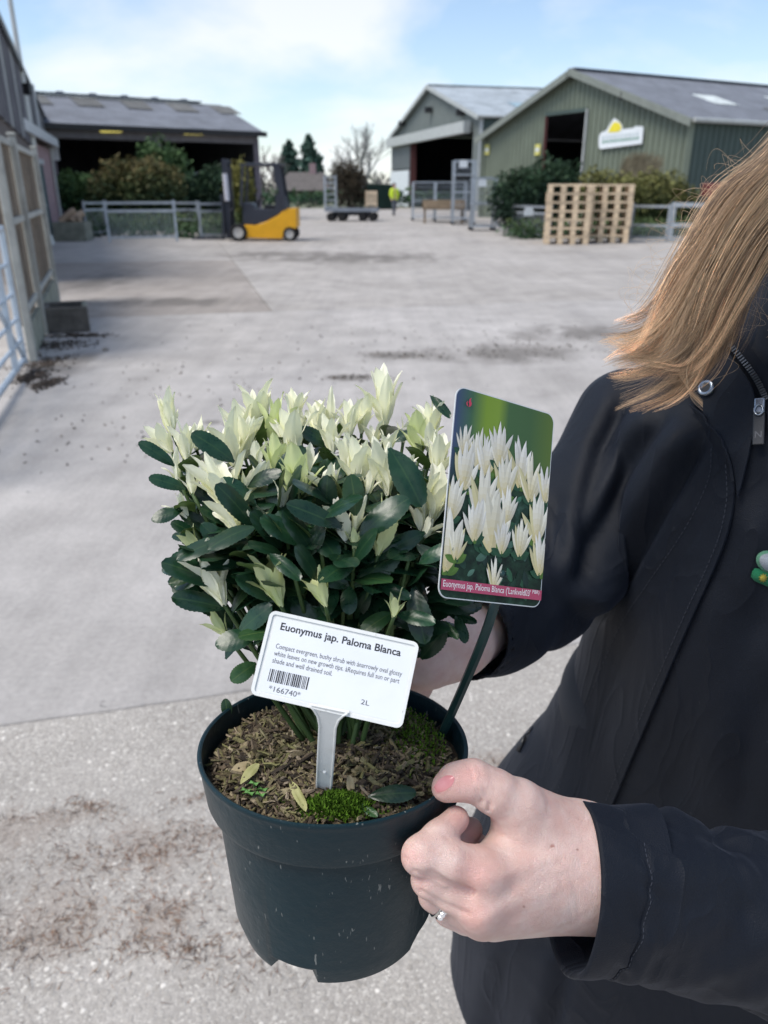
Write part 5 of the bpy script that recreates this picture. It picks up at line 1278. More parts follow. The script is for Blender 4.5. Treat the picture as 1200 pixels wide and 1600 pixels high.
# extra slender tips round the crown
# fallen leaves, dry bits and a seedling on the bark
def fallen(px0, py0, px1, py1, up, mat, label, ws=1.0, v=0, lift=.004, nrmx=0.0, ym=False):
    o_ = pc+axz*(SOILZ+lift); B, T = ray_plane(px0, py0, o_, axz), ray_plane(px1, py1, o_+axz*up, axz); x = (T-B)
    L_ = x.length; x.normalize(); z = (axz*.8-Vector((0, .5, 0))+Vector((nrmx, 0, 0))); z = (z-x*z.dot(x)).normalized(); y = z.cross(x)
    ob = link('fallen_leaf', (YM if ym else LM)[v], None); ob.matrix_world = Matrix.Translation(B+axz*.003) @ Matrix((x, y, z)).transposed().to_4x4() @ Matrix.Diagonal((L_, L_*ws, L_, 1)); ob.material_slots[0].link = 'OBJECT'; ob.material_slots[0].material = mat
    return tag(ob, label, 'leaf', 'fallen leaves on the bark')
M_DRY = leaf_shader('dry_tan_leaf', (.34, .27, .15), (.45, .37, .22), (.30, .22, .12), (.40, .32, .2), (.40, .33, .2), .7, .15); M_DRYY = leaf_shader('yellow_dead_leaf', (.42, .42, .16), (.52, .50, .24), (.5, .5, .25), (.5, .45, .2), (.45, .42, .2), .6, .2)
fallen(575, 1252, 650, 1243, .004, M_LEAF, 'dark green fallen leaf lying on bark near the thumb', .85, 0, .006)
fallen(556, 1264, 590, 1282, 0, M_LEAFM, 'small green fallen leaf tucked under the larger dark one', .8, 2, .004)
fallen(442, 1180, 480, 1184, .002, M_DRYY, 'yellow fallen leaf left of the white label stake', .9, 1, .006)
fallen(550, 1262, 546, 1218, .012, M_DRY, 'tan curled dead leaf standing right of the moss', .75, 2, .003, .2)
fallen(362, 1210, 395, 1200, .002, M_DRY, 'pale tan dead leaf beside the seedling', 1.1, 3, .006)
fallen(376, 1232, 404, 1196, .004, M_DRYY, 'olive dead leaf leaning over the seedling', .7, 0, .006)
fallen(357, 1129, 352, 1100, .014, M_LEAFM, 'small pale green leaf upright at the back left of the pot', 1.1, 1, .002)
fallen(452, 1226, 478, 1272, 0, M_DRYY, 'split yellow green stalk piece lying at the front', .45, 2, .006, .1)
sd = ray_plane(398, 1244, pc+axz*(SOILZ+.003), axz); SDL = empty('weed_seedling', sd, 0, 'tiny green weed seedling at the front left of the bark', 'seedling')
n = N('seedling_green'); n.color(n.ramp(n.noise(n.co(), 300, 3), [(.3, (.07, .19, .035)), (.7, (.13, .30, .07))])).rough(.5); M_SEED = n.m
for k in range(5):
    a = k*1.3+.4; c_ = Vector((math.cos(a)*.005, math.sin(a)*.004-.001, .005+.002*(k % 2))); m_ = MB()
    m_.tube([(0, 0, 0), c_*.6, c_], .00035, 5); m_.build('stalk', M_SEED, SDL)
    m_ = MB(); vs_ = [c_]; 
    for q in range(18):
        an = q/18*6.283; rr = .0036*(1+.18*math.cos(an*6)); vs_.append(c_+Vector((math.cos(an)*rr, math.sin(an)*rr*.8, .0009*math.cos(an*3)+.0016*(-math.sin(an)))))
    m_.add(vs_, [(0, 1+q, 1+(q+1) % 18) for q in range(18)]); m_.build('leaf', M_SEED, SDL)

# ------------------------------------------------------------------ white plant label
def plate_frame(c, xa, ya):
    x = (xa).normalized(); y = (ya-x*ya.dot(x)).normalized(); return Matrix.Translation(c) @ Matrix((x, y, x.cross(y))).transposed().to_4x4()
def rrect(w, h, r_, k=6):
    pts = []
    for cx, cy, a0 in ((w/2-r_, h/2-r_, 0), (-w/2+r_, h/2-r_, 90), (-w/2+r_, -h/2+r_, 180), (w/2-r_, -h/2+r_, 270)):
        for i in range(k+1): a = R(a0+90*i/k); pts.append((cx+r_*math.cos(a), cy+r_*math.sin(a)))
    return pts
def rim_of(w, h, r_, b, z0, z1):
    o, i = rrect(w, h, r_), rrect(w-2*b, h-2*b, max(r_-b, .0005)); n_ = len(o); V = [(x, y, z) for z in (z0, z1) for ring in (o, i) for x, y in ring]
    F = []
    for k in range(n_):
        k2 = (k+1) % n_; F += [(2*n_+k, 2*n_+k2, 3*n_+k2, 3*n_+k), (k, k2, 2*n_+k2, 2*n_+k), (3*n_+k, 3*n_+k2, n_+k2, n_+k), (n_+k, n_+k2, k2, k)]
    return V, F
cL, cRt = P(407, 1018, .404), P(642, 1071, .398); cT, cB = P(530, 979, .405), P(518, 1110, .396)
lw, lh = (cRt-cL).length, .0446; lc_ = (cL+cRt)/2
Mx = plate_frame(lc_, cRt-cL, cT-cB)
LB = empty('plant_label', lc_, 0, 'white plastic price label with printed text and barcode staked in the bark', 'label'); LB.matrix_world = Mx
def white_plastic():
    n = N('white_label_plastic'); v = n.co(); d_ = n.ramp(n.noise(v, 55, 6, .7), [(.55, 0.0), (.75, 1.0)]); s2 = n.ramp(n.noise(n.map(v, (1, .3, 1)), 500, 3, .6), [(.66, 0.0), (.76, 1.0)])
    col = n.mix(n.math('MULTIPLY', d_, .22), (.72, .73, .71), (.40, .38, .30)); col = n.mix(n.math('MULTIPLY', s2, .5), col, (.16, .14, .10)); n.color(col).rough(.5); n.bump(n.noise(v, 160, 4), .0003); return n.m
M_WP = white_plastic(); n = N('label_paper'); n.color(n.ramp(n.noise(n.co(), 30, 4), [(.3, (.70, .73, .77)), (.7, (.76, .785, .82))])).rough(.38); M_PAPER = n.m
n = N('black_print'); n.color((.012, .012, .014)).rough(.5); M_INK = n.m; n = N('grey_print'); n.color((.09, .09, .10)).rough(.5); M_INKG = n.m
m_ = MB(); m_.prism(rrect(lw, lh, .0035), (0, 0, -.0012), (1, 0, 0), (0, 1, 0), .0010); m_.build('plate', M_WP, LB)
m_ = MB(); m_.add(*rim_of(lw, lh, .0035, .0018, -.0013, .0007)); m_.build('raised_rim', M_WP, LB, smooth=True, sharp=40)
m_ = MB(); m_.prism(rrect(lw-.0060, lh-.0060, .0015), (0.0006, -.0003, -.00019), (1, 0, 0), (0, 1, 0), .00012); paper = m_.build('paper_sticker', M_PAPER, LB)
def put(me, x, y, mat, name, par=None, z=.00003):
    o = link(name, me, par or paper, mat); o.location = (x, y, z); return o
def fit(body, x0, x1, y, size, mat, bold=0.0, name='printed_line', space=1.0):
    me = text_mesh(body, size, bold, 'LEFT', space); xs = [v.co.x for v in me.vertices]; k = (x1-x0)/(max(xs)-min(xs)); m0 = min(xs)
    for v in me.vertices: v.co.x = (v.co.x-m0)*k
    return put(me, x0, y, mat, name)
W2, H2 = lw/2, lh/2
fit('Euonymus jap. Paloma Blanca', -W2*.82, W2*.79, H2*.60, .0054, M_INK, .00010, 'printed_title')
fit('Compact evergreen, bushy shrub with ànarrowly oval glossy', -W2*.82, W2*.86, H2*.155, .0037, M_INKG)
fit('white leaves on new growth tips. àRequires full sun or part', -W2*.82, W2*.845, -H2*.015, .0037, M_INKG)
fit('shade and well drained soil.', -W2*.82, -W2*.02, -H2*.185, .0037, M_INKG)
fit('*166740*', -W2*.78, -W2*.36, -H2*.83, .0040, M_INKG, 0, 'printed_number')
fit('2L', W2*.42, W2*.53, -H2*.66, .0036, M_INKG, 0, 'printed_size')
m_ = MB(); rgb = random.Random(3); x = -W2*.82
while x < -W2*.31:
    w = rgb.choice((.00035, .00035, .0007)); m_.add([(x, -H2*.62, .00003), (x+w, -H2*.62, .00003), (x+w, -H2*.33, .00003), (x, -H2*.33, .00003)], [(0, 1, 2, 3)]); x += w+rgb.choice((.00035, .0004, .00065))
m_.build('barcode', M_INK, paper)
# its stake
inv = Mx.inverted(); so_ = pc+axz*SOILZ
st0 = inv @ P(514, 1106, .3955); st1 = inv @ ray_plane(505, 1256, so_-axz*.006, axz)
ax = (st1-st0); Ls = ax.length; ax.normalize(); sx = Vector((1, 0, 0)); sx = (sx-ax*sx.dot(ax)).normalized(); sz = sx.cross(ax)
def stk(t, x, z): return st0+ax*(t*Ls)+sx*x+sz*z
w_ = .0047; m_ = MB(); ts = [0, .03, .08, .16, .5, .75, .88, 1.0]; ws = [.0105, .0082, .0060, w_, w_, w_*.97, w_*.92, w_*.8]
vs_, fs = [], []
for t, w in zip(ts, ws): vs_ += [stk(t, -w, .0008), stk(t, w, .0008), stk(t, w, -.0008), stk(t, -w, -.0008)]
for i in range(len(ts)-1):
    for k in range(4): fs.append((4*i+k, 4*i+(k+1) % 4, 4*i+4+(k+1) % 4, 4*i+4+k))
fs += [(3, 2, 1, 0), tuple(4*(len(ts)-1)+k for k in range(4))]
m_.add(vs_, fs); stake = m_.build('stake', M_WP, LB)
for sg in (-1, 1):
    m_ = MB(); m_.tube([stk(t, sg*(w-.0004), -.0010 if sz.dot(inv.to_3x3() @ (CAMP-lc_)) < 0 else .0010) for t, w in zip(ts, ws)], .0007, 6); m_.build('stake_ridge', M_WP, stake, smooth=True)
m_ = MB(); q_ = stk(.62, 0, .0009 if sz.dot(inv.to_3x3() @ (CAMP-lc_)) > 0 else -.0009); m_.lathe([(.0001, .0006), (.0008, .0005), (.0011, 0)], 12, q_); m_.build('moulding_pip', M_WP, stake, smooth=True)

# leaves that would push through the label plate are pruned
def prune(o):
    for v in o.data.vertices:
        w = o.matrix_world @ v.co
        q = inv @ w
        if abs(q.x) < lw/2+.002 and abs(q.y) < lh/2+.002 and q.z > -.006: return True
        a = PIX(w)
        c = inv @ (CAMP); d_ = q-c; t = -c.z/d_.z if d_.z else 9
        if 0 < t < 1e9 and t > 1.0 and abs(c.x+d_.x*t) < lw/2 and abs(c.y+d_.y*t) < lh/2 and q.z > 0: return True
    return False
bpy.context.view_layer.update()
for o in [o for o in COL.objects if o.name.split('.')[0] in ('leaf', 'young_leaf', 'bud_leaf') and o.parent and o.parent.name.split('.')[0] == 'stem']:
    if prune(o): bpy.data.objects.remove(o)

# ------------------------------------------------------------------ picture label
TL, TRc, BLc = P(702, 599, .425), P(857, 646, .468), P(696, 934, .418)
xa, ya = TRc-TL, TL-BLc; cw, chh = xa.length, ya.length
cc_ = TL+xa/2-ya/2; Mc = plate_frame(cc_, xa, ya)
PL = empty('picture_label', cc_, 0, 'tall glossy picture label of white flowering shoots on a green stake', 'label'); PL.matrix_world = Mc
n = N('card_edge'); n.color((.62, .64, .64)).rough(.4); M_CARD = n.m
m_ = MB(); m_.prism(rrect(cw, chh, .0062), (0, 0, -.0007), (1, 0, 0), (0, 1, 0), .0006); card = m_.build('card', M_CARD, PL)
def print_bg():
    n = N('printed_photo_background'); v = n.co(); s_ = n.n('ShaderNodeSeparateXYZ'); n.l(v, s_.inputs[0])
    yy = n.math('ADD', n.math('DIVIDE', s_.outputs[1], chh), .5); xx = n.math('ADD', n.math('DIVIDE', s_.outputs[0], cw), .5)
    top = n.ramp(xx, [(0, (.05, .07, .16)), (.16, (.055, .13, .07)), (.30, (.19, .30, .035)), (.42, (.20, .31, .04)), (.52, (.06, .13, .05)), (.75, (.055, .12, .045)), (1, (.10, .16, .03))])
    bot = n.ramp(n.noise(v, 90, 5, .65), [(.35, (.003, .008, .007)), (.55, (.012, .038, .022)), (.75, (.05, .11, .08))])
    n.color(n.mix(n.ramp(yy, [(.52, 1.0), (.72, 0.0)]), top, bot)).rough(.35).set(Specular_IOR_Level=.2); return n.m
m_ = MB(); rr = rrect(cw-.0012, chh-.0012, .0057); m_.add([(x, y, -.00002) for x, y in rr], [tuple(range(len(rr)))]); pbg = m_.build('printed_background', print_bg(), card)
n = N('printed_flowers'); n.color(n.attr('tint')).rough(.35).set(Specular_IOR_Level=.2); M_PRT = n.m
pm_ = MB(); rgp = random.Random(9); layer = [.00003]
def cpx(u, v): return ((u-.5)*cw, (.5-v)*chh)          # card coordinates, v down
def petal(m_, bx, by, tx, ty, w, col, z):
    dx, dy = tx-bx, ty-by; L_ = math.hypot(dx, dy); nx_, ny_ = -dy/L_, dx/L_; out_ = []; n_ = 7; bend = rgp.uniform(-.12, .12)*L_
    def pnt(t, s): 
        ww = w*(math.sin(math.pi*min(1, t*.93+.07))**.8)*(1 if t < 1 else 0); b_ = bend*t*t; return (bx+dx*t+nx_*(s*ww+b_), by+dy*t+ny_*(s*ww+b_), z)
    rows = [[pnt(i/n_, s) for s in (-1, -.15, 1)] for i in range(n_+1)]
    for i in range(n_):
        for j in range(2):
            g = (1.0 if j else .84); t = i/n_; wq_ = (1-t)**2.2*(.8 if col[0] > .4 else 0); m_.col = tuple((c*(1-wq_)+y_*wq_)*g*(.86+.14*t) for c, y_ in zip(col, (.74, .62, .30)))
            a, b, c, d_ = rows[i][j], rows[i+1][j], rows[i+1][j+1], rows[i][j+1]
            m_.add([(max(-cw/2+.0007, min(cw/2-.0007, q[0])), max(-chh/2+.0007, min(chh/2-.0007, q[1])), q[2]) for q in (a, d_, c, b)], [(0, 1, 2, 3)])
def cluster(u, v0, v1, s=1.0, warm=0.0):
    bx, by = cpx(u, v1); H = (v1-v0)*chh
    cr_ = (.93, .92-.03*warm, .89-.16*warm); yl = (.78, .72, .42)
    for k, a in enumerate(rgp.sample((-.55, .55, -.32, .36, .05), 4)+[-.62, .60, -.40, .42, -.22, .24, .0, -.10, .12][3:] if False else (-.62, .60, -.40, .42, -.22, .24, .0, -.10, .12)):
        z = layer[0]; layer[0] += .0000025; L_ = H*(.62+.38*(1-abs(a)))*rgp.uniform(.9, 1.05)
        gg = rgp.uniform(.74, 1.0); col = tuple(c*gg for c in (yl if (k < 3 and rgp.random() < .5) else cr_)); a += rgp.uniform(-.12, .12)
        petal(pm_, bx+a*.0012, by+H*.02*k, bx+math.sin(a)*L_*.8, by+math.cos(a)*L_, H*.068*s, col, z)
def pleaf(u, v, a, L_, c):
    bx, by = cpx(u, v); z = layer[0]; layer[0] += .0000025; petal(pm_, bx, by, bx+math.cos(a)*L_, by+math.sin(a)*L_, L_*.24, c, z)
for k in range(95):
    u, v = rgp.random(), rgp.uniform(.40, .97); g = rgp.uniform(.5, 1.5); pleaf(u, v, rgp.uniform(.2, 2.9), rgp.uniform(.006, .011), rgp.choice(((.03*g, .10*g, .055*g), (.045*g, .13*g, .08*g), (.09*g, .19*g, .14*g), (.015*g, .045*g, .03*g), (.012*g, .03*g, .025*g))))
CL = [(.12, .17, .30, .8), (.26, .17, .36, .9), (.34, .19, .38, .8), (.46, .12, .32, 1.0), (.68, .17, .40, 1.0), (.80, .24, .46, .9), (.54, .27, .48, 1.0), (.96, .27, .45, .9), (.14, .25, .47, 1.1), (.05, .43, .62, 1.0), (.34, .35, .62, 1.1), (.57, .43, .60, 1.0), (.90, .42, .66, 1.0), (.45, .46, .74, 1.3), (.28, .50, .70, 1.0), (.73, .57, .74, 1.0), (.55, .60, .74, .9), (.04, .58, .86, 1.2), (.12, .66, .80, .8), (.95, .62, .82, .9), (.50, .78, .92, .7)]
for (u, v0, v1, s) in CL:
    for a in (.5, 1.2, 2.0, 2.7): pleaf(u+rgp.uniform(-.02, .02), v1+.03, a, .009, (.10, .20, .04) if rgp.random() < .4 else (.025, .085, .045))
    cluster(u, v0-.01, v1+.02, s, rgp.random())
pf = pm_.build('printed_picture', M_PRT, card)
n = N('magenta_band'); n.color((.42, .045, .115)).rough(.25); M_MAG = n.m; n = N('white_print'); n.color((.80, .80, .80)).rough(.3); M_WPR = n.m; n = N('red_print'); n.color((.55, .03, .08)).rough(.3); M_RPR = n.m
y0, y1 = cpx(0, .962)[1], cpx(0, .912)[1]
m_ = MB(); m_.add([(-cw/2+.0007, y0, layer[0]+.00003), (cw/2-.0007, y0, layer[0]+.00003), (cw/2-.0007, y1, layer[0]+.00003), (-cw/2+.0007, y1, layer[0]+.00003)], [(0, 1, 2, 3)]); band = m_.build('title_band', M_MAG, card)
me = text_mesh("Euonymus jap. Paloma Blanca ('Lankveld03'", .0058); xs = [v.co.x for v in me.vertices]; k = (cw*.845)/(max(xs)-min(xs)); m0 = min(xs)
for v in me.vertices: v.co.x = (v.co.x-m0)*k; v.co.y *= .86
o = link('printed_title', me, band, M_WPR); o.location = (-cw/2+.0022, y0+.0018, layer[0]+.00006)
me = text_mesh("PBR)", .0030); o = link('printed_title', me, band, M_WPR); o.location = (cw/2-.0085, y0+.0036, layer[0]+.00006)
fx, fy = cpx(.115, .068); z = layer[0]+.00003; m_ = MB()
for (pts) in ([(0, -.0025), (.0016, -.0018), (.0022, -.0002), (.0012, .0014), (.0016, .0032), (.0002, .0018), (-.0002, .0002), (.0004, -.001)], [(-.0004, -.0025), (-.0016, -.0016), (-.0018, -.0004), (-.0008, .001), (-.0010, -.0004), (-.0006, -.0014)]):
    m_.add([(fx+a, fy+b, z) for a, b in pts], [tuple(range(len(pts)))])
m_.build('printed_flame_logo', M_RPR, card)
me = bpy.data.meshes.get('x')
# rivet and green stake
invc = Mc.inverted(); n = N('dark_green_stake_plastic'); n.color(n.ramp(n.noise(n.co(), 60, 4), [(.3, (.008, .030, .030)), (.7, (.013, .042, .040))])).rough(.38); M_STK = n.m
rv = P(787, 897, .44); rvl = invc @ rv; m_ = MB(); m_.lathe([(.0001, .0016), (.0016, .0013), (.0022, .0005), (.0022, -.0005)], 16, (rvl.x, rvl.y, layer[0])); m_.build('rivet', M_STK, PL, smooth=True)
s0 = invc @ (P(787, 897, .445)); s0.z = -.0022; s05 = invc @ P(760, 985, .452); s1 = invc @ ray_plane(679, 1172, so_-axz*.01, axz)
pts = bez([s0, s05, (s05+s1)/2+Vector((.001, 0, 0)), s1], 14); m_ = MB(); m_.tube(pts, [.0030]*12+[.0027, .0022], 6); stk2 = m_.build('stake', M_STK, PL, smooth=True, sharp=30)
# ------------------------------------------------------------------ the person holding the pot
PSN = empty('person', (.37, .66, 0), 0, 'person in dark navy jacket with long fair hair holding the potted shrub', 'person')
PO = Vector((.37, .66, 0))
def npv(v): return np.array(tuple(v), np.float32)
def chain(p, pts, k=.004):
    d_ = None
    for (a, ra), (b, rb) in zip(pts[:-1], pts[1:]):
        e = rcone(p, a, b, ra, rb); d_ = e if d_ is None else smin(d_, e, k)
    return d_
def H(px, py, d, r_): return (npv(P(px, py, d)), r_)
def hand_front(p):
    palm = None
    for a, b in ((H(915, 1330, .458, .0235), H(757, 1364, .425, .0140)), (H(915, 1355, .455, .0235), H(751, 1411, .424, .0134)), (H(915, 1384, .460, .0205), H(752, 1431, .432, .0115)), (H(918, 1398, .470, .0190), H(768, 1436, .450, .0110)), (H(905, 1318, .468, .0230), H(815, 1268, .446, .0150))):
        e = rcone(p, a[0], b[0], a[1], b[1]); palm = e if palm is None else smin(palm, e, .014)
    palm = smin(palm, rcone(p, npv(P(930, 1358, .464)), npv(P(1010, 1386, .480)), .0265, .0280), .02)
    palm = smin(palm, rcone(p, npv(P(812, 1300, .447)), npv(P(782, 1342, .438)), .0125, .0105), .012)
    th = chain(p, [H(872, 1310, .456, .0165), H(806, 1256, .438, .0132), H(772, 1237, .433, .0118), H(739, 1219, .431, .0108), H(712, 1222, .430, .0096), H(695, 1231, .430, .0076)], .005)
    dt = smin(palm, th, .010); d_ = palm
    fingers = []
    fingers.append(chain(p, [H(757, 1364, .4225, .0132), H(700, 1348, .4150, .0116), H(658, 1337, .4130, .0100), H(684, 1308, .4215, .0082), H(713, 1280, .431, .0073)], .004))
    fingers.append(chain(p, [H(751, 1412, .425, .0124), H(707, 1391, .421, .0108), H(671, 1374, .419, .0094), H(704, 1328, .440, .0080), H(735, 1296, .455, .0073)], .004))
    fingers.append(chain(p, [H(752, 1432, .434, .0110), H(710, 1413, .433, .0096), H(680, 1397, .432, .0090), H(718, 1352, .454, .0080), H(745, 1320, .466, .0073)], .004))
    fingers.append(chain(p, [H(768, 1436, .450, .0100), H(728, 1432, .448, .0092), H(702, 1422, .448, .0086), H(735, 1375, .466, .0074), H(752, 1338, .474, .0068)], .004))
    f = fingers[0]
    for g in fingers[1:]: f = smin(f, g, .0010)
    d_ = np.minimum(smin(d_, f, .0045), dt)
    # knuckle heads and tendons stand out a little, the web is hollow
    for q, r_ in ((H(753, 1366, .4165, .0070), 0), (H(748, 1424, .4160, .0070), 0)):
        d_ = smin(d_, np.sqrt(((p-q[0])**2).sum(1))-q[1], .012)
    for a, b in ((H(760, 1368, .4110, .0020), H(880, 1340, .4335, .002)), (H(755, 1426, .4110, .0020), H(880, 1366, .4315, .002))):
        d_ = smin(d_, rcone(p, a[0], b[0], a[1], b[1]), .008)
    # valley between the first two knuckles, creases on thumb
    for a, b, r_ in ((P(672, 1366, .404), P(735, 1394, .4090), .0018),):
        d_ = -smin(-d_, rcone(p, npv(a), npv(b), r_, r_), .004)
    for a, b in ((P(757, 1240, .417), P(752, 1256, .423)), (P(768, 1250, .418), P(762, 1266, .425)), (P(745, 1246, .418), P(742, 1258, .424))):
        d_ = -smin(-d_, rcone(p, npv(a), npv(b), .0006, .0006), .0022)
    # thumb nail: a slightly raised flat plate
    return d_
def hand_back(p):
    d_ = rcone(p, npv(P(740, 990, .625)), npv(P(705, 1002, .598)), .026, .025)
    d_ = smin(d_, rcone(p, npv(P(705, 1002, .598)), npv(P(668, 1032, .578)), .027, .022), .02)
    d_ = smin(d_, rcone(p, npv(P(690, 985, .595)), npv(P(662, 985, .560)), .015, .011), .012)      # thumb, over the rim
    d_ = smin(d_, rcone(p, npv(P(662, 985, .560)), npv(P(640, 1020, .545)), .011, .0085), .006)
    for k in range(4):
        a = P(676-10*k, 1030+8*k, .595-.006*k); b = P(655-18*k, 1075+8*k, .600-.002*k); c = P(635-20*k, 1120+8*k, .590)
        d_ = smin(d_, chain(p, [(npv(a), .0115), (npv(b), .0095), (npv(c), .0078)], .004), .005)
    d_ = -smin(-d_, rcone(p, npv(P(699, 1004, .567)), npv(P(654, 1042, .552)), .0008, .0008), .003)
    return d_
def bounds(pts, pad): a = np.array([tuple(q) for q in pts]); return a.min(0)-pad, a.max(0)+pad
lo, hi = bounds([P(640, 1190, .40), P(1010, 1460, .50), P(640, 1460, .40), P(1010, 1190, .50)], .022)
Vh, Fh = surface_nets(hand_front, lo, hi, .00125); Vh = laplace(Vh, Fh, 2, .4)
def pixnp(q):
    z = q[:, 2]-CAM_Z; d_ = q[:, 1]*CP-z*SP; return 600+q[:, 0]/d_*FPX, 800+(-z*CP-q[:, 1]*SP)/d_*FPX
def line_dist(px_, py_, poly):
    best = np.full(px_.shape, 1e9)
    for (ax_, ay), (bx, by) in zip(poly[:-1], poly[1:]):
        dx, dy = bx-ax_, by-ay; t = np.clip(((px_-ax_)*dx+(py_-ay)*dy)/(dx*dx+dy*dy), 0, 1); best = np.minimum(best, np.hypot(px_-ax_-t*dx, py_-ay-t*dy))
    return best
Nh = vnormals(Vh, Fh); hx_, hy_ = pixnp(Vh); fc = ((np.array([0, 0, CAM_Z])-Vh)*Nh).sum(1) > 0; dh = np.zeros(len(Vh))
if fc.mean() < .3: Nh = -Nh; fc = ~fc
for poly, sg_, am in (([(632, 1322), (646, 1330), (651, 1344)], 3.5, -.0006), ([(627, 1336), (639, 1344), (642, 1355)], 3.5, -.0005), ([(643, 1318), (657, 1326), (662, 1340)], 3.5, -.0005), ([(727, 1192), (737, 1204), (739, 1219)], 3.5, -.0005), ([(742, 1193), (750, 1205), (751, 1219)], 3.5, -.0005), ([(745, 1236), (753, 1252)], 4, -.0006), ([(758, 1238), (766, 1258)], 4, -.0006), ([(888, 1360), (903, 1400), (904, 1438)], 4, -.0003), ([(876, 1378), (892, 1412), (894, 1440)], 4, -.00025), ([(645, 1362), (690, 1379), (738, 1394)], 5, -.0013), ([(655, 1392), (690, 1412), (730, 1428)], 5, -.0012), ([(748, 1440), (790, 1412), (850, 1366), (890, 1352)], 8, .00038), ([(750, 1374), (800, 1362), (860, 1342)], 8, .0004), ([(770, 1300), (790, 1306), (806, 1318)], 4, -.0005), ([(690, 1300), (700, 1310)], 3.5, -.0006), ([(704, 1284), (714, 1296)], 3.5, -.0005)):
    dh += fc*am*np.exp(-(line_dist(hx_, hy_, poly)/sg_)**2)
dh += .00018*np.array([mnoise.noise(Vector(tuple(q*150))) for q in Vh])*fc
Vh = Vh+Nh*dh[:, None]
lo, hi = bounds([P(740, 950, .64), P(600, 1150, .54), P(640, 960, .54)], .035); Vb, Fb = surface_nets(hand_back, lo, hi, .0025); Vb = laplace(Vb, Fb, 2, .4)
HC = Vector((.375, .605, 1.535))              # head, outside the picture on the right
FD = Vector((-.62, -.72, -.30)).normalized(); FS = Vector((0, 0, 1)).cross(FD).normalized(); FU = FD.cross(FS)
def hd(f, s, u): return npv(HC+FD*f+FS*s+FU*u)
AX = np.array([tuple(FD), tuple(FS), tuple(FU)], np.float32)
def body_sdf(p):
    d_ = ellip(p, hd(-.012, 0, .03), (.098, .078, .10), AX)
    d_ = smin(d_, ellip(p, hd(.025, 0, -.045), (.062, .056, .072), AX), .04)
    d_ = smin(d_, rcone(p, hd(.088, 0, .012), hd(.108, 0, -.022), .008, .012), .014)       # nose
    for s in (-1, 1):
        d_ = -smin(-d_, np.sqrt(((p-hd(.098, s*.031, .014))**2).sum(1))-.012, .014)        # eye sockets
        d_ = smin(d_, np.sqrt(((p-hd(.0725, s*.031, .013))**2).sum(1))-.0130, .003)
        d_ = smin(d_, ellip(p, hd(-.008, s*.080, -.005), (.016, .007, .030), AX), .006)      # ears
        d_ = smin(d_, rcone(p, hd(.088, s*.022, .034), hd(.080, s*.046, .034), .006, .005), .012)
    d_ = smin(d_, rcone(p, hd(.088, -.016, -.055), hd(.088, .016, -.055), .006, .006), .006)
    d_ = -smin(-d_, rcone(p, hd(.099, -.022, -.053), hd(.099, .022, -.053), .001, .001), .004)
    d_ = smin(d_, rcone(p, npv(HC+Vector((.0, .03, -.06))), npv(Vector((.37, .66, 1.34))), .052, .058), .03)
    d_ = smin(d_, rcone(p, npv((.37, .66, 1.24)), npv((.37, .66, .90)), .10, .12), .05)
    for a, b, ra, rb in (((.235, .755, 1.22), P(840, 915, .74), .04, .034), (P(840, 915, .74), P(735, 990, .625), .034, .026), ((.515, .57, 1.225), (.53, .48, 1.10), .04, .036), ((.53, .48, 1.10), P(1420, 1500, .545), .036, .034), (P(1420, 1500, .545), P(1010, 1392, .482), .034, .028), ((.30, .70, .90), (.28, .70, .48), .085, .06), ((.28, .70, .48), (.27, .70, .07), .06, .04), ((.45, .64, .90), (.46, .63, .48), .085, .06), ((.46, .63, .48), (.46, .64, .07), .06, .04)):
        d_ = smin(d_, rcone(p, npv(a), npv(b), ra, rb), .03)
    return d_
Vw, Fw = surface_nets(body_sdf, (.05, .28, .02), (.68, .86, 1.70), .0085); Vw = laplace(Vw, Fw, 1, .4)
V = np.concatenate([Vh, Vb, Vw]); F = np.concatenate([Fh, Fb+len(Vh), Fw+len(Vh)+len(Vb)])
tint = np.ones((len(V), 3), np.float32)
px, py, dd = (lambda q: (600+q[:, 0]/(q[:, 1]*CP-(q[:, 2]-CAM_Z)*SP)*FPX, 800+(-(q[:, 2]-CAM_Z)*CP-q[:, 1]*SP)/(q[:, 1]*CP-(q[:, 2]-CAM_Z)*SP)*FPX, q[:, 1]*CP-(q[:, 2]-CAM_Z)*SP))(V)
isf = np.arange(len(V)) < len(Vh)
def stain(cx, cy, rx, ry, col, soft=.5, rot=0.0, dmax=9.0, mask=isf):
    c, s = math.cos(rot), math.sin(rot); u = ((px-cx)*c+(py-cy)*s)/rx; v = (-(px-cx)*s+(py-cy)*c)/ry; w = (1-smooth_np(np.sqrt(u*u+v*v), 1-soft, 1.0))*mask*(dd < dmax)
    tint[:] = tint*(1-w[:, None])+tint*np.array(col, np.float32)*w[:, None]
for cx, cy, r_ in ((744, 1370, 44), (742, 1432, 42), (640, 1340, 30), (735, 1205, 30), (660, 1378, 28), (720, 1275, 30), (735, 1300, 26)): stain(cx, cy, r_, r_, (1.03, .90, .90), 1.0)
stain(720, 1225, 60, 40, (1.03, .86, .86), 1.0)
stain(690, 1228, 22, 16, (1.0, .78, .78), .8, R(-28), .4285)
stain(684, 1236, 9, 6, (1.0, .8, .8), .6, R(-28))
stain(863, 1322, 4.5, 3.6, (.62, .42, .38), .5); stain(902, 1328, 2.8, 2.4, (.55, .4, .36), .5); stain(819, 1417, 2.2, 2.2, (.6, .45, .4), .5)
hl = V-np.array(tuple(HC+FD*-.012+FU*.03)); hf, hs_, hu = hl@np.array(tuple(FD)), hl@np.array(tuple(FS)), hl@np.array(tuple(FU)); ish = np.arange(len(V)) >= len(Vh)+len(Vb); ish &= (np.linalg.norm(hl, axis=1) < .2)
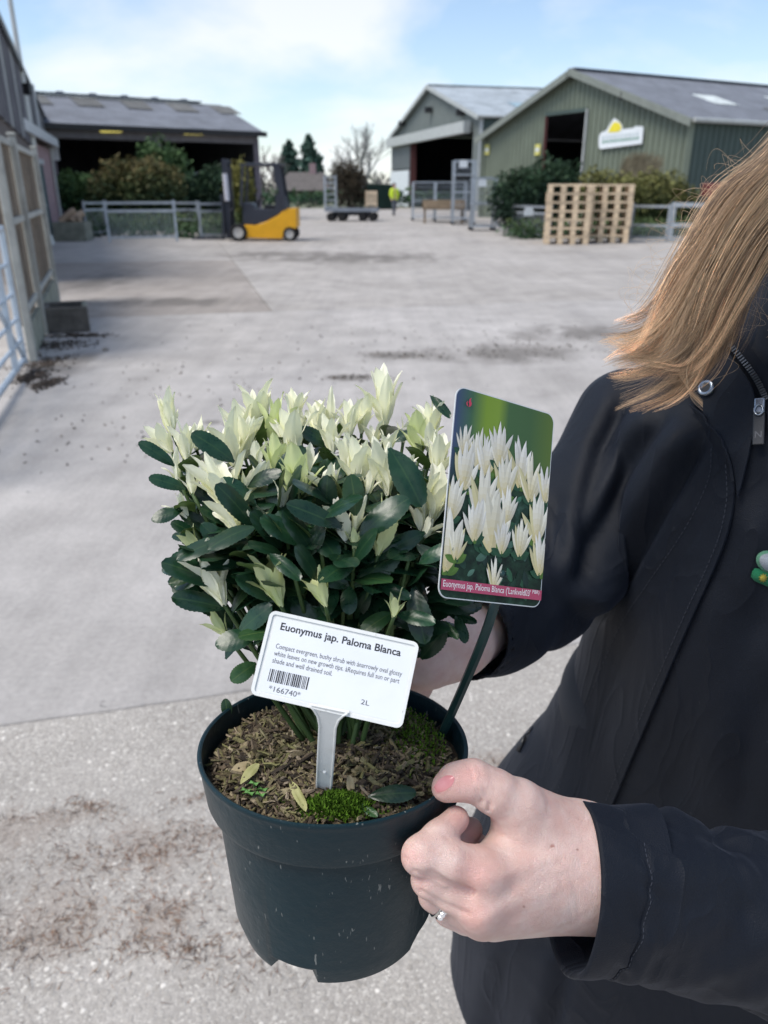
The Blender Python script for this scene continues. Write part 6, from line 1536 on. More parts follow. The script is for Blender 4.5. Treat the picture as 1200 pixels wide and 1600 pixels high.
scalp = ish & ((hu > .052) | (hf < .005)) & (hu > -.075); tint[scalp] = (.42, .36, .30)
tint[ish & (np.abs(hu+.085) < .009) & (np.abs(hs_) < .024) & (hf > .085)] = (.95, .62, .62); tint[ish & (np.abs(hu-.006) < .005) & (np.abs(hs_) > .016) & (np.abs(hs_) < .047) & (hf > .06)] = (.5, .42, .36)
me = mesh_np('body', V-np.array(PO), F); a = me.color_attributes.new('tint', 'FLOAT_COLOR', 'POINT'); a.data.foreach_set('color', np.c_[tint, np.ones(len(tint))].astype(np.float32).ravel())
n = N('fair_skin'); v = n.pos(); mott = n.noise(v, 70, 5, .6)
mott = n.math('ADD', n.math('MULTIPLY', mott, .55), n.math('MULTIPLY', n.noise(v, 28, 4, .6), .45))
col = n.mix(n.ramp(mott, [(.38, 0.0), (.62, 1.0)]), (.70, .45, .39), (.80, .60, .535)); col = n.mix(1.0, col, n.attr('tint'), 'MULTIPLY')
n.color(col).rough(n.ramp(n.noise(v, 240, 4, .6), [(.3, .44), (.7, .58)])).set(Subsurface_Weight=.22, Subsurface_Scale=.012, Specular_IOR_Level=.42); n.b.inputs['Subsurface Radius'].default_value = (1.0, .35, .2)
fine = n.n('ShaderNodeTexVoronoi', feature='DISTANCE_TO_EDGE'); fine.inputs['Scale'].default_value = 900; n.l(v, fine.inputs['Vector'])
n.bump(n.math('ADD', n.math('MULTIPLY', n.ramp(fine.outputs['Distance'], [(0, 0.0), (.12, 1.0)]), .25), n.math('MULTIPLY', n.noise(v, 130, 5, .65), 1.0)), .0009)
body = link('body', me, PSN, n.m)
n = N('eye_white'); n.color((.75, .74, .72)).rough(.2); M_EYE = n.m; n = N('eye_iris'); n.color((.06, .09, .11)).rough(.15); M_IRIS = n.m
for s_ in (-1, 1):
    c_ = HC+FD*.0728+FS*(s_*.031)+FU*.013-PO; MR = FD.to_track_quat('Z', 'Y').to_matrix(); m_ = MB()
    m_.lathe([(.0001, .0132), (.006, .0118), (.010, .0086), (.0130, .002), (.0132, -.002), (.0001, -.0132)], 20, c_, MR); e_ = m_.build('eye', M_EYE, body, smooth=True)
    m_ = MB(); m_.lathe([(.0001, .0137), (.0055, .0125)], 20, c_, MR); m_.build('iris', M_IRIS, e_, smooth=True)
# thumb nail
bv = BVHTree.FromPolygons([tuple(v) for v in V.tolist()], [tuple(f) for f in F.tolist()])
def hit(tree, px_, py_, off=0.0):
    r_ = ray(px_, py_); loc, nn, ix, dist = tree.ray_cast(CAMP, r_)
    if loc is None: return None, None
    if nn.dot(r_) > 0: nn = -nn
    return loc+nn*off, nn
NT, NB = Vector((681, 1234, 0)), Vector((709, 1214, 0)); nax = (NB-NT); npp = Vector((-nax.y, nax.x, 0)).normalized(); gv, gf = [], []
na, nb_ = 9, 6
for i in range(na+1):
    a_ = i/na; wd_ = 9.5*(min(1, .55+a_*1.4) if a_ < .5 else (1-max(0, (a_-.62)/.38)**2*.75))
    for j in range(nb_+1):
        b_ = (j/nb_)*2-1; q_ = NT+nax*a_+npp*(b_*wd_); h_, nn_ = hit(bv, q_.x, q_.y, .00025*(1-.6*abs(b_)))
        if h_ is None: h_ = gv[-1]+PO if gv else P(q_.x, q_.y, .425)
        gv.append(h_-PO)
for i in range(na):
    for j in range(nb_): k_ = i*(nb_+1)+j; gf.append((k_, k_+1, k_+nb_+2, k_+nb_+1))
n = N('thumb_nail'); n.color(n.ramp(n.noise(n.pos(), 120, 3), [(.3, (.60, .22, .225)), (.7, (.68, .30, .295))])).rough(.22)
link('thumb_nail', mesh_np('thumb_nail', gv, gf), body, n.m)
# rings on the ring finger
RG = empty('finger_ring', P(680, 1406, .426)-PO, 0); RG.parent = PSN
m_ = MB(); ra_ = (P(680, 1397, .432)-P(710, 1413, .433)).normalized(); e1 = ra_.cross(Vector((0, 0, 1))).normalized(); e2 = ra_.cross(e1)
n = N('silver_ring_metal'); n.color((.70, .69, .67)).rough(.2).set(Metallic=1.0); M_SIL = n.m
rc_ = P(690, 1403, .4325)
for off in (-.0022, .0010):
    m_ = MB(); m_.tube([rc_-PO+ra_*off+(e1*math.cos(t)+e2*math.sin(t))*.0101-(P(680, 1406, .426)-PO) for t in np.linspace(0, 2*math.pi, 49)], .0010, 8, False); m_.build('ring_band', M_SIL, RG, smooth=True)
n = N('clear_gem'); n.color((.9, .92, .95)).rough(.05).set(Transmission_Weight=.6, IOR=2.2); M_GEM = n.m
gdir = P(668, 1428, .415)-rc_; gdir = (gdir-ra_*gdir.dot(ra_)).normalized(); gc = rc_+gdir*.0118+ra_*-.0006-PO-(P(680, 1406, .426)-PO)
for k in range(3):
    m_ = MB(); m_.lathe([(.0001, .0012), (.0012, .0012), (.0019, .0004), (.0003, -.0018)], 8, gc+ra_.cross(gdir)*(.0024*(k-1)), gdir.to_track_quat('Z', 'Y').to_matrix()); m_.build('gem', M_GEM, RG)

# ------------------------------------------------------------------ jacket
def fabric(name, c0, c1, rough=.58):
    n = N(name); v = n.pos()
    w = n.noise(v, 1400, 2, .5); lint = n.ramp(n.noise(v, 520, 2, .5), [(.77, 0.0), (.80, 1.0)])
    col = n.ramp(n.noise(v, 9, 4, .6), [(.3, c0), (.7, c1)]); col = n.mix(n.math('MULTIPLY', lint, .35), col, (.16, .17, .19))
    n.color(col).rough(rough).set(Specular_IOR_Level=.22, Sheen_Weight=.06, Sheen_Roughness=.4); n.b.inputs['Sheen Tint'].default_value = (.55, .65, .9, 1)
    b1 = n.n('ShaderNodeBump'); b1.inputs['Distance'].default_value = .012; b1.inputs['Strength'].default_value = .10; n.l(n.noise(n.map(v, (1, 1, .45)), 14, 5, .6, .6), b1.inputs['Height'])
    rg_ = n.noise(n.map(v, (1, 1, .38)), 15, 2, .45, 1.1); rid = n.math('POWER', n.math('SUBTRACT', 1.0, n.math('ABSOLUTE', n.math('SUBTRACT', n.math('MULTIPLY', rg_, 2.0), 1.0))), 9.0)
    b2 = n.n('ShaderNodeBump'); b2.inputs['Distance'].default_value = .0022; b2.inputs['Strength'].default_value = .55; n.l(rid, b2.inputs['Height']); n.l(b1.outputs[0], b2.inputs['Normal'])
    n.bump(w, .0005, .9, b2.outputs[0]); return n.m
M_JK = fabric('navy_jacket_cloth', (.0045, .0064, .0115), (.0065, .0092, .0160)); M_JKD = fabric('black_lining', (.004, .005, .009), (.006, .007, .012), .75)
ZS = np.array([.40, .45, .607, .74, .862, .95, 1.03, 1.12, 1.20, 1.26, 1.30, 1.335, 1.37, 1.42, 1.45])
XL = np.array([.095, .098, .096, .132, .186, .208, .218, .218, .216, .226, .250, .290, .312, .318, .320])
CX = np.array([.36, .36, .36, .36, .37, .37, .37, .37, .37, .37, .37, .372, .374, .376, .378])
HDp = np.array([.165, .165, .165, .155, .145, .14, .138, .135, .13, .12, .10, .082, .072, .070, .070])
PSI = R(34)
def jacket_sdf(p):
    z = p[:, 2]; xl = np.interp(z, ZS, XL); cx = np.interp(z, ZS, CX); b = np.interp(z, ZS, HDp); ex = cx-xl
    c, s = math.cos(PSI), math.sin(PSI)
    a = np.sqrt(np.maximum(ex**2-(b*s)**2, .03**2))/c
    x, y = p[:, 0]-cx, p[:, 1]-.66
    u = x*c-y*s; v = x*s+y*c                            # u across the shoulders, v front to back
    k0 = np.sqrt((u/a)**2+(v/b)**2); d_ = (k0-1)*np.minimum(a, b)
    d_ = np.maximum(d_, .405-z); d_ = np.maximum(d_, z-1.43)
    arm = chain(p, [(npv(P(982, 660, .765)), .052), (npv(P(915, 790, .755)), .052), (npv(P(842, 920, .74)), .052), (npv(P(770, 965, .66)), .046), (npv(P(690, 1000, .58)), .040)], .02)
    pn = npv(P(690, 1000, .58)-P(770, 965, .66)); pn = pn/np.linalg.norm(pn)
    arm = np.maximum(arm, (p-npv(P(722, 988, .608)))@pn)
    inner = rcone(p, npv(P(770, 965, .66)), npv(P(690, 1000, .58)), .038, .036)
    arm = np.maximum(arm, -np.maximum(inner, -((p-npv(P(760, 968, .645)))@pn)))
    arm2 = chain(p, [(npv((.515, .57, 1.235)), .062), (npv((.53, .48, 1.10)), .058), (npv(P(1420, 1500, .545)), .054)], .02)
    d_ = smin(d_, arm, .014); return smin(d_, arm2, .04)
Vj, Fj = surface_nets(jacket_sdf, (.04, .30, .39), (.68, .90, 1.45), .0042); Vj = laplace(Vj, Fj, 2, .5)
def jpix(q):
    z = q[:, 2]-CAM_Z; d_ = q[:, 1]*CP-z*SP; return 600+q[:, 0]/d_*FPX, 800+(-z*CP-q[:, 1]*SP)/d_*FPX
def poly_sd(px_, py_, poly):                          # signed distance (px) to a polyline and position along it
    best = np.full(px_.shape, 1e9); sgn = np.zeros(px_.shape); tt = np.zeros(px_.shape); n_ = len(poly)-1
    for i in range(n_):
        ax_, ay = poly[i]; bx, by = poly[i+1]; dx, dy = bx-ax_, by-ay; L2 = dx*dx+dy*dy
        t = np.clip(((px_-ax_)*dx+(py_-ay)*dy)/L2, 0, 1); qx, qy = px_-ax_-t*dx, py_-ay-t*dy; d_ = np.hypot(qx, qy); m = d_ < best
        best = np.where(m, d_, best); sgn = np.where(m, np.sign(dx*qy-dy*qx), sgn); tt = np.where(m, (i+t)/n_, tt)
    return best*sgn, tt
Nj = vnormals(Vj, Fj); jx, jy = jpix(Vj); disp = np.zeros(len(Vj))
facing = ((np.array([0, 0, CAM_Z])-Vj)*Nj).sum(1) > 0
def fold(poly, wl, wr, al, ar, ends=.18):
    global disp
    s, t = poly_sd(jx, jy, poly); env = smooth_np(t, 0, ends)*(1-smooth_np(t, 1-ends, 1.0))
    disp += facing*env*np.where(s > 0, al*np.exp(-(s/wl)**2), ar*np.exp(-(s/wr)**2)) if False else facing*env*(al*np.exp(-((s-wl*.6)/wl)**2)+ar*np.exp(-((s+wr*.5)/wr)**2))
# s > 0 lies to the left of a line drawn downward
fold([(1112, 650), (1040, 775), (955, 931), (918, 975)], 34, 12, .019, -.016)
fold([(1050, 630), (985, 720), (911, 850), (880, 930)], 24, 13, .011, -.010)
fold([(985, 600), (935, 700), (905, 800), (895, 900)], 22, 12, .007, -.007)
fold([(905, 985), (890, 1080), (840, 1200), (800, 1330)], 34, 30, .006, -.005)
fold([(960, 960), (930, 1090), (900, 1200), (880, 1330)], 30, 26, .006, -.004)
fold([(1150, 900), (1110, 1020), (1060, 1140), (1010, 1280)], 50, 45, .006, -.005)
fold([(1230, 760), (1190, 900), (1150, 1060), (1110, 1260)], 45, 35, .006, -.005)
fold([(1240, 1000), (1180, 1100), (1150, 1200), (1140, 1290)], 40, 30, .004, -.004)
fold([(790, 1470), (770, 1540), (760, 1600), (756, 1660)], 24, 20, .005, -.004)
fold([(880, 1480), (872, 1530), (860, 1580), (840, 1660)], 26, 16, .006, -.010)
fold([(880, 900), (830, 950), (780, 1000), (740, 1040)], 26, 20, .004, -.003)
fold([(870, 760), (855, 820), (850, 880), (845, 930)], 24, 18, .004, -.004)
nz = np.array([mnoise.noise(Vector((q[0]*11, q[1]*11, q[2]*5))) for q in Vj]); disp += .0035*nz
Vj = Vj+Nj*disp[:, None]; Vj = laplace(Vj, Fj, 1, .4)
JK = link('jacket', mesh_np('jacket', Vj-np.array(PO), Fj), PSN, M_JK)
jt = BVHTree.FromPolygons([tuple(v) for v in Vj.tolist()], [tuple(f) for f in Fj.tolist()])
def resample(poly, n_): return [tuple(q)[:2] for q in bez([(a, b, 0) for a, b in poly], n_)]
def patch(la, lb, n_, m__, offa, offb, thick, name, mat, par=JK, edge_round=.0012):
    """a cloth strip between two lines drawn on the jacket, standing off its surface by offa..offb"""
    A, B = resample(la, n_), resample(lb, n_); top = []; bot = []
    for i in range(n_):
        for j in range(m__+1):
            t = j/m__; q, nn = hit(jt, A[i][0]+(B[i][0]-A[i][0])*t, A[i][1]+(B[i][1]-A[i][1])*t)
            if q is None: q, nn = (top[-1][1], top[-1][2]) if top else (P(A[i][0], A[i][1], .6), Vector((0, -1, 0)))
            o_ = offa+(offb-offa)*t; top.append((q+nn*o_, q, nn)); bot.append(q+nn*(o_-thick))
    V_ = [t_[0]-PO for t_ in top]+[b-PO for b in bot]; K = n_*(m__+1); w = m__+1; F_ = []
    for i in range(n_-1):
        for j in range(m__): a = i*w+j; F_ += [(a, a+1, a+w+1, a+w), (K+a, K+a+w, K+a+w+1, K+a+1)]
    for i in range(n_-1): a = i*w; F_ += [(a, a+w, K+a+w, K+a), (a+m__, K+a+m__, K+a+w+m__, a+w+m__)]
    for j in range(m__): F_ += [(j, K+j, K+j+1, j+1), ((n_-1)*w+j, (n_-1)*w+j+1, K+(n_-1)*w+j+1, K+(n_-1)*w+j)]
    me_ = mesh_np(name, V_, F_); me_.set_sharp_from_angle(angle=R(50)); return link(name, me_, par, mat)
EDGE = [(1084, 633), (1118, 672), (1146, 720), (1150, 780), (1140, 836), (1112, 905), (1080, 974), (1020, 1115), (963, 1250), (930, 1330)]
SEAM = [(1080, 640), (1105, 690), (1118, 735), (1100, 790), (1072, 840), (1026, 905), (980, 974), (922, 1115), (880, 1250), (858, 1330)]
patch(SEAM, EDGE, 70, 8, -.0015, .0055, .0030, 'storm_flap', M_JK)
def cord(poly, r_, off, name, mat, n_=60, par=JK):
    pts = []
    for a, b in resample(poly, n_):
        q, nn = hit(jt, a, b, off)
        if q is not None: pts.append(q-PO)
    m_ = MB(); m_.tube(pts, r_, 6); return m_.build(name, mat, par, smooth=True)
def stitches(poly, off, name, L_=.0022, gap=.0014, r_=.00028, mat=None):
    pts = [hit(jt, a, b, off)[0] for a, b in resample(poly, 260)]; pts = [p for p in pts if p is not None]; m_ = MB(); acc = 0; on = True; cur = [pts[0]]
    for p, q in zip(pts[:-1], pts[1:]):
        acc += (q-p).length
        if on: cur.append(q)
        if acc > (L_ if on else gap):
            if on and len(cur) > 1: m_.tube([c-PO for c in cur], r_, 5)
            on = not on; acc = 0; cur = [q]
    return m_.build(name, mat or M_THR, JK)
n = N('navy_thread'); n.color((.03, .035, .05)).rough(.6); M_THR = n.m
stitches([(1112, 700), (1108, 745), (1085, 800), (1055, 850), (1010, 915), (966, 985), (908, 1125), (868, 1250), (850, 1320)], .0006, 'stitch_line')
stitches([(1138, 725), (1140, 780), (1130, 834), (1102, 902), (1070, 971), (1010, 1112), (953, 1247)], .0058, 'stitch_line')
# collar lapel, press stud, zip
LAP_L = [(1066, 566), (1078, 604), (1090, 634), (1120, 672), (1148, 718), (1157, 775)]; LAP_R = [(1118, 530), (1150, 566), (1180, 612), (1184, 660), (1174, 712), (1159, 777)]
patch(LAP_L, LAP_R, 40, 10, .0075, .0100, .0030, 'collar_lapel', M_JK)
cord([(1084, 640), (1104, 656), (1122, 676), (1136, 698), (1146, 722), (1151, 752)], .0011, .0078, 'collar_piping', M_JK)
def stud(px_, py_, off, r_, mat, name):
    q, nn = hit(jt, px_, py_, off); M = Matrix((nn.orthogonal().normalized(), nn.cross(nn.orthogonal().normalized()), nn)).transposed(); m_ = MB(); m_.lathe([(r_*.50, .0002), (r_*.55, .0006), (r_*.62, .0016), (r_*.85, .0018), (r_, .0008), (r_, -.0010)], 32, q-PO, M); o = m_.build(name, mat, JK, smooth=True, sharp=60)
    m_ = MB(); m_.lathe([(.00001, .0003), (r_*.5, .0002)], 20, q-PO, M); m_.build('stud_centre', M_BLK, o); return o
n = N('dark_chrome'); n.color((.30, .33, .37)).rough(.22).set(Metallic=.9); M_CHRM = n.m; n = N('black_zip_plastic'); n.color((.012, .013, .016)).rough(.35); M_ZIP = n.m
stud(1112, 613, .0100, .0068, M_CHRM, 'press_stud')
ZL = [(1120, 528), (1150, 560), (1178, 598), (1196, 636), (1200, 680)]
patch([(a+2, b-2) for a, b in ZL], [(a+26, b-14) for a, b in ZL], 30, 3, .0070, .0075, .0015, 'zip_tape', M_JKD)
m_ = MB(); zp = [(hit(jt, a+6, b-4, .0088)) for a, b in resample(ZL[:4], 34)]
for i in range(len(zp)-1):
    p, nn = zp[i]; t = (zp[i+1][0]-p).normalized(); s = t.cross(nn).normalized(); m_.box(p-PO, (.0042, .0013, .0016), Matrix((s, t, nn)).transposed())
n = N('zip_teeth_metal'); n.color((.10, .105, .11)).rough(.3).set(Metallic=.6); m_.build('zip_teeth', n.m, JK)
q, nn = hit(jt, 1192, 640, .0105); t = (hit(jt, 1189, 700, .0105)[0]-q).normalized(); s = t.cross(nn).normalized(); Mz = Matrix((s, t, nn)).transposed()
zs_ = MB(); zs_.box(q-PO, (.0075, .0120, .0040), Mz); zo = zs_.build('zip_slider', M_CHRM, JK, bevel=.001)
m_ = MB(); m_.box(q+t*.0185+nn*.001-PO, (.0085, .0250, .0018), Mz); zpull = m_.build('zip_pull', M_ZIP, JK, bevel=.0007)
m_ = MB(); m_.tube([q+s*.0030*math.cos(a)+t*(.004+.004*math.sin(a))+nn*.0035-PO for a in np.linspace(0, 6.283, 17)], .0008, 6, False); m_.build('pull_loop', M_CHRM, zo, smooth=True)
me_ = text_mesh('N', .0075, 0, 'CENTER'); o = link('pull_mark', me_, zpull, simple('dull_mark', (.12, .12, .13), .5, .1, 9, rand=0)); o.matrix_local = Matrix.Translation(q+t*.0255+nn*.00205-PO) @ Matrix(((-s) if (-s).x > 0 else s, -t, nn)).transposed().to_4x4()
# embroidered badge at the edge of the picture
def blob(pts, off, thick, name, mat, par):
    c = sum((Vector((a, b, 0)) for a, b in pts), Vector())/len(pts); V_, F_ = [], []; n_ = len(pts)
    qs = [hit(jt, a, b) for a, b in pts]; qc, nc_ = hit(jt, c.x, c.y)
    V_ = [x+k*(off+thick)-PO for x, k in qs]+[x+k*off-PO for x, k in qs]+[qc+nc_*(off+thick*1.3)-PO]
    F_ = [(i, (i+1) % n_, 2*n_) for i in range(n_)]+[(n_+i, n_+(i+1) % n_, (i+1) % n_, i) for i in range(n_)]
    return link(name, mesh_np(name, V_, F_), par, mat)
def thread(name, c):
    n = N(name); v = n.pos(); w = n.n('ShaderNodeTexWave', bands_direction='DIAGONAL'); w.inputs['Scale'].default_value = 900; w.inputs['Distortion'].default_value = 3; n.l(v, w.inputs['Vector']); n.color(n.mix(1.0, c, n.ramp(w.outputs['Fac'], [(0, .55), (1, 1.2)]), 'MULTIPLY')).rough(.5); n.bump(w.outputs['Fac'], .0008); return n.m
M_TG, M_TW2, M_TY2 = thread('green_thread', (.02, .30, .13)), thread('white_thread', (.66, .72, .80)), thread('yellow_thread', (.80, .66, .10)); M_TL = thread('pale_green_thread', (.22, .55, .36))
el = lambda cx, cy, rx, ry, rot, k=28: [(cx+rx*math.cos(t)*math.cos(rot)-ry*math.sin(t)*math.sin(rot), cy+rx*math.cos(t)*math.sin(rot)+ry*math.sin(t)*math.cos(rot)) for t in np.linspace(0, 2*math.pi, k, endpoint=False)]
bd1 = blob(el(1203, 878, 23, 17, .45), .0006, .0012, 'embroidered_badge', M_TL, JK); blob(el(1204, 878, 19.5, 13.5, .45), .0020, .0006, 'badge_face', M_TW2, bd1)
bd2 = blob([(1173, 900), (1175, 892), (1179, 887), (1186, 888), (1196, 893), (1212, 900), (1226, 908), (1224, 922), (1206, 918), (1192, 912), (1178, 906)], .0006, .0014, 'embroidered_leaf', M_TG, JK)
st_ = [(1191+(7.2 if k % 2 else 4.0)*math.cos(k*math.pi/10), 901+(7.2 if k % 2 else 4.0)*math.sin(k*math.pi/10)) for k in range(20)]
blob(st_, .0024, .0008, 'embroidered_flower', M_TY2, bd2)
# pocket zip toggle at the side seam
tgx = next((x for x in range(790, 900, 3) if hit(jt, x, 1136)[0] is not None), 830); q0 = hit(jt, tgx+4, 1136)[0]; tgd = PIX(q0)[2]; q0, q1, q2 = q0, P(tgx-9, 1150, tgd-.004), P(tgx-19, 1174, tgd-.004); m_ = MB(); m_.tube([q0-PO, q1-PO], .0014, 6); m_.tube([q1-PO, q2-PO], [.0024, .0036], 8); m_.build('pocket_toggle', M_ZIP, JK, smooth=True)
# near sleeve as its own tube of cloth ------------------------------------
ctr = [P(896, 1380, .460), P(960, 1388, .470), P(1080, 1420, .486), P(1200, 1442, .502), P(1330, 1480, .525), P(1440, 1490, .56), Vector((.50, .50, 1.09))]
ru = [.0495, .0505, .0535, .0570, .0585, .0590, .060]; rv = [.0400, .0420, .0450, .0480, .052, .055, .058]
NS_, NR = 150, 96
cp = bez(ctr, NS_); tq_ = np.linspace(0, len(ctr)-1, NS_); RU, RV = np.interp(tq_, range(len(ctr)), ru), np.interp(tq_, range(len(ctr)), rv)
sl = [0.0]
for i in range(1, NS_): sl.append(sl[-1]+(cp[i]-cp[i-1]).length)
Vs, Fs = [], []
def ring(i, shrink=0.0, back=0.0):
    t = (cp[min(i+1, NS_-1)]-cp[max(i-1, 0)]).normalized()
    if i < 12: t = t.lerp((P(990, 1376, .4655)-P(893, 1391, .460)).normalized(), .9*(1-i/12)).normalized()
    vv = Vector((0, 0, 1)); vv = vv.lerp((P(917, 1262, .462)-P(884, 1518, .462)).normalized(), max(0, 1-i/30))
    vv = (vv-t*vv.dot(t)*min(1, i/30)).normalized(); ww = t.cross(vv); o_ = []
    s_ = sl[i]
    for k in range(NR):
        a = 2*math.pi*k/NR; ca, sa = math.cos(a), math.sin(a)
        fo = .0068*mnoise.noise(Vector((s_*34+a*.8, a*1.1, 3.0)))+0.0052*mnoise.noise(Vector((s_*16-a*1.5, a*.9+9, 7.0)))+.0018*mnoise.noise(Vector((s_*80+ca*1.5, sa*2+4, 2.0)))
        fo *= min(1, .25+s_/.05)
        fo += -.0016*math.exp(-((s_-.0215)/.0016)**2)+.0010*math.exp(-((s_-.010)/.008)**2)
        fo += .0012*math.sin(a*17+3*mnoise.noise(Vector((a*3, 1, 1))))*math.exp(-((s_-.023)/.010)**2)
        droop = -.004*max(0, -ca)*math.exp(-s_/.05)                    # the cuff hangs open below the wrist
        o_.append(cp[i]+t*back+vv*(ca*(RU[i]-shrink+fo)+droop)+ww*(sa*(RV[i]-shrink+fo)))
    return o_
rows = [ring(0, .0065, .045), ring(0, .0050, .012), ring(0, .0036, .001), ring(0, .0015, -.0012)]+[ring(i) for i in range(NS_)]
for r_ in rows: Vs += [q-PO for q in r_]
for i in range(len(rows)-1):
    for k in range(NR): k2 = (k+1) % NR; Fs.append((i*NR+k, (i+1)*NR+k, (i+1)*NR+k2, i*NR+k2))
slv = link('sleeve', mesh_np('sleeve', Vs, Fs), JK, M_JK)
stt = MB()
i_s = min(range(NS_), key=lambda i: abs(sl[i]-.0225)); rr_ = ring(i_s)
for k in range(0, NR):
    p, q = rr_[k], rr_[(k+1) % NR]; c = cp[i_s]; e = lambda x: x+(x-c).normalized()*.0004
    stt.tube([e(p)-PO, e(p.lerp(q, .62))-PO], .00026, 5)
stt.build('cuff_stitching', M_THR, slv)
# trousers and shoes, below the picture
def cl(parts, name, mat, h=.012, k=.04): 
    pts = np.array([q for a, b, ra, rb in parts for q in (a, b)]); r_ = max(max(ra, rb) for _, _, ra, rb in parts)+.03
    V_, F_ = surface_nets(wf(parts, k), pts.min(0)-r_, pts.max(0)+r_, h); return link(name, mesh_np(name, V_-np.array(PO), F_), PSN, mat)
cl([((.30, .70, .92), (.28, .70, .48), .105, .075), ((.28, .70, .48), (.27, .70, .09), .075, .062), ((.45, .64, .92), (.46, .63, .48), .105, .075), ((.46, .63, .48), (.46, .64, .09), .075, .062)], 'trousers', simple('dark_trousers', (.02, .022, .028), .85, .2, 9, rand=0))
cl([((.27, .71, .055), (.20, .60, .04), .05, .04), ((.46, .65, .055), (.40, .53, .04), .05, .04)], 'shoes', simple('dark_shoes', (.03, .028, .026), .6, .2, 9, rand=0), .010)

# ------------------------------------------------------------------ hair
GU = [[(1318, 120, .515), (1205, 252, .53), (1130, 303, .542), (1070, 388, .555), (1024, 472, .57), (984, 510, .577), (930, 542, .582)],
      [(1335, 122, .51), (1225, 250, .522), (1150, 335, .535), (1092, 432, .55), (1046, 518, .562), (1000, 560, .572), (948, 566, .578)],
      [(1350, 130, .508), (1255, 255, .518), (1176, 352, .532), (1116, 452, .546), (1078, 540, .56), (1034, 586, .567), (966, 596, .572)],
      [(1365, 140, .508), (1285, 262, .518), (1198, 365, .532), (1140, 470, .546), (1102, 556, .56), (1066, 594, .566), (1004, 610, .570)],
      [(1382, 150, .508), (1310, 270, .52), (1222, 345, .533), (1166, 440, .548), (1134, 520, .562), (1096, 580, .568), (1072, 618, .572)]]
rgh = np.random.default_rng(21); NSEG = 24
GA_ = np.array([[tuple(q) for q in bez([P(*k) for k in g], NSEG)] for g in GU])        # 5 x NSEG x 3
def guide(s):
    x = np.clip(s, 0, 1)*4; i = min(3, int(x)); t = x-i; return GA_[i]*(1-t)+GA_[i+1]*t
SIDE = np.gradient(GA_[2], axis=0); SIDE /= np.linalg.norm(SIDE, axis=1)[:, None]
FWD = np.array(tuple((CAMP-P(1100, 420, .55)).normalized())); LAT = np.cross(SIDE, FWD); LAT /= np.linalg.norm(LAT, axis=1)[:, None]
tt = np.linspace(0, 1, NSEG)[:, None]
strands, radii, cols = [], [], []
PAL = 1.38*np.array([(.33, .21, .115)]+[(.30, .195, .115), (.43, .295, .175), (.58, .415, .255), (.72, .54, .35), (.19, .122, .075), (.49, .34, .205)])
for l in range(120):
    sc = (l+.5+rgh.normal()*.3)/120; dep = rgh.normal()*.013; g = guide(sc); Lk = rgh.uniform(.84, 1.03) if rgh.random() < .70 else rgh.uniform(.62, .86); base = PAL[rgh.integers(len(PAL))]*rgh.choice((.6, .9, 1.15, 1.35))
    wamp = rgh.uniform(.003, .0095); wfr = rgh.uniform(5, 10); ph = rgh.random()*6.28; flick = rgh.normal()*.011
    for k in range(34):
        u1, u2 = rgh.normal()*.0046, rgh.normal()*.0046
        spread = (1.3-1.05*tt) if l % 4 else (1.2-.5*tt)
        q = g+LAT*(u1*spread)+FWD*((u2+dep)*spread)*1.0+LAT*(wamp*np.sin(tt*wfr+ph)*tt+flick*tt**3)+FWD*(.003*np.sin(tt*5+ph*2)*tt)
        q = q+rgh.normal(size=3)*.0004+LAT*(.0011*np.sin(tt*rgh.uniform(8, 18)+rgh.random()*6)*tt)
        L_ = Lk*rgh.uniform(.90, 1.02); idx = np.clip(np.linspace(0, L_, NSEG), 0, 1)*(NSEG-1)
        q = np.stack([np.interp(idx, np.arange(NSEG), q[:, c]) for c in range(3)], 1)
        strands.append(q); radii.append(rgh.uniform(.00011, .00021)); cols.append(base*rgh.uniform(.72, 1.28))
# loose lock falling towards the press stud, and fly-aways
for k in range(70):
    q = np.array([tuple(v) for v in bez([P(1300, 200, .52), P(1200, 330, .532), P(1120, 470, .55), P(1066, 555, .562), P(1072, 600, .568), P(1098, 630, .571)], NSEG)])+LAT*(rgh.normal()*.0030*(1.2-.8*tt))+FWD*(.006+rgh.normal()*.0025)
    strands.append(q); radii.append(.00016); cols.append(PAL[3]*rgh.uniform(.7, 1.0))
for k in range(110):
    s = rgh.uniform(0, .12) if k < 70 else rgh.uniform(.8, 1); g = guide(s); i0 = rgh.integers(4, 16); n_ = NSEG; amp = rgh.uniform(.008, .035)
    t2 = np.linspace(0, 1, NSEG); start = g[i0]; dirn = (-LAT[i0] if (LAT[i0]@(g[i0]-guide(.5)[i0]) < 0) else LAT[i0])*1.0
    if k >= 70: dirn = -dirn if rgh.random() < .3 else dirn
    tan = SIDE[i0]; cur = start+np.outer(np.sin(t2*rgh.uniform(1.5, 3.6))*amp, dirn)+np.outer(t2*rgh.uniform(.01, .05), tan)+np.outer(np.sin(t2*rgh.uniform(2, 7)+rgh.random()*6)*rgh.uniform(.001, .007), FWD)+np.outer((np.cos(t2*rgh.uniform(2, 6))-1)*rgh.uniform(0, .010), tan)
    strands.append(cur); radii.append(.00009); cols.append(PAL[3]*rgh.uniform(.8, 1.2))
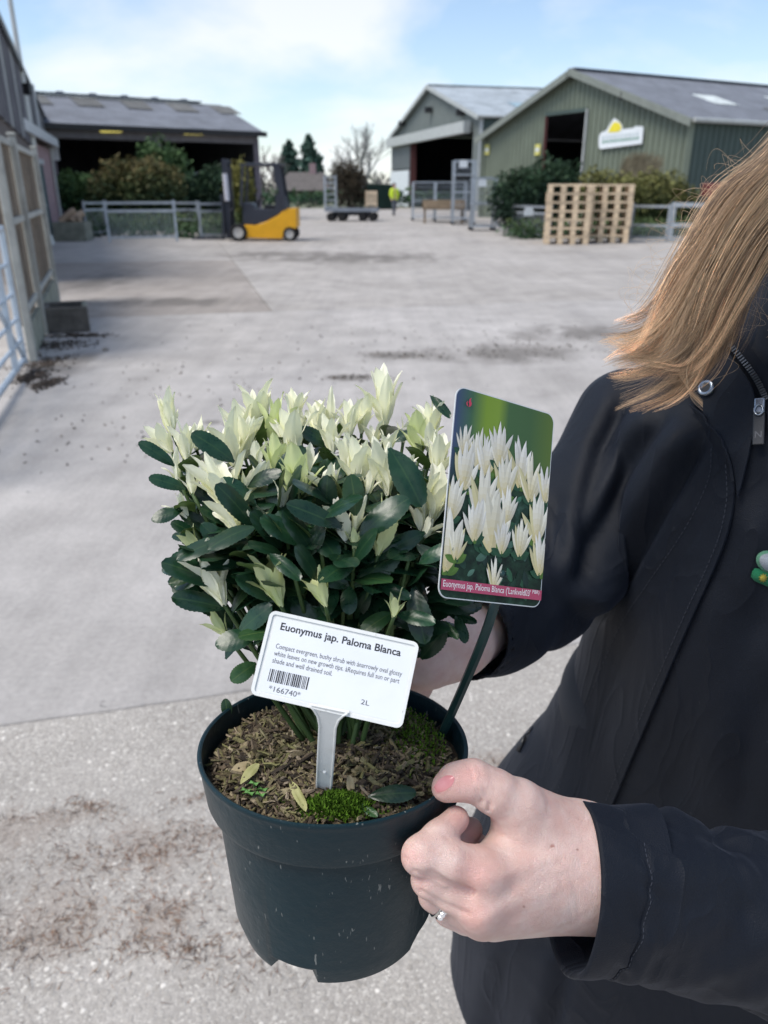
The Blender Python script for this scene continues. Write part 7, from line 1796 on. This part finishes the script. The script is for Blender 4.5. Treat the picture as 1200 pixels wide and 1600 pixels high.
# hair over the head itself, parted on top and hanging to the shoulders
cen_ = np.array(tuple(HC+FD*-.012+FU*.03)); fd_, fs_, fu_n = (np.array(tuple(q)) for q in (FD, FS, FU))
for k in range(3000):
    phi = R(rgh.uniform(-88, 40)); sd_ = 1 if k % 2 else -1; cphi = math.cos(phi); gr = rgh.uniform(1.0, 1.05)
    pts_h = [cen_+gr*(fd_*.105*math.sin(phi)+cphi*(fu_n*.108*math.cos(th_)+fs_*sd_*.086*math.sin(th_))) for th_ in np.linspace(R(rgh.uniform(1, 14)), R(100), 10)]
    last = pts_h[-1]; hang = rgh.uniform(.15, .24)
    for w in (.25, .5, .75, 1.0): pts_h.append(last+np.array((0, .02*w, -hang*w))+fs_*sd_*.012*math.sin(w*2)+rgh.normal(size=3)*.002)
    q = np.array([tuple(v) for v in bez([Vector(c) for c in pts_h], NSEG)])
    pxs = 600+q[:, 0]/(q[:, 1]*CP-(q[:, 2]-CAM_Z)*SP)*FPX
    if pxs.min() < 1225:
        q = np.array([tuple(v) for v in bez([Vector(c) for c in pts_h[:11]], NSEG)]); pxs = 600+q[:, 0]/(q[:, 1]*CP-(q[:, 2]-CAM_Z)*SP)*FPX
        if pxs.min() < 1225: continue
    strands.append(q); radii.append(.00040); cols.append(PAL[rgh.integers(6)]*rgh.uniform(.7, 1.0))
S_ = np.array(strands); rad = np.array(radii); C_ = np.array(cols); T_ = np.gradient(S_, axis=1); T_ /= np.linalg.norm(T_, axis=2)[:, :, None]+1e-9
e1_ = np.cross(T_, FWD); e1_ /= np.linalg.norm(e1_, axis=2)[:, :, None]+1e-9; e2_ = np.cross(T_, e1_)
tap = (1-.75*np.linspace(0, 1, NSEG)**3)[None, :, None]*rad[:, None, None]
Vr = np.stack([S_+tap*(e1_*math.cos(a)+e2_*math.sin(a)) for a in (0, 2.094, 4.189)], 2).reshape(-1, 3)-np.array(PO)
ns = len(S_); base_i = (np.arange(ns)[:, None, None]*NSEG+np.arange(NSEG-1)[None, :, None])*3; kk = np.arange(3)[None, None, :]
Fq = np.stack([base_i+kk, base_i+(kk+1) % 3, base_i+3+(kk+1) % 3, base_i+3+kk], 3).reshape(-1, 4)
me = bpy.data.meshes.new('hair'); me.vertices.add(len(Vr)); me.vertices.foreach_set('co', Vr.astype(np.float32).ravel()); me.loops.add(Fq.size); me.loops.foreach_set('vertex_index', Fq.astype(np.int32).ravel()); me.polygons.add(len(Fq)); me.polygons.foreach_set('loop_start', np.arange(0, Fq.size, 4, dtype=np.int32)); me.polygons.foreach_set('loop_total', np.full(len(Fq), 4, np.int32)) if False else None
me.update(calc_edges=True); me.polygons.foreach_set('use_smooth', np.ones(len(Fq), bool))
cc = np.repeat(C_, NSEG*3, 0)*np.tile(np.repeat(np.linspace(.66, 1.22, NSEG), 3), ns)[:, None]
a = me.color_attributes.new('tint', 'FLOAT_COLOR', 'POINT'); a.data.foreach_set('color', np.c_[cc, np.ones(len(cc))].astype(np.float32).ravel())
n = N('fair_brown_hair'); n.color(n.attr('tint')).rough(.34).set(Specular_IOR_Level=.6, Sheen_Weight=.2)
tr = n.n('ShaderNodeBsdfTranslucent'); n.l(n.attr('tint'), tr.inputs[0]); ms = n.n('ShaderNodeMixShader'); ms.inputs[0].default_value = .25; n.l(n.b.outputs[0], ms.inputs[1]); n.l(tr.outputs[0], ms.inputs[2]); n.l(ms.outputs[0], n.t.nodes['Material Output'].inputs[0])
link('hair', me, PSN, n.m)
print('hair strands', ns)
